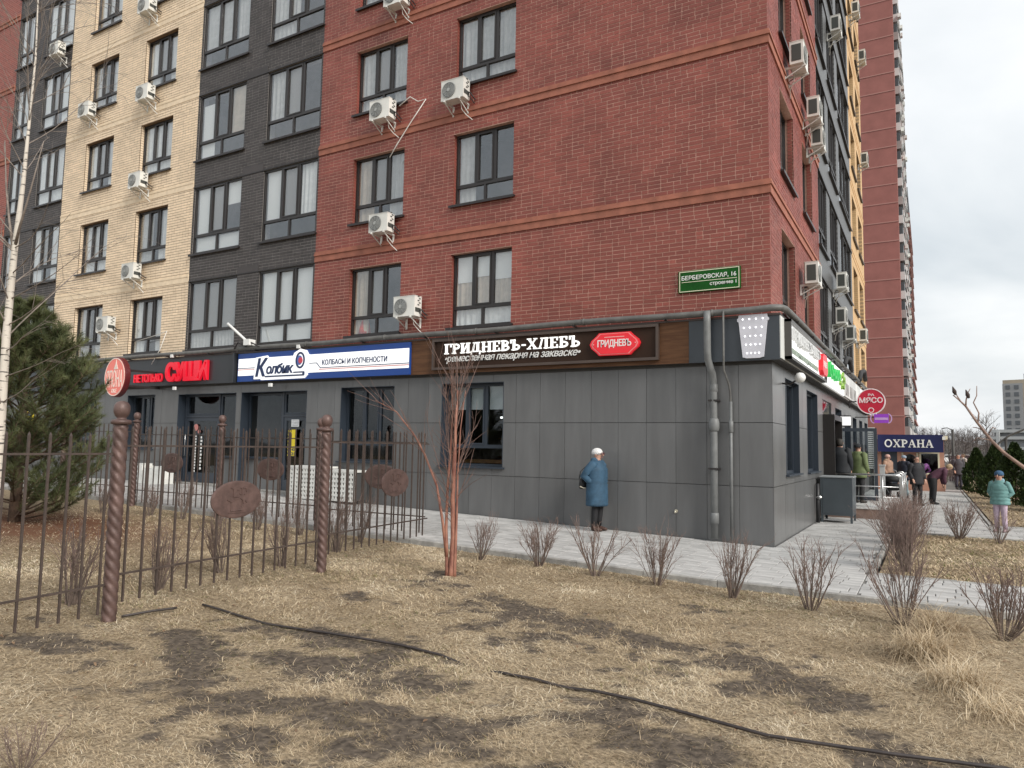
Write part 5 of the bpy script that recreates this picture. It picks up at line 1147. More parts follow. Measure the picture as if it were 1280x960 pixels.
# ---- birch at the left edge
def birch_material():
    m=bpy.data.materials.new('white_birch_bark'); m.use_nodes=True; N=m.node_tree.nodes; L=m.node_tree.links; b=N['Principled BSDF']; b.inputs['Roughness'].default_value=.7
    tc_=N.new('ShaderNodeTexCoord'); mp=N.new('ShaderNodeMapping'); mp.inputs['Scale'].default_value=(3,3,16); L.new(tc_.outputs['Object'],mp.inputs[0]); n_=N.new('ShaderNodeTexNoise'); n_.inputs['Scale'].default_value=1.6; n_.inputs['Detail'].default_value=6; L.new(mp.outputs[0],n_.inputs['Vector'])
    rr_=N.new('ShaderNodeValToRGB'); L.new(n_.outputs['Fac'],rr_.inputs[0]); rr_.color_ramp.elements[0].position=.36; rr_.color_ramp.elements[0].color=(.06,.05,.045,1); rr_.color_ramp.elements[1].position=.43; rr_.color_ramp.elements[1].color=(.60,.55,.48,1)
    L.new(rr_.outputs[0],b.inputs['Base Color']); return m
M_BIRCH=birch_material(); M_BBR=mat('birch_twig_grey',(.22,.185,.16),.8,var=.3,vscale=10)
t=empty('birch_tree',(-8.22,-8.6,lawn_z(-8.2)),0,'young white-trunked birch at the left edge of the picture','tree')
P_=Plant(9); r=P_.r; path=[(.02,0,-.1),(.0,0,.8),(.0,0,1.6),(-.04,0,2.9),(.0,0,4.05),(.09,0,4.95),(.13,0,5.85),(.06,.05,6.8),(0,.05,7.7),(0,.05,8.8)]
m=MB(); m.tube(path,[.066,.060,.056,.049,.040,.028,.018,.012,.008,.003],10); m.build('trunk',M_BIRCH,t,smooth=True)
main=[Vector(p) for p in path]
for i in range(30):
    f=r.uniform(.24,.97); p,_=P_.along(main,f); a=r.uniform(0,2*PI); d=Vector((math.cos(a),math.sin(a),r.uniform(.7,1.5))); L_=r.uniform(.9,2.3)*(1.15-.75*f)+.3
    pts,dd=P_.branch(p,d,L_,.011*(1.25-f),.0025,8,.08,.03,5,False,.10)
    for k in range(7):
        q,tt_=P_.along(pts,r.uniform(.2,1)); p2,_d=P_.branch(q,(tt_+perp(tt_,r)*.7).normalized(),r.uniform(.25,.8),.004,.0016,6,.10,0,4,True,.14)
        for j in range(2): q2,t2=P_.along(p2,r.uniform(.2,1)); P_.branch(q2,(t2+perp(t2,r)*.7).normalized(),r.uniform(.12,.4),.0022,.0012,4,.12,0,3,True,.12)
b1=[(0,0,4.0),(-.2,0,4.5),(-.36,0,5.0),(-.5,0,5.7)]; P_.thick.tube(b1,[.022,.016,.011,.006],6); b2=[(0,0,4.1),(.2,-.05,4.35),(.5,-.1,4.75),(.75,-.1,5.4)]; P_.thick.tube(b2,[.022,.016,.011,.005],6)
for i in range(7):
    d=Vector((1,r.uniform(-.3,.3),r.uniform(-.05,.35))); pts,_=P_.branch((0,0,2.0+.35*i),d,r.uniform(1.4,2.3),.009,.002,9,.05,.02,5,True,.02)
    for k in range(5): q,tt_=P_.along(pts,r.uniform(.3,1)); P_.branch(q,(tt_+perp(tt_,r)*.5).normalized(),r.uniform(.3,.6),.003,.0012,5,.08,0,3,True)
P_.thick.build('branches',M_BBR,t,smooth=True); P_.fine.build('twigs',M_BBR,t,smooth=True)['kind']='stuff'
# ---- pine
M_NEED=mat('pine_needles',(.045,.062,.024),.6,col2=(.15,.162,.065),vscale=2.2,spec=.4,ramp=(.35,.7)); M_PBARK=mat('pine_bark',(.10,.065,.045),.9,var=.4,vscale=10,bump=.4,bscale=30)
t=empty('pine_tree',(-11.35,-6.85,lawn_z(-11.35)),0,'young bushy green pine behind the fence at the left','tree')
P_=Plant(15); r=P_.r; m=MB(); H_=3.55; m.tube([(0,0,-.1),(.02,0,.8),(0,.02,1.8),(.02,0,2.9),(0,0,H_)],[.10,.085,.06,.035,.012],9); m.build('trunk',M_PBARK,t,smooth=True)
tips=[]
for wl in range(15):
    z=.12+wl*.247; rad=1.45*(1-(max(z-.3,0)/(H_-.1))**2.1)+.15
    for k in range(r.randint(9,11)):
        a=r.uniform(0,2*PI); d=Vector((math.cos(a),math.sin(a),.12+.5*z/H_)); pts,dd=P_.branch((0,0,z+r.uniform(-.1,.1)),d,rad*r.uniform(.75,1.12),.018,.006,6,.07,.09,5)
        for f in (1,.93,.86,.76,.66,.55,.44): 
            q,tt_=P_.along(pts,f); tips.append((q,tt_,1.0))
        for s_ in range(7):
            q,tt_=P_.along(pts,r.uniform(.35,.97)); side=perp(tt_,r); side.z=abs(side.z)*.6; p2,d2=P_.branch(q,(tt_*.7+side).normalized(),rad*r.uniform(.18,.36),.008,.004,4,.10,.10,4)
            for f in (1,.72,.45): q2,t2=P_.along(p2,f); tips.append((q2,t2,.95))
tips.append((Vector((0,0,H_+.05)),Vector((0,0,1)),1.2))
P_.thick.build('branches',M_PBARK,t,smooth=True)
NV=[];NF=[];rsn=np.random.RandomState(5); T=np.array([tuple(q) for q,_,_ in tips]); TD=np.array([tuple(d) for _,d,_ in tips]); TS=np.array([s_ for _,_,s_ in tips]); per=38
B0=np.repeat(T,per,0); DD=np.repeat(TD,per,0); SS=np.repeat(TS,per); n=len(B0); rnd=rsn.normal(0,1,(n,3)); rnd-=DD*(rnd*DD).sum(1,keepdims=True); rnd/=np.linalg.norm(rnd,axis=1,keepdims=True)
B0=B0-DD*rsn.uniform(0,.10,n)[:,None]; dirn=DD*rsn.uniform(.45,1.0,n)[:,None]+rnd*rsn.uniform(.45,.95,n)[:,None]; dirn/=np.linalg.norm(dirn,axis=1,keepdims=True); dirn[:,2]+=.06
Lr=rsn.uniform(.10,.155,n)*SS; wd=np.cross(dirn,rsn.normal(0,1,(n,3))); wd/=np.linalg.norm(wd,axis=1,keepdims=True); wd*=.0032
V=np.stack([B0-wd,B0+wd,B0+dirn*Lr[:,None]],1).reshape(-1,3)
me=np_mesh('crown',V,np.arange(n*3),np.arange(n)*3,M_NEED); put('crown',me,t)['kind']='stuff'
# ---- conical evergreens
M_THU=mat('thuja_foliage',(.020,.036,.012),.7,col2=(.055,.085,.022),vscale=5,spec=.3)
def thuja(x,y,h,w,label,seed):
    t=empty('conical_evergreen',(x,y,-.02),0,label,'tree','conical evergreens beside the path'); rs_=np.random.RandomState(seed); n=5200
    zf_=rs_.rand(n)**.85; a=rs_.uniform(0,2*PI,n); lump=1+.16*np.sin(a*3+zf_*9)+.10*np.sin(a*7-zf_*17); R=(w*.5)*np.clip((1-zf_**2.0)*1.02,.03,1)*np.clip(zf_*7+.55,0,1)*lump; rr_=R*np.sqrt(rs_.uniform(.55,1,n))
    B0=np.stack([np.cos(a)*rr_,np.sin(a)*rr_,zf_*h*.97+.03],-1); out=np.stack([np.cos(a),np.sin(a),np.full(n,1.1)],-1)+rs_.normal(0,.35,(n,3)); out/=np.linalg.norm(out,axis=1,keepdims=True)
    tn=np.cross(out,rs_.normal(0,1,(n,3))); tn/=np.linalg.norm(tn,axis=1,keepdims=True); s_=rs_.uniform(.06,.13,n)[:,None]; wv=tn*s_*.28
    V=np.stack([B0-wv*.4,B0+wv*.4,B0+out*s_*.6+wv,B0+out*s_,B0+out*s_*.6-wv],1).reshape(-1,3)
    me=np_mesh('crown',V,np.arange(n*5),np.arange(n)*5,M_THU); put('crown',me,t)['kind']='stuff'; m=MB(); m.tube([(0,0,-.1),(0,0,h*.55)],[.06,.03],7); m.build('trunk',M_PBARK,t)
thuja(4.15,24.0,1.95,1.05,'leftmost dark green conical evergreen beside the path',1); thuja(4.55,20.0,2.05,1.15,'middle dark green conical evergreen beside the path',2); thuja(4.88,16.2,2.1,1.3,'right dark green conical evergreen behind the child',3); thuja(5.35,13.8,1.9,1.2,'dark green conical evergreen cut by the right edge',4)
# ---- ornamental dry grass tufts
def tuft(x,y,h,sp,n,label,seed,hue,lean=(.0,0)):
    rs_=np.random.RandomState(seed); t=empty('dry_grass_tuft',(x,y,lawn_z(x)),0,label,'grass','dry ornamental grass tufts on the lawn')
    X=rs_.normal(0,.10,n); Y=rs_.normal(0,.10,n); az=rs_.uniform(0,2*PI,n); L_=h*rs_.uniform(.55,1.25,n); ti=rs_.uniform(.5,1.35,n); k=8
    segs=4; Vs=[]; dx_,dy_=np.cos(az),np.sin(az); w=rs_.uniform(.0015,.0032,n); px,py=-dy_,dx_
    cx_=X.copy(); cy_=Y.copy(); cz_=np.zeros(n)-.01; ang=ti.copy(); rows_=[]
    for s_ in range(segs+1):
        ww=w*(1-.8*s_/segs); rows_.append((np.stack([cx_-px*ww,cy_-py*ww,cz_],-1),np.stack([cx_+px*ww,cy_+py*ww,cz_],-1)))
        st_=L_/segs; cx_=cx_+(dx_*np.cos(ang)+lean[0]*s_/segs)*st_; cy_=cy_+(dy_*np.cos(ang)+lean[1]*s_/segs)*st_; cz_=np.maximum(cz_+np.sin(ang)*st_,.004); ang=ang-rs_.uniform(.25,.62,n)
    V=np.stack([p for rr_ in rows_ for p in rr_],1).reshape(-1,3); nb=2*(segs+1)
    q=np.concatenate([[2*i,2*i+1,2*i+3,2*i+2] for i in range(segs)]); lo_=(np.arange(n)[:,None]*nb+q).reshape(-1); st_=np.arange(n*segs)*4
    tint=np.repeat(np.clip(rs_.normal(hue,.15,n),.25,1),segs); me=np_mesh('blades',V,lo_,st_,M_GRASS,{'tint':('FLOAT','FACE',tint)}); put('blades',me,t)['kind']='stuff'
tuft(2.34,-6.1,.46,.1,1000,'large dry straw-coloured grass tuft in front of the tall bare shrub',1,.5,(.35,-.55)); tuft(2.60,-6.9,.42,.1,800,'dry straw-coloured grass tuft leaning towards the right edge',2,.58,(.5,-.5)); tuft(2.47,-5.35,.55,.1,900,'reddish dry grass tuft at the foot of the kerb',3,.42,(.2,-.2)); tuft(2.74,-7.4,.30,.1,350,'small pale dry grass tuft nearest the camera on the right',4,.62,(.3,-.5))
# ---- leaning sumac limb at the right edge
M_SUM=mat('sumac_bark',(.24,.16,.13),.8,var=.35,vscale=20); t=empty('leaning_sumac',(3.6,-8.6,0),0,'bare forked branch with two dark seed tufts reaching in from the right edge','tree'); m=MB(); o_=Vector((3.6,-8.6,0))
def rel(L_): return [tuple(Vector(p)-o_) for p in L_]
Y=-8.6
m.tube(rel([(3.6,Y,-.1),(3.55,Y,.35),(3.38,Y,.95),(3.16,Y,1.33),(3.01,Y,1.49),(2.87,Y,1.63),(2.79,Y,1.70),(2.73,Y,1.77),(2.66,Y,1.88),(2.61,Y,1.97)]),[.030,.024,.019,.015,.012,.010,.0088,.0078,.0066,.0055],8); m.build('trunk',M_SUM,t,smooth=True)
m=MB(); m.tube(rel([(2.61,Y,1.97),(2.58,Y,2.005),(2.55,Y,2.035)]),[.006,.0045,.003],6); m.tube(rel([(2.585,Y,2.0),(2.57,Y,2.03),(2.56,Y,2.06)]),[.004,.003,.002],5); m.tube(rel([(2.61,Y,1.97),(2.613,Y,2.005),(2.62,Y,2.04),(2.635,Y,2.07)]),[.005,.004,.003,.002],5); m.tube(rel([(2.665,Y,1.875),(2.672,Y,1.93),(2.648,Y,1.99),(2.665,Y,2.03),(2.667,Y,2.085)]),[.0045,.004,.0035,.003,.002],5); m.tube(rel([(2.69,Y,1.83),(2.665,Y,1.845),(2.64,Y,1.85)]),[.004,.003,.002],5); m.tube(rel([(2.71,Y,1.80),(2.735,Y,1.85),(2.75,Y,1.84)]),[.004,.003,.002],5); m.tube(rel([(2.73,Y,1.775),(2.66,Y-.02,1.79),(2.635,Y,1.765)]),[.003,.002,.0015],4); m.build('branches',M_SUM,t,smooth=True)
m=MB()
for (x_,z_) in ((2.553,2.055),(2.617,2.035)):
    x_,z_=x_-3.6,z_; m.tube([(x_+.010,0,z_-.02),(x_+.004,0,z_),(x_-.004,0,z_+.03)],[.006,.012,.002],7)
build_each(m,'seed_tuft',mat('dark_seed_tuft',(.05,.035,.03),.9),t,smooth=True)
# ---- irrigation hose lying in the grass
M_HOSE=mat('dark_brown_hose',(.038,.030,.028),.5,var=.3,vscale=9)
def hose(name,label,pts,r_):
    t=empty(name,(0,0,0),0,label,'hose'); P3=[]
    for i in range(len(pts)-1):
        (x0_,y0_,h0),(x1_,y1_,h1)=pts[i],pts[i+1]
        for k in range(6): f=k/6; x_=x0_+(x1_-x0_)*f; y_=y0_+(y1_-y0_)*f; P3.append((x_,y_+.012*math.sin(x_*3),lawn_z(x_)+h0+(h1-h0)*f))
    m=MB(); m.tube(P3,r_,7); m.build('hose_run',M_HOSE,t,smooth=True)
hose('irrigation_hose','short dark hose lying at the foot of the nearest fence post',[(-4.10,-9.36,.02),(-4.02,-9.1,.035),(-3.96,-8.85,.03)],.012)
hose('irrigation_hose','long dark hose stretched across the dry lawn',[(-3.94,-8.62,.02),(-3.4,-8.68,.022),(-2.92,-8.70,.016),(-2.23,-8.60,.026),(-1.5,-8.5,.025),(-1.1,-8.49,.018),(-.7,-8.5,-.03),(-.5,-8.53,.01),(-.2,-8.54,.022),(.1,-8.55,.012),(.3,-8.56,.03),(.6,-8.57,.03),(1.0,-8.6,.022),(1.52,-8.70,.03),(2.2,-8.6,.03),(2.83,-8.47,.03),(4.2,-8.2,.03)],.0115)

# ---- small litter on the lawn: dead leaves and pebbles too many to count
rl=np.random.RandomState(91); n=900; X,Y,D=[],[],[]
X=rl.uniform(-6,5,n); Y=rl.uniform(-12,-4.05,n); Z=gz(X)+LAWN_OFF+.014; a=rl.uniform(0,6.28,n); s_=rl.uniform(.010,.026,n); u=np.stack([np.cos(a),np.sin(a),rl.uniform(-.4,.4,n)],-1)*s_[:,None]; v=np.stack([-np.sin(a),np.cos(a),rl.uniform(-.4,.4,n)],-1)*(s_*.5)[:,None]; c_=np.stack([X,Y,Z],-1)
V=np.stack([c_-u,c_+v+[0,0,.006],c_+u,c_-v+[0,0,.004]],1).reshape(-1,3)
me=np_mesh('leaf_litter',V,np.arange(n*4),np.arange(n)*4,mat('dead_leaf',(.10,.055,.03),.8,col2=(.26,.17,.10),vscale=6))
tag(put('leaf_litter',me),'scattered dead leaf scraps over the dry lawn','litter',kind='stuff')
n=420; X=rl.uniform(-5,4.5,n); Y=rl.uniform(-11.5,-4.05,n); k=bareness(X,Y)>.3; X,Y=X[k],Y[k]; n=len(X); Z=gz(X)+LAWN_OFF; s_=rl.uniform(.006,.018,n); c_=np.stack([X,Y,Z],-1)
o6=np.array([[1,0,0],[0,1,0],[-1,0,0],[0,-1,0],[0,0,.8],[0,0,-.8]]); V=(c_[:,None,:]+o6[None]*s_[:,None,None]*rl.uniform(.6,1.3,(n,6,1))).reshape(-1,3)
F8=np.array([[0,1,4],[1,2,4],[2,3,4],[3,0,4],[1,0,5],[2,1,5],[3,2,5],[0,3,5]]); lo=(np.arange(n)[:,None,None]*6+F8[None]).reshape(-1)
me=np_mesh('soil_crumbs',V,lo,np.arange(n*8)*3,mat('soil_crumb',(.06,.048,.038),.95,col2=(.16,.135,.11),vscale=5)); tag(put('soil_crumbs',me),'crumbs of earth and small stones on the bare lawn patches','soil',kind='stuff')
# ================================================================== entrance terrace, railing, cabinet
M_TILE=mat('terrace_tile',(.52,.51,.49),.7,var=.1,vscale=2); M_STONE=mat('brown_stone_cladding',(.19,.125,.098),.8,var=.25,vscale=3,objvar=.15); M_STEEL=mat('brushed_steel',(.55,.55,.55),.3,metal=1.0)
t=empty('entrance_terrace',(0,7.1,0),0,'low paved terrace with brown stone sides in front of the side entrance','terrace')
m=MB(); m.box(.03,1.84,.02,5.0,-.1,.245); m.build('core',M_BED,t)
for i in range(4): m=MB(); m.box(.035+i*.45,.48+i*.45,.0,.018,-.05,.238); m.build('side_slab',M_STONE,t)
for i in range(8): m=MB(); m.box(1.842,1.86,.02+i*.62,.63+i*.62,-.05,.238); m.build('side_slab',M_STONE,t)
for i in range(4):
    for j in range(8): m=MB(); m.box(.03+i*.457,.483+i*.457,-.02+j*.625,.60+j*.625,.245,.272); m.build('floor_tile',M_TILE,t)
t=empty('steel_railing',(0,7.15,.272),0,'tubular steel railing round the entrance terrace','railing')
def rail(pts,rd): m=MB(); m.tube(pts,rd,8); m.build('rail',M_STEEL,t,smooth=True)
rail([(.10,0,.85),(1.62,0,.85),(1.70,.02,.84),(1.745,.08,.80),(1.75,.08,.0)],.024)
rail([(.10,0,.55),(1.72,.02,.55)],.013); rail([(.10,0,.29),(1.72,.02,.29)],.013); rail([(.10,0,.04),(1.72,.02,.04)],.013)
for x in (.12,.72,1.35): m=MB(); m.tube([(x,0,0),(x,0,.85)],.018,8); m.build('post',M_STEEL,t,smooth=True)
for k in range(3):
    y_=.5+k*1.45; rail([(1.60,y_,.86),(1.70,y_+.02,.85),(1.76,y_+.08,.80),(1.77,y_+.08,0)],.022); rail([(1.76,y_+.08,.80),(1.76,y_+1.4,.80)],.02)
    m=MB()
    for j in range(9): m.tube([(1.755,y_+.15+j*.145,.05),(1.755,y_+.15+j*.145,.79)],.007,5)
    build_each(m,'baluster',M_STEEL,t,True)
t=empty('metal_cabinet',(.45,5.9,0),0,'dark grey metal cabinet on short legs against the side wall','cabinet')
M_CAB=mat('slate_metal_cabinet',(.055,.068,.078),.42,var=.1,vscale=2)
m=MB(); m.box(-.35,.35,-.45,.45,.17,1.07); m.build('body',M_CAB,t); m=MB(); m.box(-.37,.37,-.47,.47,1.07,1.095); m.build('lid',mat('grey_metal_lid',(.30,.32,.33),.4),t)
for (x,y) in ((-.32,-.42),(.32,-.42),(-.32,.42),(.32,.42)): m=MB(); m.box(x-.025,x+.025,y-.025,y+.025,0,.17); m.build('leg',M_CAB,t)
m=MB(); m.box(-.30,.30,-.43,-.41,.05,.08); m.build('brace',M_STEEL,t)
m=MB(); m.box(-.30,.30,-.455,-.45,.22,1.02); m.build('door',M_CAB,t)
t=empty('standpipe',(.07,5.2,0),0,'black vertical pipe with a valve between the wall and the metal cabinet','pipe')
m=MB(); m.tube([(0,0,0),(0,0,.92)],.045,8); m.build('pipe_run',mat('black_pipe',(.02,.02,.022),.5),t,smooth=True); m=MB(); m.tube([(-.03,-.05,.6),(.10,-.05,.6)],.02,6); m.lathe([(.05,0),(.05,.02)],10,(.04,-.07,.6),'y'); m.build('valve',M_STEEL,t,smooth=True)
# white perforated crates by the shops
M_CRATE=mat('white_plastic_crate',(.66,.66,.63),.6,var=.12,vscale=3)
def crate(x0,x1,z0,z1,y0,y1,label,holes=True):
    zg=ground_z((x0+x1)/2); t=empty('perforated_crate',((x0+x1)/2,y0,zg),0,label,'crate','white perforated crates in front of the shops'); w=(x1-x0)/2; h=z1-zg; b=z0-zg
    m=MB(); m.box(-w,w,.03,y1-y0,b,h); m.build('box',mat('dark_crate_inside',(.05,.05,.05),.8),t)
    m=MB(); nx=int(2*w/.085); nz=int((h-b)/.095)
    for i in range(nx+1): x=-w+2*w*i/nx; m.box(x-.024,x+.024,0,.028,b,h)
    for j in range(nz+1): z=b+(h-b)*j/nz; m.box(-w-.02,w+.02,-.003,.025,z-.026,z+.026)
    m.build('front_grid',M_CRATE,t); m=MB(); m.box(-w-.03,w+.03,-.01,y1-y0+.02,h,h+.05); m.build('lid',M_CRATE,t)
crate(-11.46,-10.28,.34,1.06,-.62,-.15,'white perforated crate left of the second twisted fence post, by the shop wall'); crate(-10.20,-9.28,.34,1.0,-.62,-.15,'white perforated crate right of the second twisted fence post, by the shop wall')
t=empty('white_bags',(-17.15,-.62,ground_z(-16)),0,'low white boards stacked by the shop wall behind the nearest fence post','boards')
for i,(a,b,h) in enumerate(((-.7,-.28,.62),(-.26,.2,.50),(.22,.68,.56))): m=MB(); m.box(a,b,0,.35,0,h-.12); m.box(a+.02,b-.02,.02,.33,h-.12,h-.06); m.build('board',M_CRATE,t)
# ================================================================== people
SKIN=mat('skin',(.52,.30,.22),.55)
def face(parent,hc,ry,rz_,s,glasses=False):
    m=MB(); y=hc[1]-.088*s
    m.tube([(hc[0],y+.01*s,hc[2]+.01*s),(hc[0],y-.022*s,hc[2]-.022*s),(hc[0],y+.006*s,hc[2]-.034*s)],[.008*s,.013*s,.010*s],6); m.build('nose',SKIN,parent,smooth=True)
    for sx in (-1,1):
        e_=MB(); e_.lathe([(.001,-.008*s),(.010*s,-.004*s),(.011*s,.003*s),(.001,.009*s)],8,(hc[0]+sx*.031*s,y+.010*s,hc[2]+.008*s),'y'); e_.build('eye',mat('dark_eye',(.03,.02,.02),.3),parent,smooth=True)
        e_=MB(); e_.lathe([(.001,-.012*s),(.022*s,-.006*s),(.024*s,.006*s),(.001,.012*s)],8,(hc[0]+sx*.076*s,hc[1]+.01*s,hc[2]-.01*s),'x',sy=1.3); e_.build('ear',SKIN,parent,smooth=True)
    e_=MB(); e_.box(hc[0]-.024*s,hc[0]+.024*s,y-.002*s,y+.012*s,hc[2]-.062*s,hc[2]-.054*s); e_.build('mouth',mat('lips',(.35,.10,.09),.5),parent)
    if glasses:
        g=MB()
        for sx in (-1,1): g.ring(hc[0]+sx*.034*s,hc[2]+.008*s,.030*s,.022*s,.005*s,y-.018*s,y-.010*s,16); g.bar((hc[0]+sx*.062*s,y-.012*s,hc[2]+.010*s),(hc[0]+sx*.078*s,hc[1]+.02*s,hc[2]+.012*s),.004*s)
        g.build('glasses',mat('red_brown_glasses',(.12,.02,.025),.3),parent)
def person(label,loc,rz,h=1.7,head=1.0,bend=0.0,arms=None,legs=None,coat=(.1,.1,.1),coat_h=.80,puff=0,pants=(.02,.02,.02),shoe=(.03,.025,.02),hat=None,hair=None,hood=None,glasses=False,wide=1.0,skirt=1.0,trouser_w=1.0,head_tilt=0,coat_name='coat',gap=None):
    s=h/1.70; root=empty('person',loc,rz,label,'person')
    def U(p):   # bend the upper body forward about the pelvis
        x,y,z=p; dy,dz=y,z-.93; c_,s_=math.cos(bend),math.sin(bend); return Vector((x,dy*c_-dz*s_,.93+dy*s_+dz*c_))*s
    def Lw(p): return Vector(p)*s
    arms=arms or {}; legs=legs or {}
    sh={k:(k*.175,0,1.39) for k in (-1,1)}; el={k:arms.get(('e',k),(k*.245,.03,1.12)) for k in (-1,1)}; wr={k:arms.get(('w',k),(k*.22,-.10,.90)) for k in (-1,1)}; hd={}
    for k in (-1,1):
        d=(Vector(wr[k])-Vector(el[k])).normalized(); hd[k]=tuple(Vector(wr[k])+d*.085)
    hp={k:(k*.085,0,.91) for k in (-1,1)}; kn={k:legs.get(('k',k),(k*.095,-.02,.49)) for k in (-1,1)}; an={k:legs.get(('a',k),(k*.10,.02,.08)) for k in (-1,1)}; to={k:(an[k][0]+k*.015,an[k][1]-.15,.035) for k in (-1,1)}
    V=[];E_=[];Rr=[]
    def add(p,r,par=None):
        V.append(tuple(p)); Rr.append((r*s,r*s)); 
        if par is not None: E_.append((par,len(V)-1))
        return len(V)-1
    pv=add(U((0,0,.95)),.125); sp=add(U((0,0,1.15)),.12,pv); ch=add(U((0,0,1.33)),.105,sp); nk=add(U((0,0,1.45)),.052,ch); HZ=lambda z: 1.47+(z-1.47)*head
    hb=add(U((0,-.02,HZ(1.53))),.066*head,nk); hm=add(U((0,-.02,HZ(1.60))),.084*head,hb); ht=add(U((0,-.012,HZ(1.655))),.070*head,hm)
    for k in (-1,1):
        a=add(U(sh[k]),.045,ch); b=add(U(el[k]),.042,a); c_=add(U(wr[k]),.030,b); h_=add(U(hd[k]),.032,c_)
        fd=(Vector(hd[k])-Vector(wr[k])).normalized(); sd=Vector((0,1,0)).cross(fd)
        if sd.length<.1: sd=Vector((1,0,0))
        sd.normalize()
        for i in range(4):
            b0=Vector(hd[k])+sd*((i-1.5)*.020)+fd*.02; l=(.040,.046,.044,.034)[i]; f1=add(U(b0+fd*l*.6),.0085,h_); add(U(b0+fd*l*1.2+Vector((0,-.012,0))),.0075,f1)
        th=Vector(wr[k])+fd*.035; f1=add(U(th-sd*.036+fd*.012),.010,c_); add(U(th-sd*.046+fd*.040),.0085,f1)
        a=add(Lw(hp[k]),.085,pv); b=add(Lw(kn[k]),.055,a); c_=add(Lw(an[k]),.036,b); add(Lw(to[k]),.032,c_)
    me=bpy.data.meshes.new('body'); me.from_pydata(V,E_,[]); me.materials.append(SKIN); bo=put('body',me,root)
    md=bo.modifiers.new('skin','SKIN'); md.use_smooth_shade=True; sv=me.skin_vertices[0].data
    for i,r_ in enumerate(Rr): sv[i].radius=r_; sv[i].use_root=(i==0)
    sb=bo.modifiers.new('smooth','SUBSURF'); sb.levels=1; sb.render_levels=1
    hc=U((0,-.02,HZ(1.585))); face(root,hc,0,0,s*head,glasses) if bend<.4 else None
    # coat with sleeves
    mc=mat('cloth_%d_%d_%d'%tuple(int(c*999) for c in coat),coat,.75,var=.22,vscale=9,bump=.25,bscale=28)
    c_=MB(); n=26 if puff else 12; z0=coat_h; pts=[]; rad=[]
    for i in range(n+1):
        f=i/n; z=z0+(1.47-z0)*f; wv=1+(.075*abs(math.sin(f*puff*PI)) if puff else 0)
        if z<.95: rx,ry=(.205+.02*(.95-z))*skirt,(.155+.02*(.95-z))*skirt
        elif z<1.30: rx,ry=.200,.150
        else:
            g=(z-1.30)/.17; rx,ry=.205*(1-g)+.085*g,.145*(1-g)+.080*g
        q=U((0,.0,z)) if z>.93 else Lw((0,0,z)); pts.append(q); rad.append((rx*wide*wv*s,ry*wide*wv*s))
    c_.tube(pts,rad,20)
    for k in (-1,1):
        A=[Vector(sh[k])+Vector((-k*.03,0,.0)),Vector(sh[k])+Vector((k*.02,0,-.03)),Vector(sh[k]).lerp(Vector(el[k]),.5),Vector(el[k]),Vector(el[k]).lerp(Vector(wr[k]),.55),Vector(wr[k])]
        c_.tube([U(p) for p in A],[r_*s*wide for r_ in (.075,.080,.074,.066,.060,.050)],12)
    c_.build(coat_name,mc,root,smooth=True)
    if hood is not None:
        m=MB(); m.tube([U((0,.03,1.42)),U((0,.045,1.47)),U((0,.05,1.52))],[(.115*s,.10*s),(.125*s,.105*s),(.10*s,.07*s)],16); m.build('hood',mat('hood_%d'%int(sum(hood)*999),hood,.8,var=.2,vscale=12),root,smooth=True)
    mp=mat('cloth_%d_%d_%d'%tuple(int(c*999) for c in pants),pants,.8,var=.25,vscale=10)
    for k in (-1,1):
        p=MB(); p.tube([Lw((k*.06,0,.97)),Lw(hp[k])+Vector((0,0,-.06))*s,Lw(hp[k]).lerp(Lw(kn[k]),.5),Lw(kn[k]),Lw(kn[k]).lerp(Lw(an[k]),.6),Lw(an[k])+Vector((0,0,.02))*s],[x*s*trouser_w for x in (.10,.108,.092,.074,.066,.062)],12); p.build('trouser_leg',mp,root,smooth=True)
        b=MB(); ax,ay,_z=an[k]; b.tube([Lw((ax,ay+.05,.05)),Lw((ax,ay,.055)),Lw((ax+k*.01,ay-.09,.045)),Lw((ax+k*.015,ay-.17,.035)),Lw((ax+k*.018,ay-.20,.03))],[(x*s,y*s) for x,y in ((.036,.045),(.046,.052),(.048,.042),(.042,.032),(.02,.02))],10); b.tube([Lw((ax,ay,.04)),Lw((ax,ay,.15))],[.048*s,.05*s],10); b.build('shoe',mat('shoe_%d'%int(sum(shoe)*999),shoe,.6),root,smooth=True)
    if hat is not None:
        m=MB(); q=[]; rr_=[]
        for z,w_ in ((1.575,.088),(1.60,.097),(1.635,.094),(1.665,.078),(1.688,.045),(1.695,.008)): q.append(U((0,.004,HZ(z)))); rr_.append((w_*.98*s*head,w_*1.08*s*head))
        m.tube(q,rr_,16); m.build('hat',mat('knit_%d_%d'%(int(hat[0]*999),int(hat[2]*999)),hat,.9,var=.15,vscale=40,bump=.5,bscale=90),root,smooth=True)
    if hair is not None:
        m=MB(); q=[]; rr_=[]
        for z,w_,yo in ((1.50,.07,.045),(1.55,.088,.03),(1.60,.093,.02),(1.645,.088,.008),(1.675,.06,.0),(1.688,.012,0)): q.append(U((0,yo,HZ(z)))); rr_.append((w_*.98*s*head,w_*1.0*s*head))
        m.tube(q,rr_,14); m.build('hair',mat('hair_%d'%int(sum(hair)*999),hair,.7,var=.3,vscale=20),root,smooth=True)
    return root
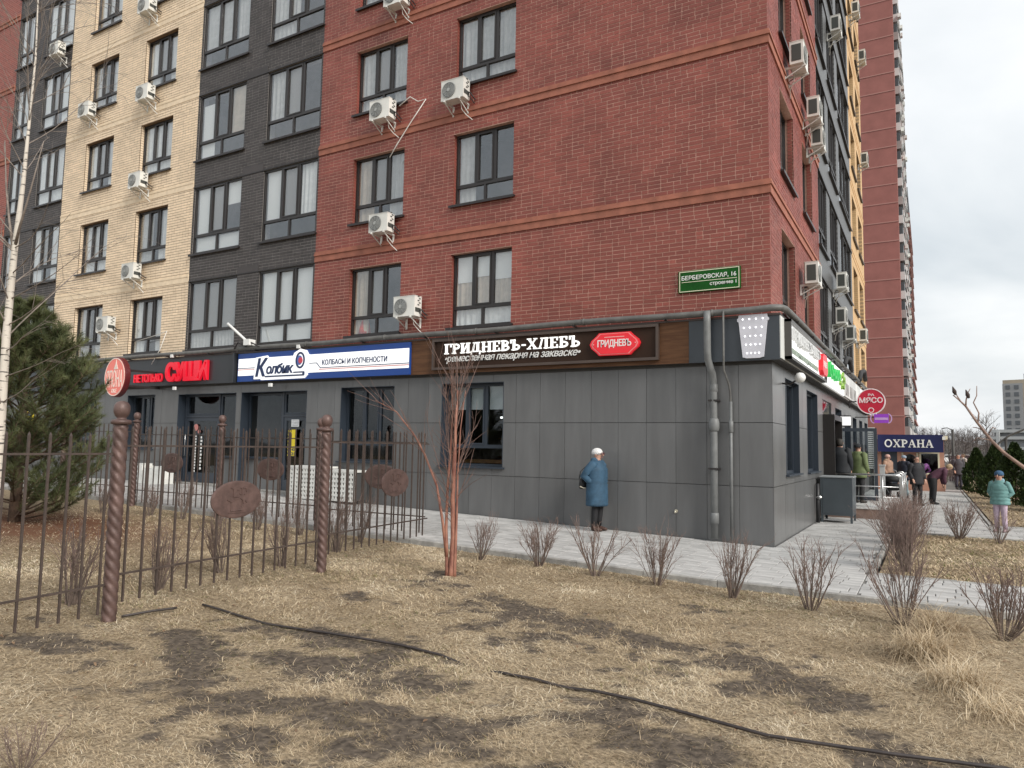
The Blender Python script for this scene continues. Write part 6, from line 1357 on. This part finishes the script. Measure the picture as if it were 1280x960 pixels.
# woman in blue by the wall
wz=ground_z(-3.2)
p=person('older woman in long blue quilted coat and white knit hat by the grey wall',(-3.20,-.42,wz),math.radians(84),1.57,head=1.14,coat=(.028,.074,.125),coat_h=.52,puff=14,pants=(.012,.012,.014),shoe=(.07,.035,.025),hat=(.74,.73,.72),hood=(.035,.09,.15),glasses=True,wide=1.30,skirt=.98,
  arms={('e',-1):(-.30,.15,1.14),('w',-1):(-.17,-.03,.97),('e',1):(.30,.14,1.14),('w',1):(.17,-.03,.97)},legs={('k',-1):(-.085,0,.48),('a',-1):(-.09,.02,.08)})
t=empty('handbag',(-3.44,-.50,wz+.80),math.radians(60),'black shoulder bag with pale trim behind the woman in blue','bag')
m=MB(); m.tube([(0,0,0),(0,0,.06),(0,0,.16),(0,0,.20)],[(.10,.05),(.12,.06),(.11,.05),(.09,.03)],14); m.build('bag_body',mat('black_leather',(.015,.015,.016),.45),t,smooth=True); m=MB(); m.tube([(-.12,0,.19),(-.09,0,.33),(.02,.0,.42),(.12,0,.36),(.12,0,.19)],.009,6); m.build('strap',MATS['black_leather'],t,smooth=True); m=MB(); m.tube([(-.15,-.07,.05),(-.08,-.09,.02),(.05,-.09,.01),(.13,-.07,.04)],.012,6); m.build('trim',mat('cream_trim',(.55,.50,.40),.7),t,smooth=True)
# child in mint jacket
person('child in a puffy mint jacket, blue knit hat and lilac trousers on the path',(3.72,5.75,0),math.radians(-22),1.30,head=1.25,coat=(.14,.29,.28),coat_h=.78,puff=7,pants=(.46,.36,.44),shoe=(.25,.17,.18),hat=(.045,.11,.20),hood=(.22,.36,.42),wide=1.10,skirt=1.06,arms={('e',-1):(-.28,.08,1.12),('w',-1):(-.15,-.04,.97),('e',1):(.28,.08,1.12),('w',1):(.15,-.04,.97)})
# bending person with purple backpack
t_=person('person bending forward in wide black trousers and a plum jacket',(2.45,14.5,0),math.radians(100),1.62,bend=.98,coat=(.075,.025,.045),coat_h=.86,pants=(.012,.012,.014),shoe=(.02,.02,.02),hair=(.45,.33,.20),trouser_w=1.35,wide=1.05,arms={('e',-1):(-.2,-.18,1.20),('w',-1):(-.15,-.38,1.10),('e',1):(.2,-.18,1.2),('w',1):(.15,-.38,1.10)})
t=empty('backpack',(2.24,14.5,1.16),math.radians(100),'purple backpack on the bending person','bag')
m=MB(); m.tube([(0,.16,-.16),(0,.15,-.08),(0,.02,.06),(0,-.10,.14)],[(.10,.06),(.16,.10),(.17,.11),(.10,.06)],14); m.build('bag_body',mat('purple_nylon',(.13,.03,.15),.6,var=.2,vscale=8),t,smooth=True)
m=MB(); m.tube([(-.1,-.1,.1),(-.11,-.16,-.05),(-.1,.0,-.16)],.014,6); m.tube([(.1,-.1,.1),(.11,-.16,-.05),(.1,.0,-.16)],.014,6); m.build('strap',MATS['purple_nylon'],t,smooth=True)
person('man in black standing at the end of the steel railing',(2.02,13.3,0),math.radians(35),1.60,coat=(.016,.016,.020),coat_h=.72,pants=(.012,.012,.015),hat=None,hair=(.05,.035,.03),wide=1.12)
person('man in a black jacket seen from behind at the side entrance door',(.30,7.95,.272),math.radians(170),1.78,coat=(.012,.014,.018),coat_h=.78,pants=(.015,.015,.018),hair=(.03,.025,.02),wide=1.25)
person('person in an olive green jacket and dark cap behind the terrace railing',(.66,9.0,.272),math.radians(150),1.66,coat=(.13,.165,.07),coat_h=.72,pants=(.02,.02,.022),hat=(.02,.022,.026),wide=1.15)
person('woman in a fawn jacket and pink hat beside the pushchair',(1.02,17.2,0),math.radians(60),1.62,coat=(.33,.20,.14),coat_h=.75,pants=(.03,.03,.035),hat=(.62,.38,.33),hood=(.40,.28,.20),wide=1.15)
person('person in a navy jacket and light blue hat on the right of the pushchair',(1.55,17.4,0),math.radians(-40),1.60,coat=(.015,.018,.032),coat_h=.72,pants=(.20,.26,.28),hat=(.25,.31,.38),wide=1.18)
person('person in a dark patterned jacket right of the guard booth',(3.55,27.0,0),math.radians(20),1.66,coat=(.05,.045,.055),coat_h=.70,pants=(.05,.05,.07),hair=(.10,.07,.05),wide=1.1)
person('person in a pale top walking beyond the guard booth',(3.95,33.0,0),math.radians(-60),1.7,coat=(.42,.36,.32),coat_h=.85,pants=(.06,.06,.08),hair=(.12,.08,.05))
# pushchair
t=empty('pushchair',(1.22,16.7,0),math.radians(20),'black pushchair with four wheels on the path','pushchair')
MK=mat('black_pushchair_fabric',(.012,.012,.013),.7)
m=MB(); m.tube([(0,.25,.45),(0,.10,.42),(0,-.2,.42),(0,-.40,.50)],[(.22,.10),(.24,.14),(.24,.12),(.18,.05)],14); m.build('seat',MK,t,smooth=True); m=MB(); m.lathe([(.30,0),(.29,.12),(.22,.25),(.10,.32),(.01,.33)],14,(0,.15,.62)); m.build('hood',MK,t,smooth=True)
m=MB(); m.tube([(-.24,.2,.5),(-.24,.42,1.0),(-.2,.46,1.03),(.2,.46,1.03),(.24,.42,1.0),(.24,.2,.5)],.014,6); m.tube([(-.24,.2,.5),(-.24,-.38,.12)],.012,6); m.tube([(.24,.2,.5),(.24,-.38,.12)],.012,6); m.tube([(-.24,-.1,.45),(-.24,.38,.12)],.012,6); m.tube([(.24,-.1,.45),(.24,.38,.12)],.012,6); m.build('frame',M_STEEL,t,smooth=True)
for x in (-.27,.27):
    for y in (-.38,.38): m=MB(); m.ring(y,.12,.12,.12,.035,x-.02,x+.02,18,plane='yz'); m.lathe([(.03,-.02),(.03,.02)],8,(x,y,.12),'x'); m.build('wheel',MK,t)
# ================================================================== guard booth
M_PEACH=mat('peach_booth_wall',(.47,.25,.18),.8,var=.1,vscale=2); M_CREAMF=mat('cream_booth_trim',(.66,.60,.45),.7)
t=empty('guard_booth',(1.65,24.0,0),0,'small peach guard booth with a long navy sign board','booth')
m=MB()
for (a,b,c,d) in subtract([(-1.40,1.30,-.1,2.3)],[(-1.2,-.55,.1,2.0),(-.30,.22,.75,1.62),(.40,1.05,.80,1.66)]): m.box(a,b,0,.15,c,d)
m.box(-1.40,-1.25,.15,2.6,-.1,2.3); m.box(1.15,1.30,.15,2.6,-.1,2.3); m.box(-1.25,1.15,2.45,2.6,-.1,2.3); m.build('wall',M_PEACH,t)
m=MB(); m.box(-1.25,1.15,.3,2.4,.0,.02); m.box(-1.2,1.1,1.5,1.55,.0,2.2); m.build('interior',M_DARKROOM,t)
m=MB(); m.box(-1.55,1.45,-.2,2.75,2.3,2.46); m.build('roof',M_CREAMF,t)
def bwin(a,b,c,d,arch=False):
    m=MB(); w=.07; m.box(a-w,a,-.03,.10,c-w,d+w); m.box(b,b+w,-.03,.10,c-w,d+w); m.box(a,b,-.03,.10,c-w,c)
    if not arch: m.box(a,b,-.03,.10,d,d+w)
    f=m.build('window',M_CREAMF,t); g=MB(); g.box(a,b,.06,.07,c,d); g.build('pane',M_GLS2,f)
    if arch:
        cx_=(a+b)/2; q=MB(); rw=(b-a)/2; pts=[(cx_+rw*math.cos(x),d-.25+.25*math.sin(x)) for x in np.linspace(0,PI,14)]+[(a,d+.02),(b,d+.02)]; q.prism(pts,.0,.055); q.build('arch_head',M_PEACH,f,fix=True)
bwin(-.30,.22,.75,1.62,True); bwin(.40,1.05,.80,1.66)
m=MB(); m.box(-1.2,-.55,.05,.09,.1,2.0); m.build('door',M_DOORG,t)
m=MB(); m.box(-1.32,1.28,-.32,-.22,1.72,2.50); sg=m.build('sign_board',mat('navy_sign_board',(.008,.012,.075),.4),t); m=MB(); serif_on(m,'ОХРАНА',-1.03,.90,1.93,2.28,-.322,-.345); m.build('sign_lettering',M_WLET,sg)
m=MB(); m.box(1.24,1.36,-.36,-.22,2.28,2.42); m.build('camera_box',M_WLET,t)
t=empty('air_handling_screen',(-.12,23.0,0),0,'white slatted screen box between the building end and the guard booth','screen')
m=MB(); m.box(-.12,.32,.05,.6,.0,2.75); m.build('core',mat('grey_screen_core',(.12,.12,.12),.8),t)
for i in range(19): m=MB(); m.box(-.12,.32,.0,.05,.95+i*.095,1.0+i*.095); m.build('slat',M_WLET,t)
m=MB(); m.box(-.16,-.12,-.02,.6,0,2.8); m.box(.32,.36,-.02,.6,0,2.8); m.box(-.12,.32,-.02,.6,2.75,2.8); m.build('frame',M_WLET,t)
t=empty('white_post',(1.12,11.7,.27),0,'short pale square pillar on the terrace beside the open glass door','post')
m=MB(); m.box(-.07,.07,-.07,.07,0,1.0); m.build('shaft',mat('grey_post',(.45,.46,.46),.6),t); m=MB(); m.box(-.09,.09,-.09,.09,1.0,1.04); m.build('cap',MATS['grey_post'],t)
# ================================================================== far buildings
M_TOWR=mat('tower_red_brick',(.29,.112,.095),.85,var=.10,vscale=.5); M_TOWL=mat('tower_band',(.38,.19,.165),.85); M_TOWS=mat('tower_side_grey',(.33,.31,.30),.8,var=.2,vscale=.3)
t=empty('red_tower_block',(-.73,105,0),0,'tall red brick tower block behind the corner with thin pale floor bands','building')
m=MB(); m.box(-34,0,0,40,-1,80); m.build('wall',M_TOWR,t)
for k in range(26): m=MB(); m.box(-34,.06,-.06,.0,4+k*2.886,4.16+k*2.886); m.build('floor_band',M_TOWL,t)
M_TGL=mat('tower_window_dark',(.05,.06,.065),.25); M_TWH=mat('tower_loggia_white',(.58,.59,.58),.6)
rt=random.Random(8)
for k in range(25):
    z=4.3+k*2.886
    for j,(y0_,y1_) in enumerate(((2,5),(8,12),(15,19),(22,26),(30,36))):
        m=MB(); m.box(.0,.62,y0_,y1_,z,z+1.2); m.build('loggia_panel',M_TWH if (j+k)%3 else M_TOWS,t); m=MB(); m.box(.0,.5,y0_,y1_,z+1.2,z+2.5); m.build('window',M_TGL,t)
    if rt.random()<.75: y_=rt.uniform(1,34); m=MB(); m.box(.62,1.0,y_,y_+.9,z+.3,z+.9); m.build('ac_unit',M_ACW,t)
    if rt.random()<.6: y_=rt.uniform(1,34); m=MB(); m.box(.5,.9,y_,y_+.9,z+1.4,z+2.0); m.build('ac_unit',M_ACW,t)
t=empty('white_grey_tower_block',(-.9,162,0),0,'lower white and grey tower block with a dark parapet behind the red tower','building')
m=MB(); m.box(-30,.3,0,38,-1,57); m.build('wall',mat('pale_grey_render',(.55,.55,.54),.8,var=.15,vscale=.3),t); m=MB(); m.box(-30.2,.55,-.2,38.2,57,59.5); m.build('parapet',mat('dark_grey_parapet',(.10,.10,.11),.7),t)
for k in range(18):
    for j in range(6): m=MB(); m.box(.3,.5,3+j*6,6+j*6,3+k*3,4.8+k*3); m.build('window',M_TGL,t)
    m=MB(); m.box(.3,.8,.0,38,2.4+k*3,2.8+k*3); m.build('balcony_slab',M_TOWL,t)
def far(D,px): lat=(px-640)/899.65*D; return (2.43-.5024*D+.8646*lat, -13.467+.8646*D+.5024*lat)
x_,y_=far(300,1256); t=empty('beige_tower_block',(x_,y_,0),math.radians(-18),'distant beige and grey apartment tower at the right edge','building')
m=MB(); m.box(0,26,0,18,-3,32.5); m.build('wall',mat('beige_tower_render',(.46,.39,.30),.85,var=.1,vscale=.2),t); m=MB(); m.box(-.1,7,-.15,18,-3,31); m.build('grey_bay',mat('grey_tower_render',(.36,.36,.36),.85),t); m=MB(); m.box(7,15,2,12,32.5,35); m.build('roof_house',MATS['grey_tower_render'],t)
for k in range(10):
    for j,(a,b) in enumerate(((1,2.6),(4,5.6),(9,11),(13,15),(17,19),(21,23))): m=MB(); m.box(a,b,-.35,-.12 if j<2 else 0,2+k*2.95,3.7+k*2.95); m.build('window',mat('far_window',(.13,.14,.15),.4),t)
x_,y_=far(85,1243); t=empty('low_pavilion',(x_,y_,0),math.radians(-25),'low grey pavilion with white horizontal bands at the right edge','building')
m=MB(); m.box(0,30,0,14,0,4.2); m.build('wall',mat('pavilion_grey',(.25,.26,.27),.7),t)
for z in (1.0,2.2,3.4,4.2): m=MB(); m.box(-.3,30.3,-.4,14,z,z+.35); m.build('white_band',M_TWH,t)
for i in range(6): m=MB(); m.box(.4+i*4,.75+i*4,-.6,-.4,0,4.3); m.build('column',M_TWH,t)
x_,y_=far(36,1244); t=empty('curved_arch',(x_,y_,0),math.radians(-20),'curved grey metal arch rising past the right edge behind the evergreens','arch')
m=MB(); m.tube([(-.05,0,0),(-.05,0,1.9),(.15,0,2.25),(.6,0,2.62),(1.3,0,2.95),(2.2,0,3.1),(3.2,0,3.0)],.05,8); m.build('arch_tube',M_PIPE2,t,smooth=True); m=MB(); m.tube([(.45,0,0),(.45,0,2.5)],.06,8); m.build('post',mat('dark_post',(.05,.045,.04),.6),t,smooth=True)
# street lamp, far fence, cars
x_,y_=far(47,1191); t=empty('street_lamp',(x_,y_,0),0,'dark street lamp post right of the guard booth','lamp'); m=MB(); m.tube([(0,0,0),(0,0,1.2),(0,0,3.25)],[.13,.09,.075],8); m.build('post',MATS['dark_post'],t,smooth=True); m=MB(); m.tube([(0,0,3.2),(-.3,0,3.35),(-.6,0,3.3)],.03,6); m.build('arm',MATS['dark_post'],t,smooth=True)
t=empty('far_fence',(0,0,0),0,'dark brown slatted fence beyond the guard booth','fence'); a=far(44,1186); b=far(50,1262); MF=mat('dark_maroon_slats',(.065,.045,.048),.7)
for i in range(34):
    f=i/33; x_=a[0]+(b[0]-a[0])*f; y_=a[1]+(b[1]-a[1])*f; m=MB(); m.box(x_-.045,x_+.045,y_-.02,y_+.02,0,1.55); m.build('slat',MF,t)
m=MB(); m.bar((a[0],a[1]+.04,1.3),(b[0],b[1]+.04,1.3),.04,.08); m.build('rail',MF,t); m=MB(); m.bar((a[0],a[1]+.04,.3),(b[0],b[1]+.04,.3),.04,.08); m.build('rail',MF,t)
def car(D,px,col,label,rz):
    x_,y_=far(D,px); t=empty('parked_car',(x_,y_,0),rz,label,'car','cars parked far behind the dark fence'); c_=mat('car_paint_%d'%int(sum(col)*100),col,.3)
    prof=[(-2.1,.35),(-2.15,.7),(-1.95,.95),(-1.35,1.0),(-.75,1.42),(.75,1.45),(1.45,1.02),(2.0,.9),(2.15,.6),(2.1,.35)]; m=MB(); m.prism(prof[::-1],-.85,.85); m.build('body',c_,t,fix=True)
    m=MB(); m.prism([(-1.2,1.02),(-.7,1.36),(.7,1.38),(1.25,1.04)][::-1],-.86,.86); m.build('window',M_TGL,t,fix=True)
    for xx in (-1.3,1.3):
        for yy in (-.8,.8): m=MB(); m.lathe([(.32,-.1),(.32,.1)],16,(xx,yy,.32),'y'); m.build('wheel',mat('tyre',(.02,.02,.02),.8),t)
    for yy in (-.6,.6): m=MB(); m.box(2.08,2.16,yy-.15,yy+.15,.62,.75); m.build('headlight',M_WLET,t)
for i,(D,px,col,lb) in enumerate(((118,1183,(.7,.7,.7),'white car parked just right of the guard booth, far away'),(125,1199,(.30,.33,.42),'blue grey car parked beyond the street lamp, far away'),(130,1207,(.75,.76,.75),'white car parked left of the evergreens, far away'),(122,1214,(.65,.64,.6),'pale car parked nearest the evergreens, far away'))): car(D,px,col,lb,.6+.5*i)
# far hill and bare wood
m=MB(); n=40; 
for i in range(n+1):
    x_=-120+i*12; h_=4.0+4.5*math.sin(i*.21+.6)+1.5*math.sin(i*.7)
    m.v+=[(x_,330,-1),(x_,400,max(1.5,h_)),(x_,520,max(3,h_*1.6))]
for i in range(n): m.f+=[(3*i,3*i+3,3*i+4,3*i+1),(3*i+1,3*i+4,3*i+5,3*i+2)]
tag(m.build('hill',mat('hill_leaf_litter',(.10,.085,.07),.95,var=.3,vscale=.05),smooth=True),kind='structure')
rsw=np.random.RandomState(31); n=5200; X=rsw.uniform(-110,330,n); Y=rsw.uniform(325,430,n); i_=np.clip((X+120)/12,0,39.9); hh=np.maximum(1.5,4.0+4.5*np.sin(i_*.21+.6)+1.5*np.sin(i_*.7)); Z=np.clip((Y-330)/70,0,1)*hh-1; H=rsw.uniform(5,9.5,n)
V=[];nb=15
base=np.stack([X,Y,Z],-1); up=np.array([0,0,1.0]); tri=[]
tri.append(np.stack([base+[-.10,0,0],base+[.10,0,0],base+np.stack([rsw.normal(0,.5,n),rsw.normal(0,.5,n),H],-1)],1))
for k in range(nb):
    f=rsw.uniform(.25,.95,n); p=base+np.stack([np.zeros(n),np.zeros(n),H*f],-1); a=rsw.uniform(0,6.28,n); l=H*rsw.uniform(.12,.34,n); q=p+np.stack([np.cos(a)*l*.8,np.sin(a)*l*.8,l*rsw.uniform(.5,1.1,n)],-1); wv=rsw.uniform(.03,.07,n)
    tri.append(np.stack([p-np.stack([wv,wv*0,wv*0],-1),p+np.stack([wv,wv*0,wv*0],-1),q],1))
V=np.concatenate(tri,0).reshape(-1,3); nt_=len(V)//3
me=np_mesh('bare_wood',V,np.arange(len(V)),np.arange(nt_)*3,mat('far_wood_grey_brown',(.13,.11,.105),.95,var=.3,vscale=.08)); tag(put('bare_wood',me),'grey brown leafless wood on the distant hillside','wood',kind='stuff')
# single bare trees in the middle distance
def bare_tree(D,px,h,label,seed):
    x_,y_=far(D,px); t=empty('bare_tree',(x_,y_,0),0,label,'tree','bare trees in the distance'); P_=Plant(seed); r=P_.r; pts,_=P_.branch((0,0,-.2),(0,0,1),h*.9,.02*h,.004*h,7,.06,.1,7)
    for i in range(26):
        q,tt_=P_.along(pts,r.uniform(.25,1)); p2,_d=P_.branch(q,(Vector((0,0,1))*.7+perp(tt_,r)*r.uniform(.6,1.1)).normalized(),h*r.uniform(.18,.42),.007*h,.002*h,5,.14,.05,5)
        for k in range(5):
            q2,t2=P_.along(p2,r.uniform(.2,1)); p3,_e=P_.branch(q2,(t2+perp(t2,r)*.7).normalized(),h*r.uniform(.07,.18),.003*h,.0015*h,4,.15,.04,3,True)
            for j in range(2): q3,t3=P_.along(p3,r.uniform(.2,1)); P_.branch(q3,(t3+perp(t3,r)*.7).normalized(),h*r.uniform(.04,.09),.0018*h,.001*h,3,.15,.03,3,True)
    P_.thick.build('trunk',mat('far_bark',(.12,.10,.09),.9),t,smooth=True); P_.fine.build('twigs',MATS['far_bark'],t,smooth=True)['kind']='stuff'
bare_tree(150,1236,9.5,'bare rounded tree against the sky left of the beige tower',1); bare_tree(160,1206,6.5,'bare tree against the sky above the street lamp',2); bare_tree(170,1222,7.0,'bare tree behind the forked branch tips',3); bare_tree(60,1187,3.3,'small bare tree beside the street lamp',4)
shrub(*far(42,1180)[:2],'bare bush at the right wall of the guard booth','bare shrubs in the distance',SHD,0,1.4,0); shrub(*far(40,1196)[:2],'bare bush at the foot of the street lamp','bare shrubs in the distance',SHD,1,1.0,0)
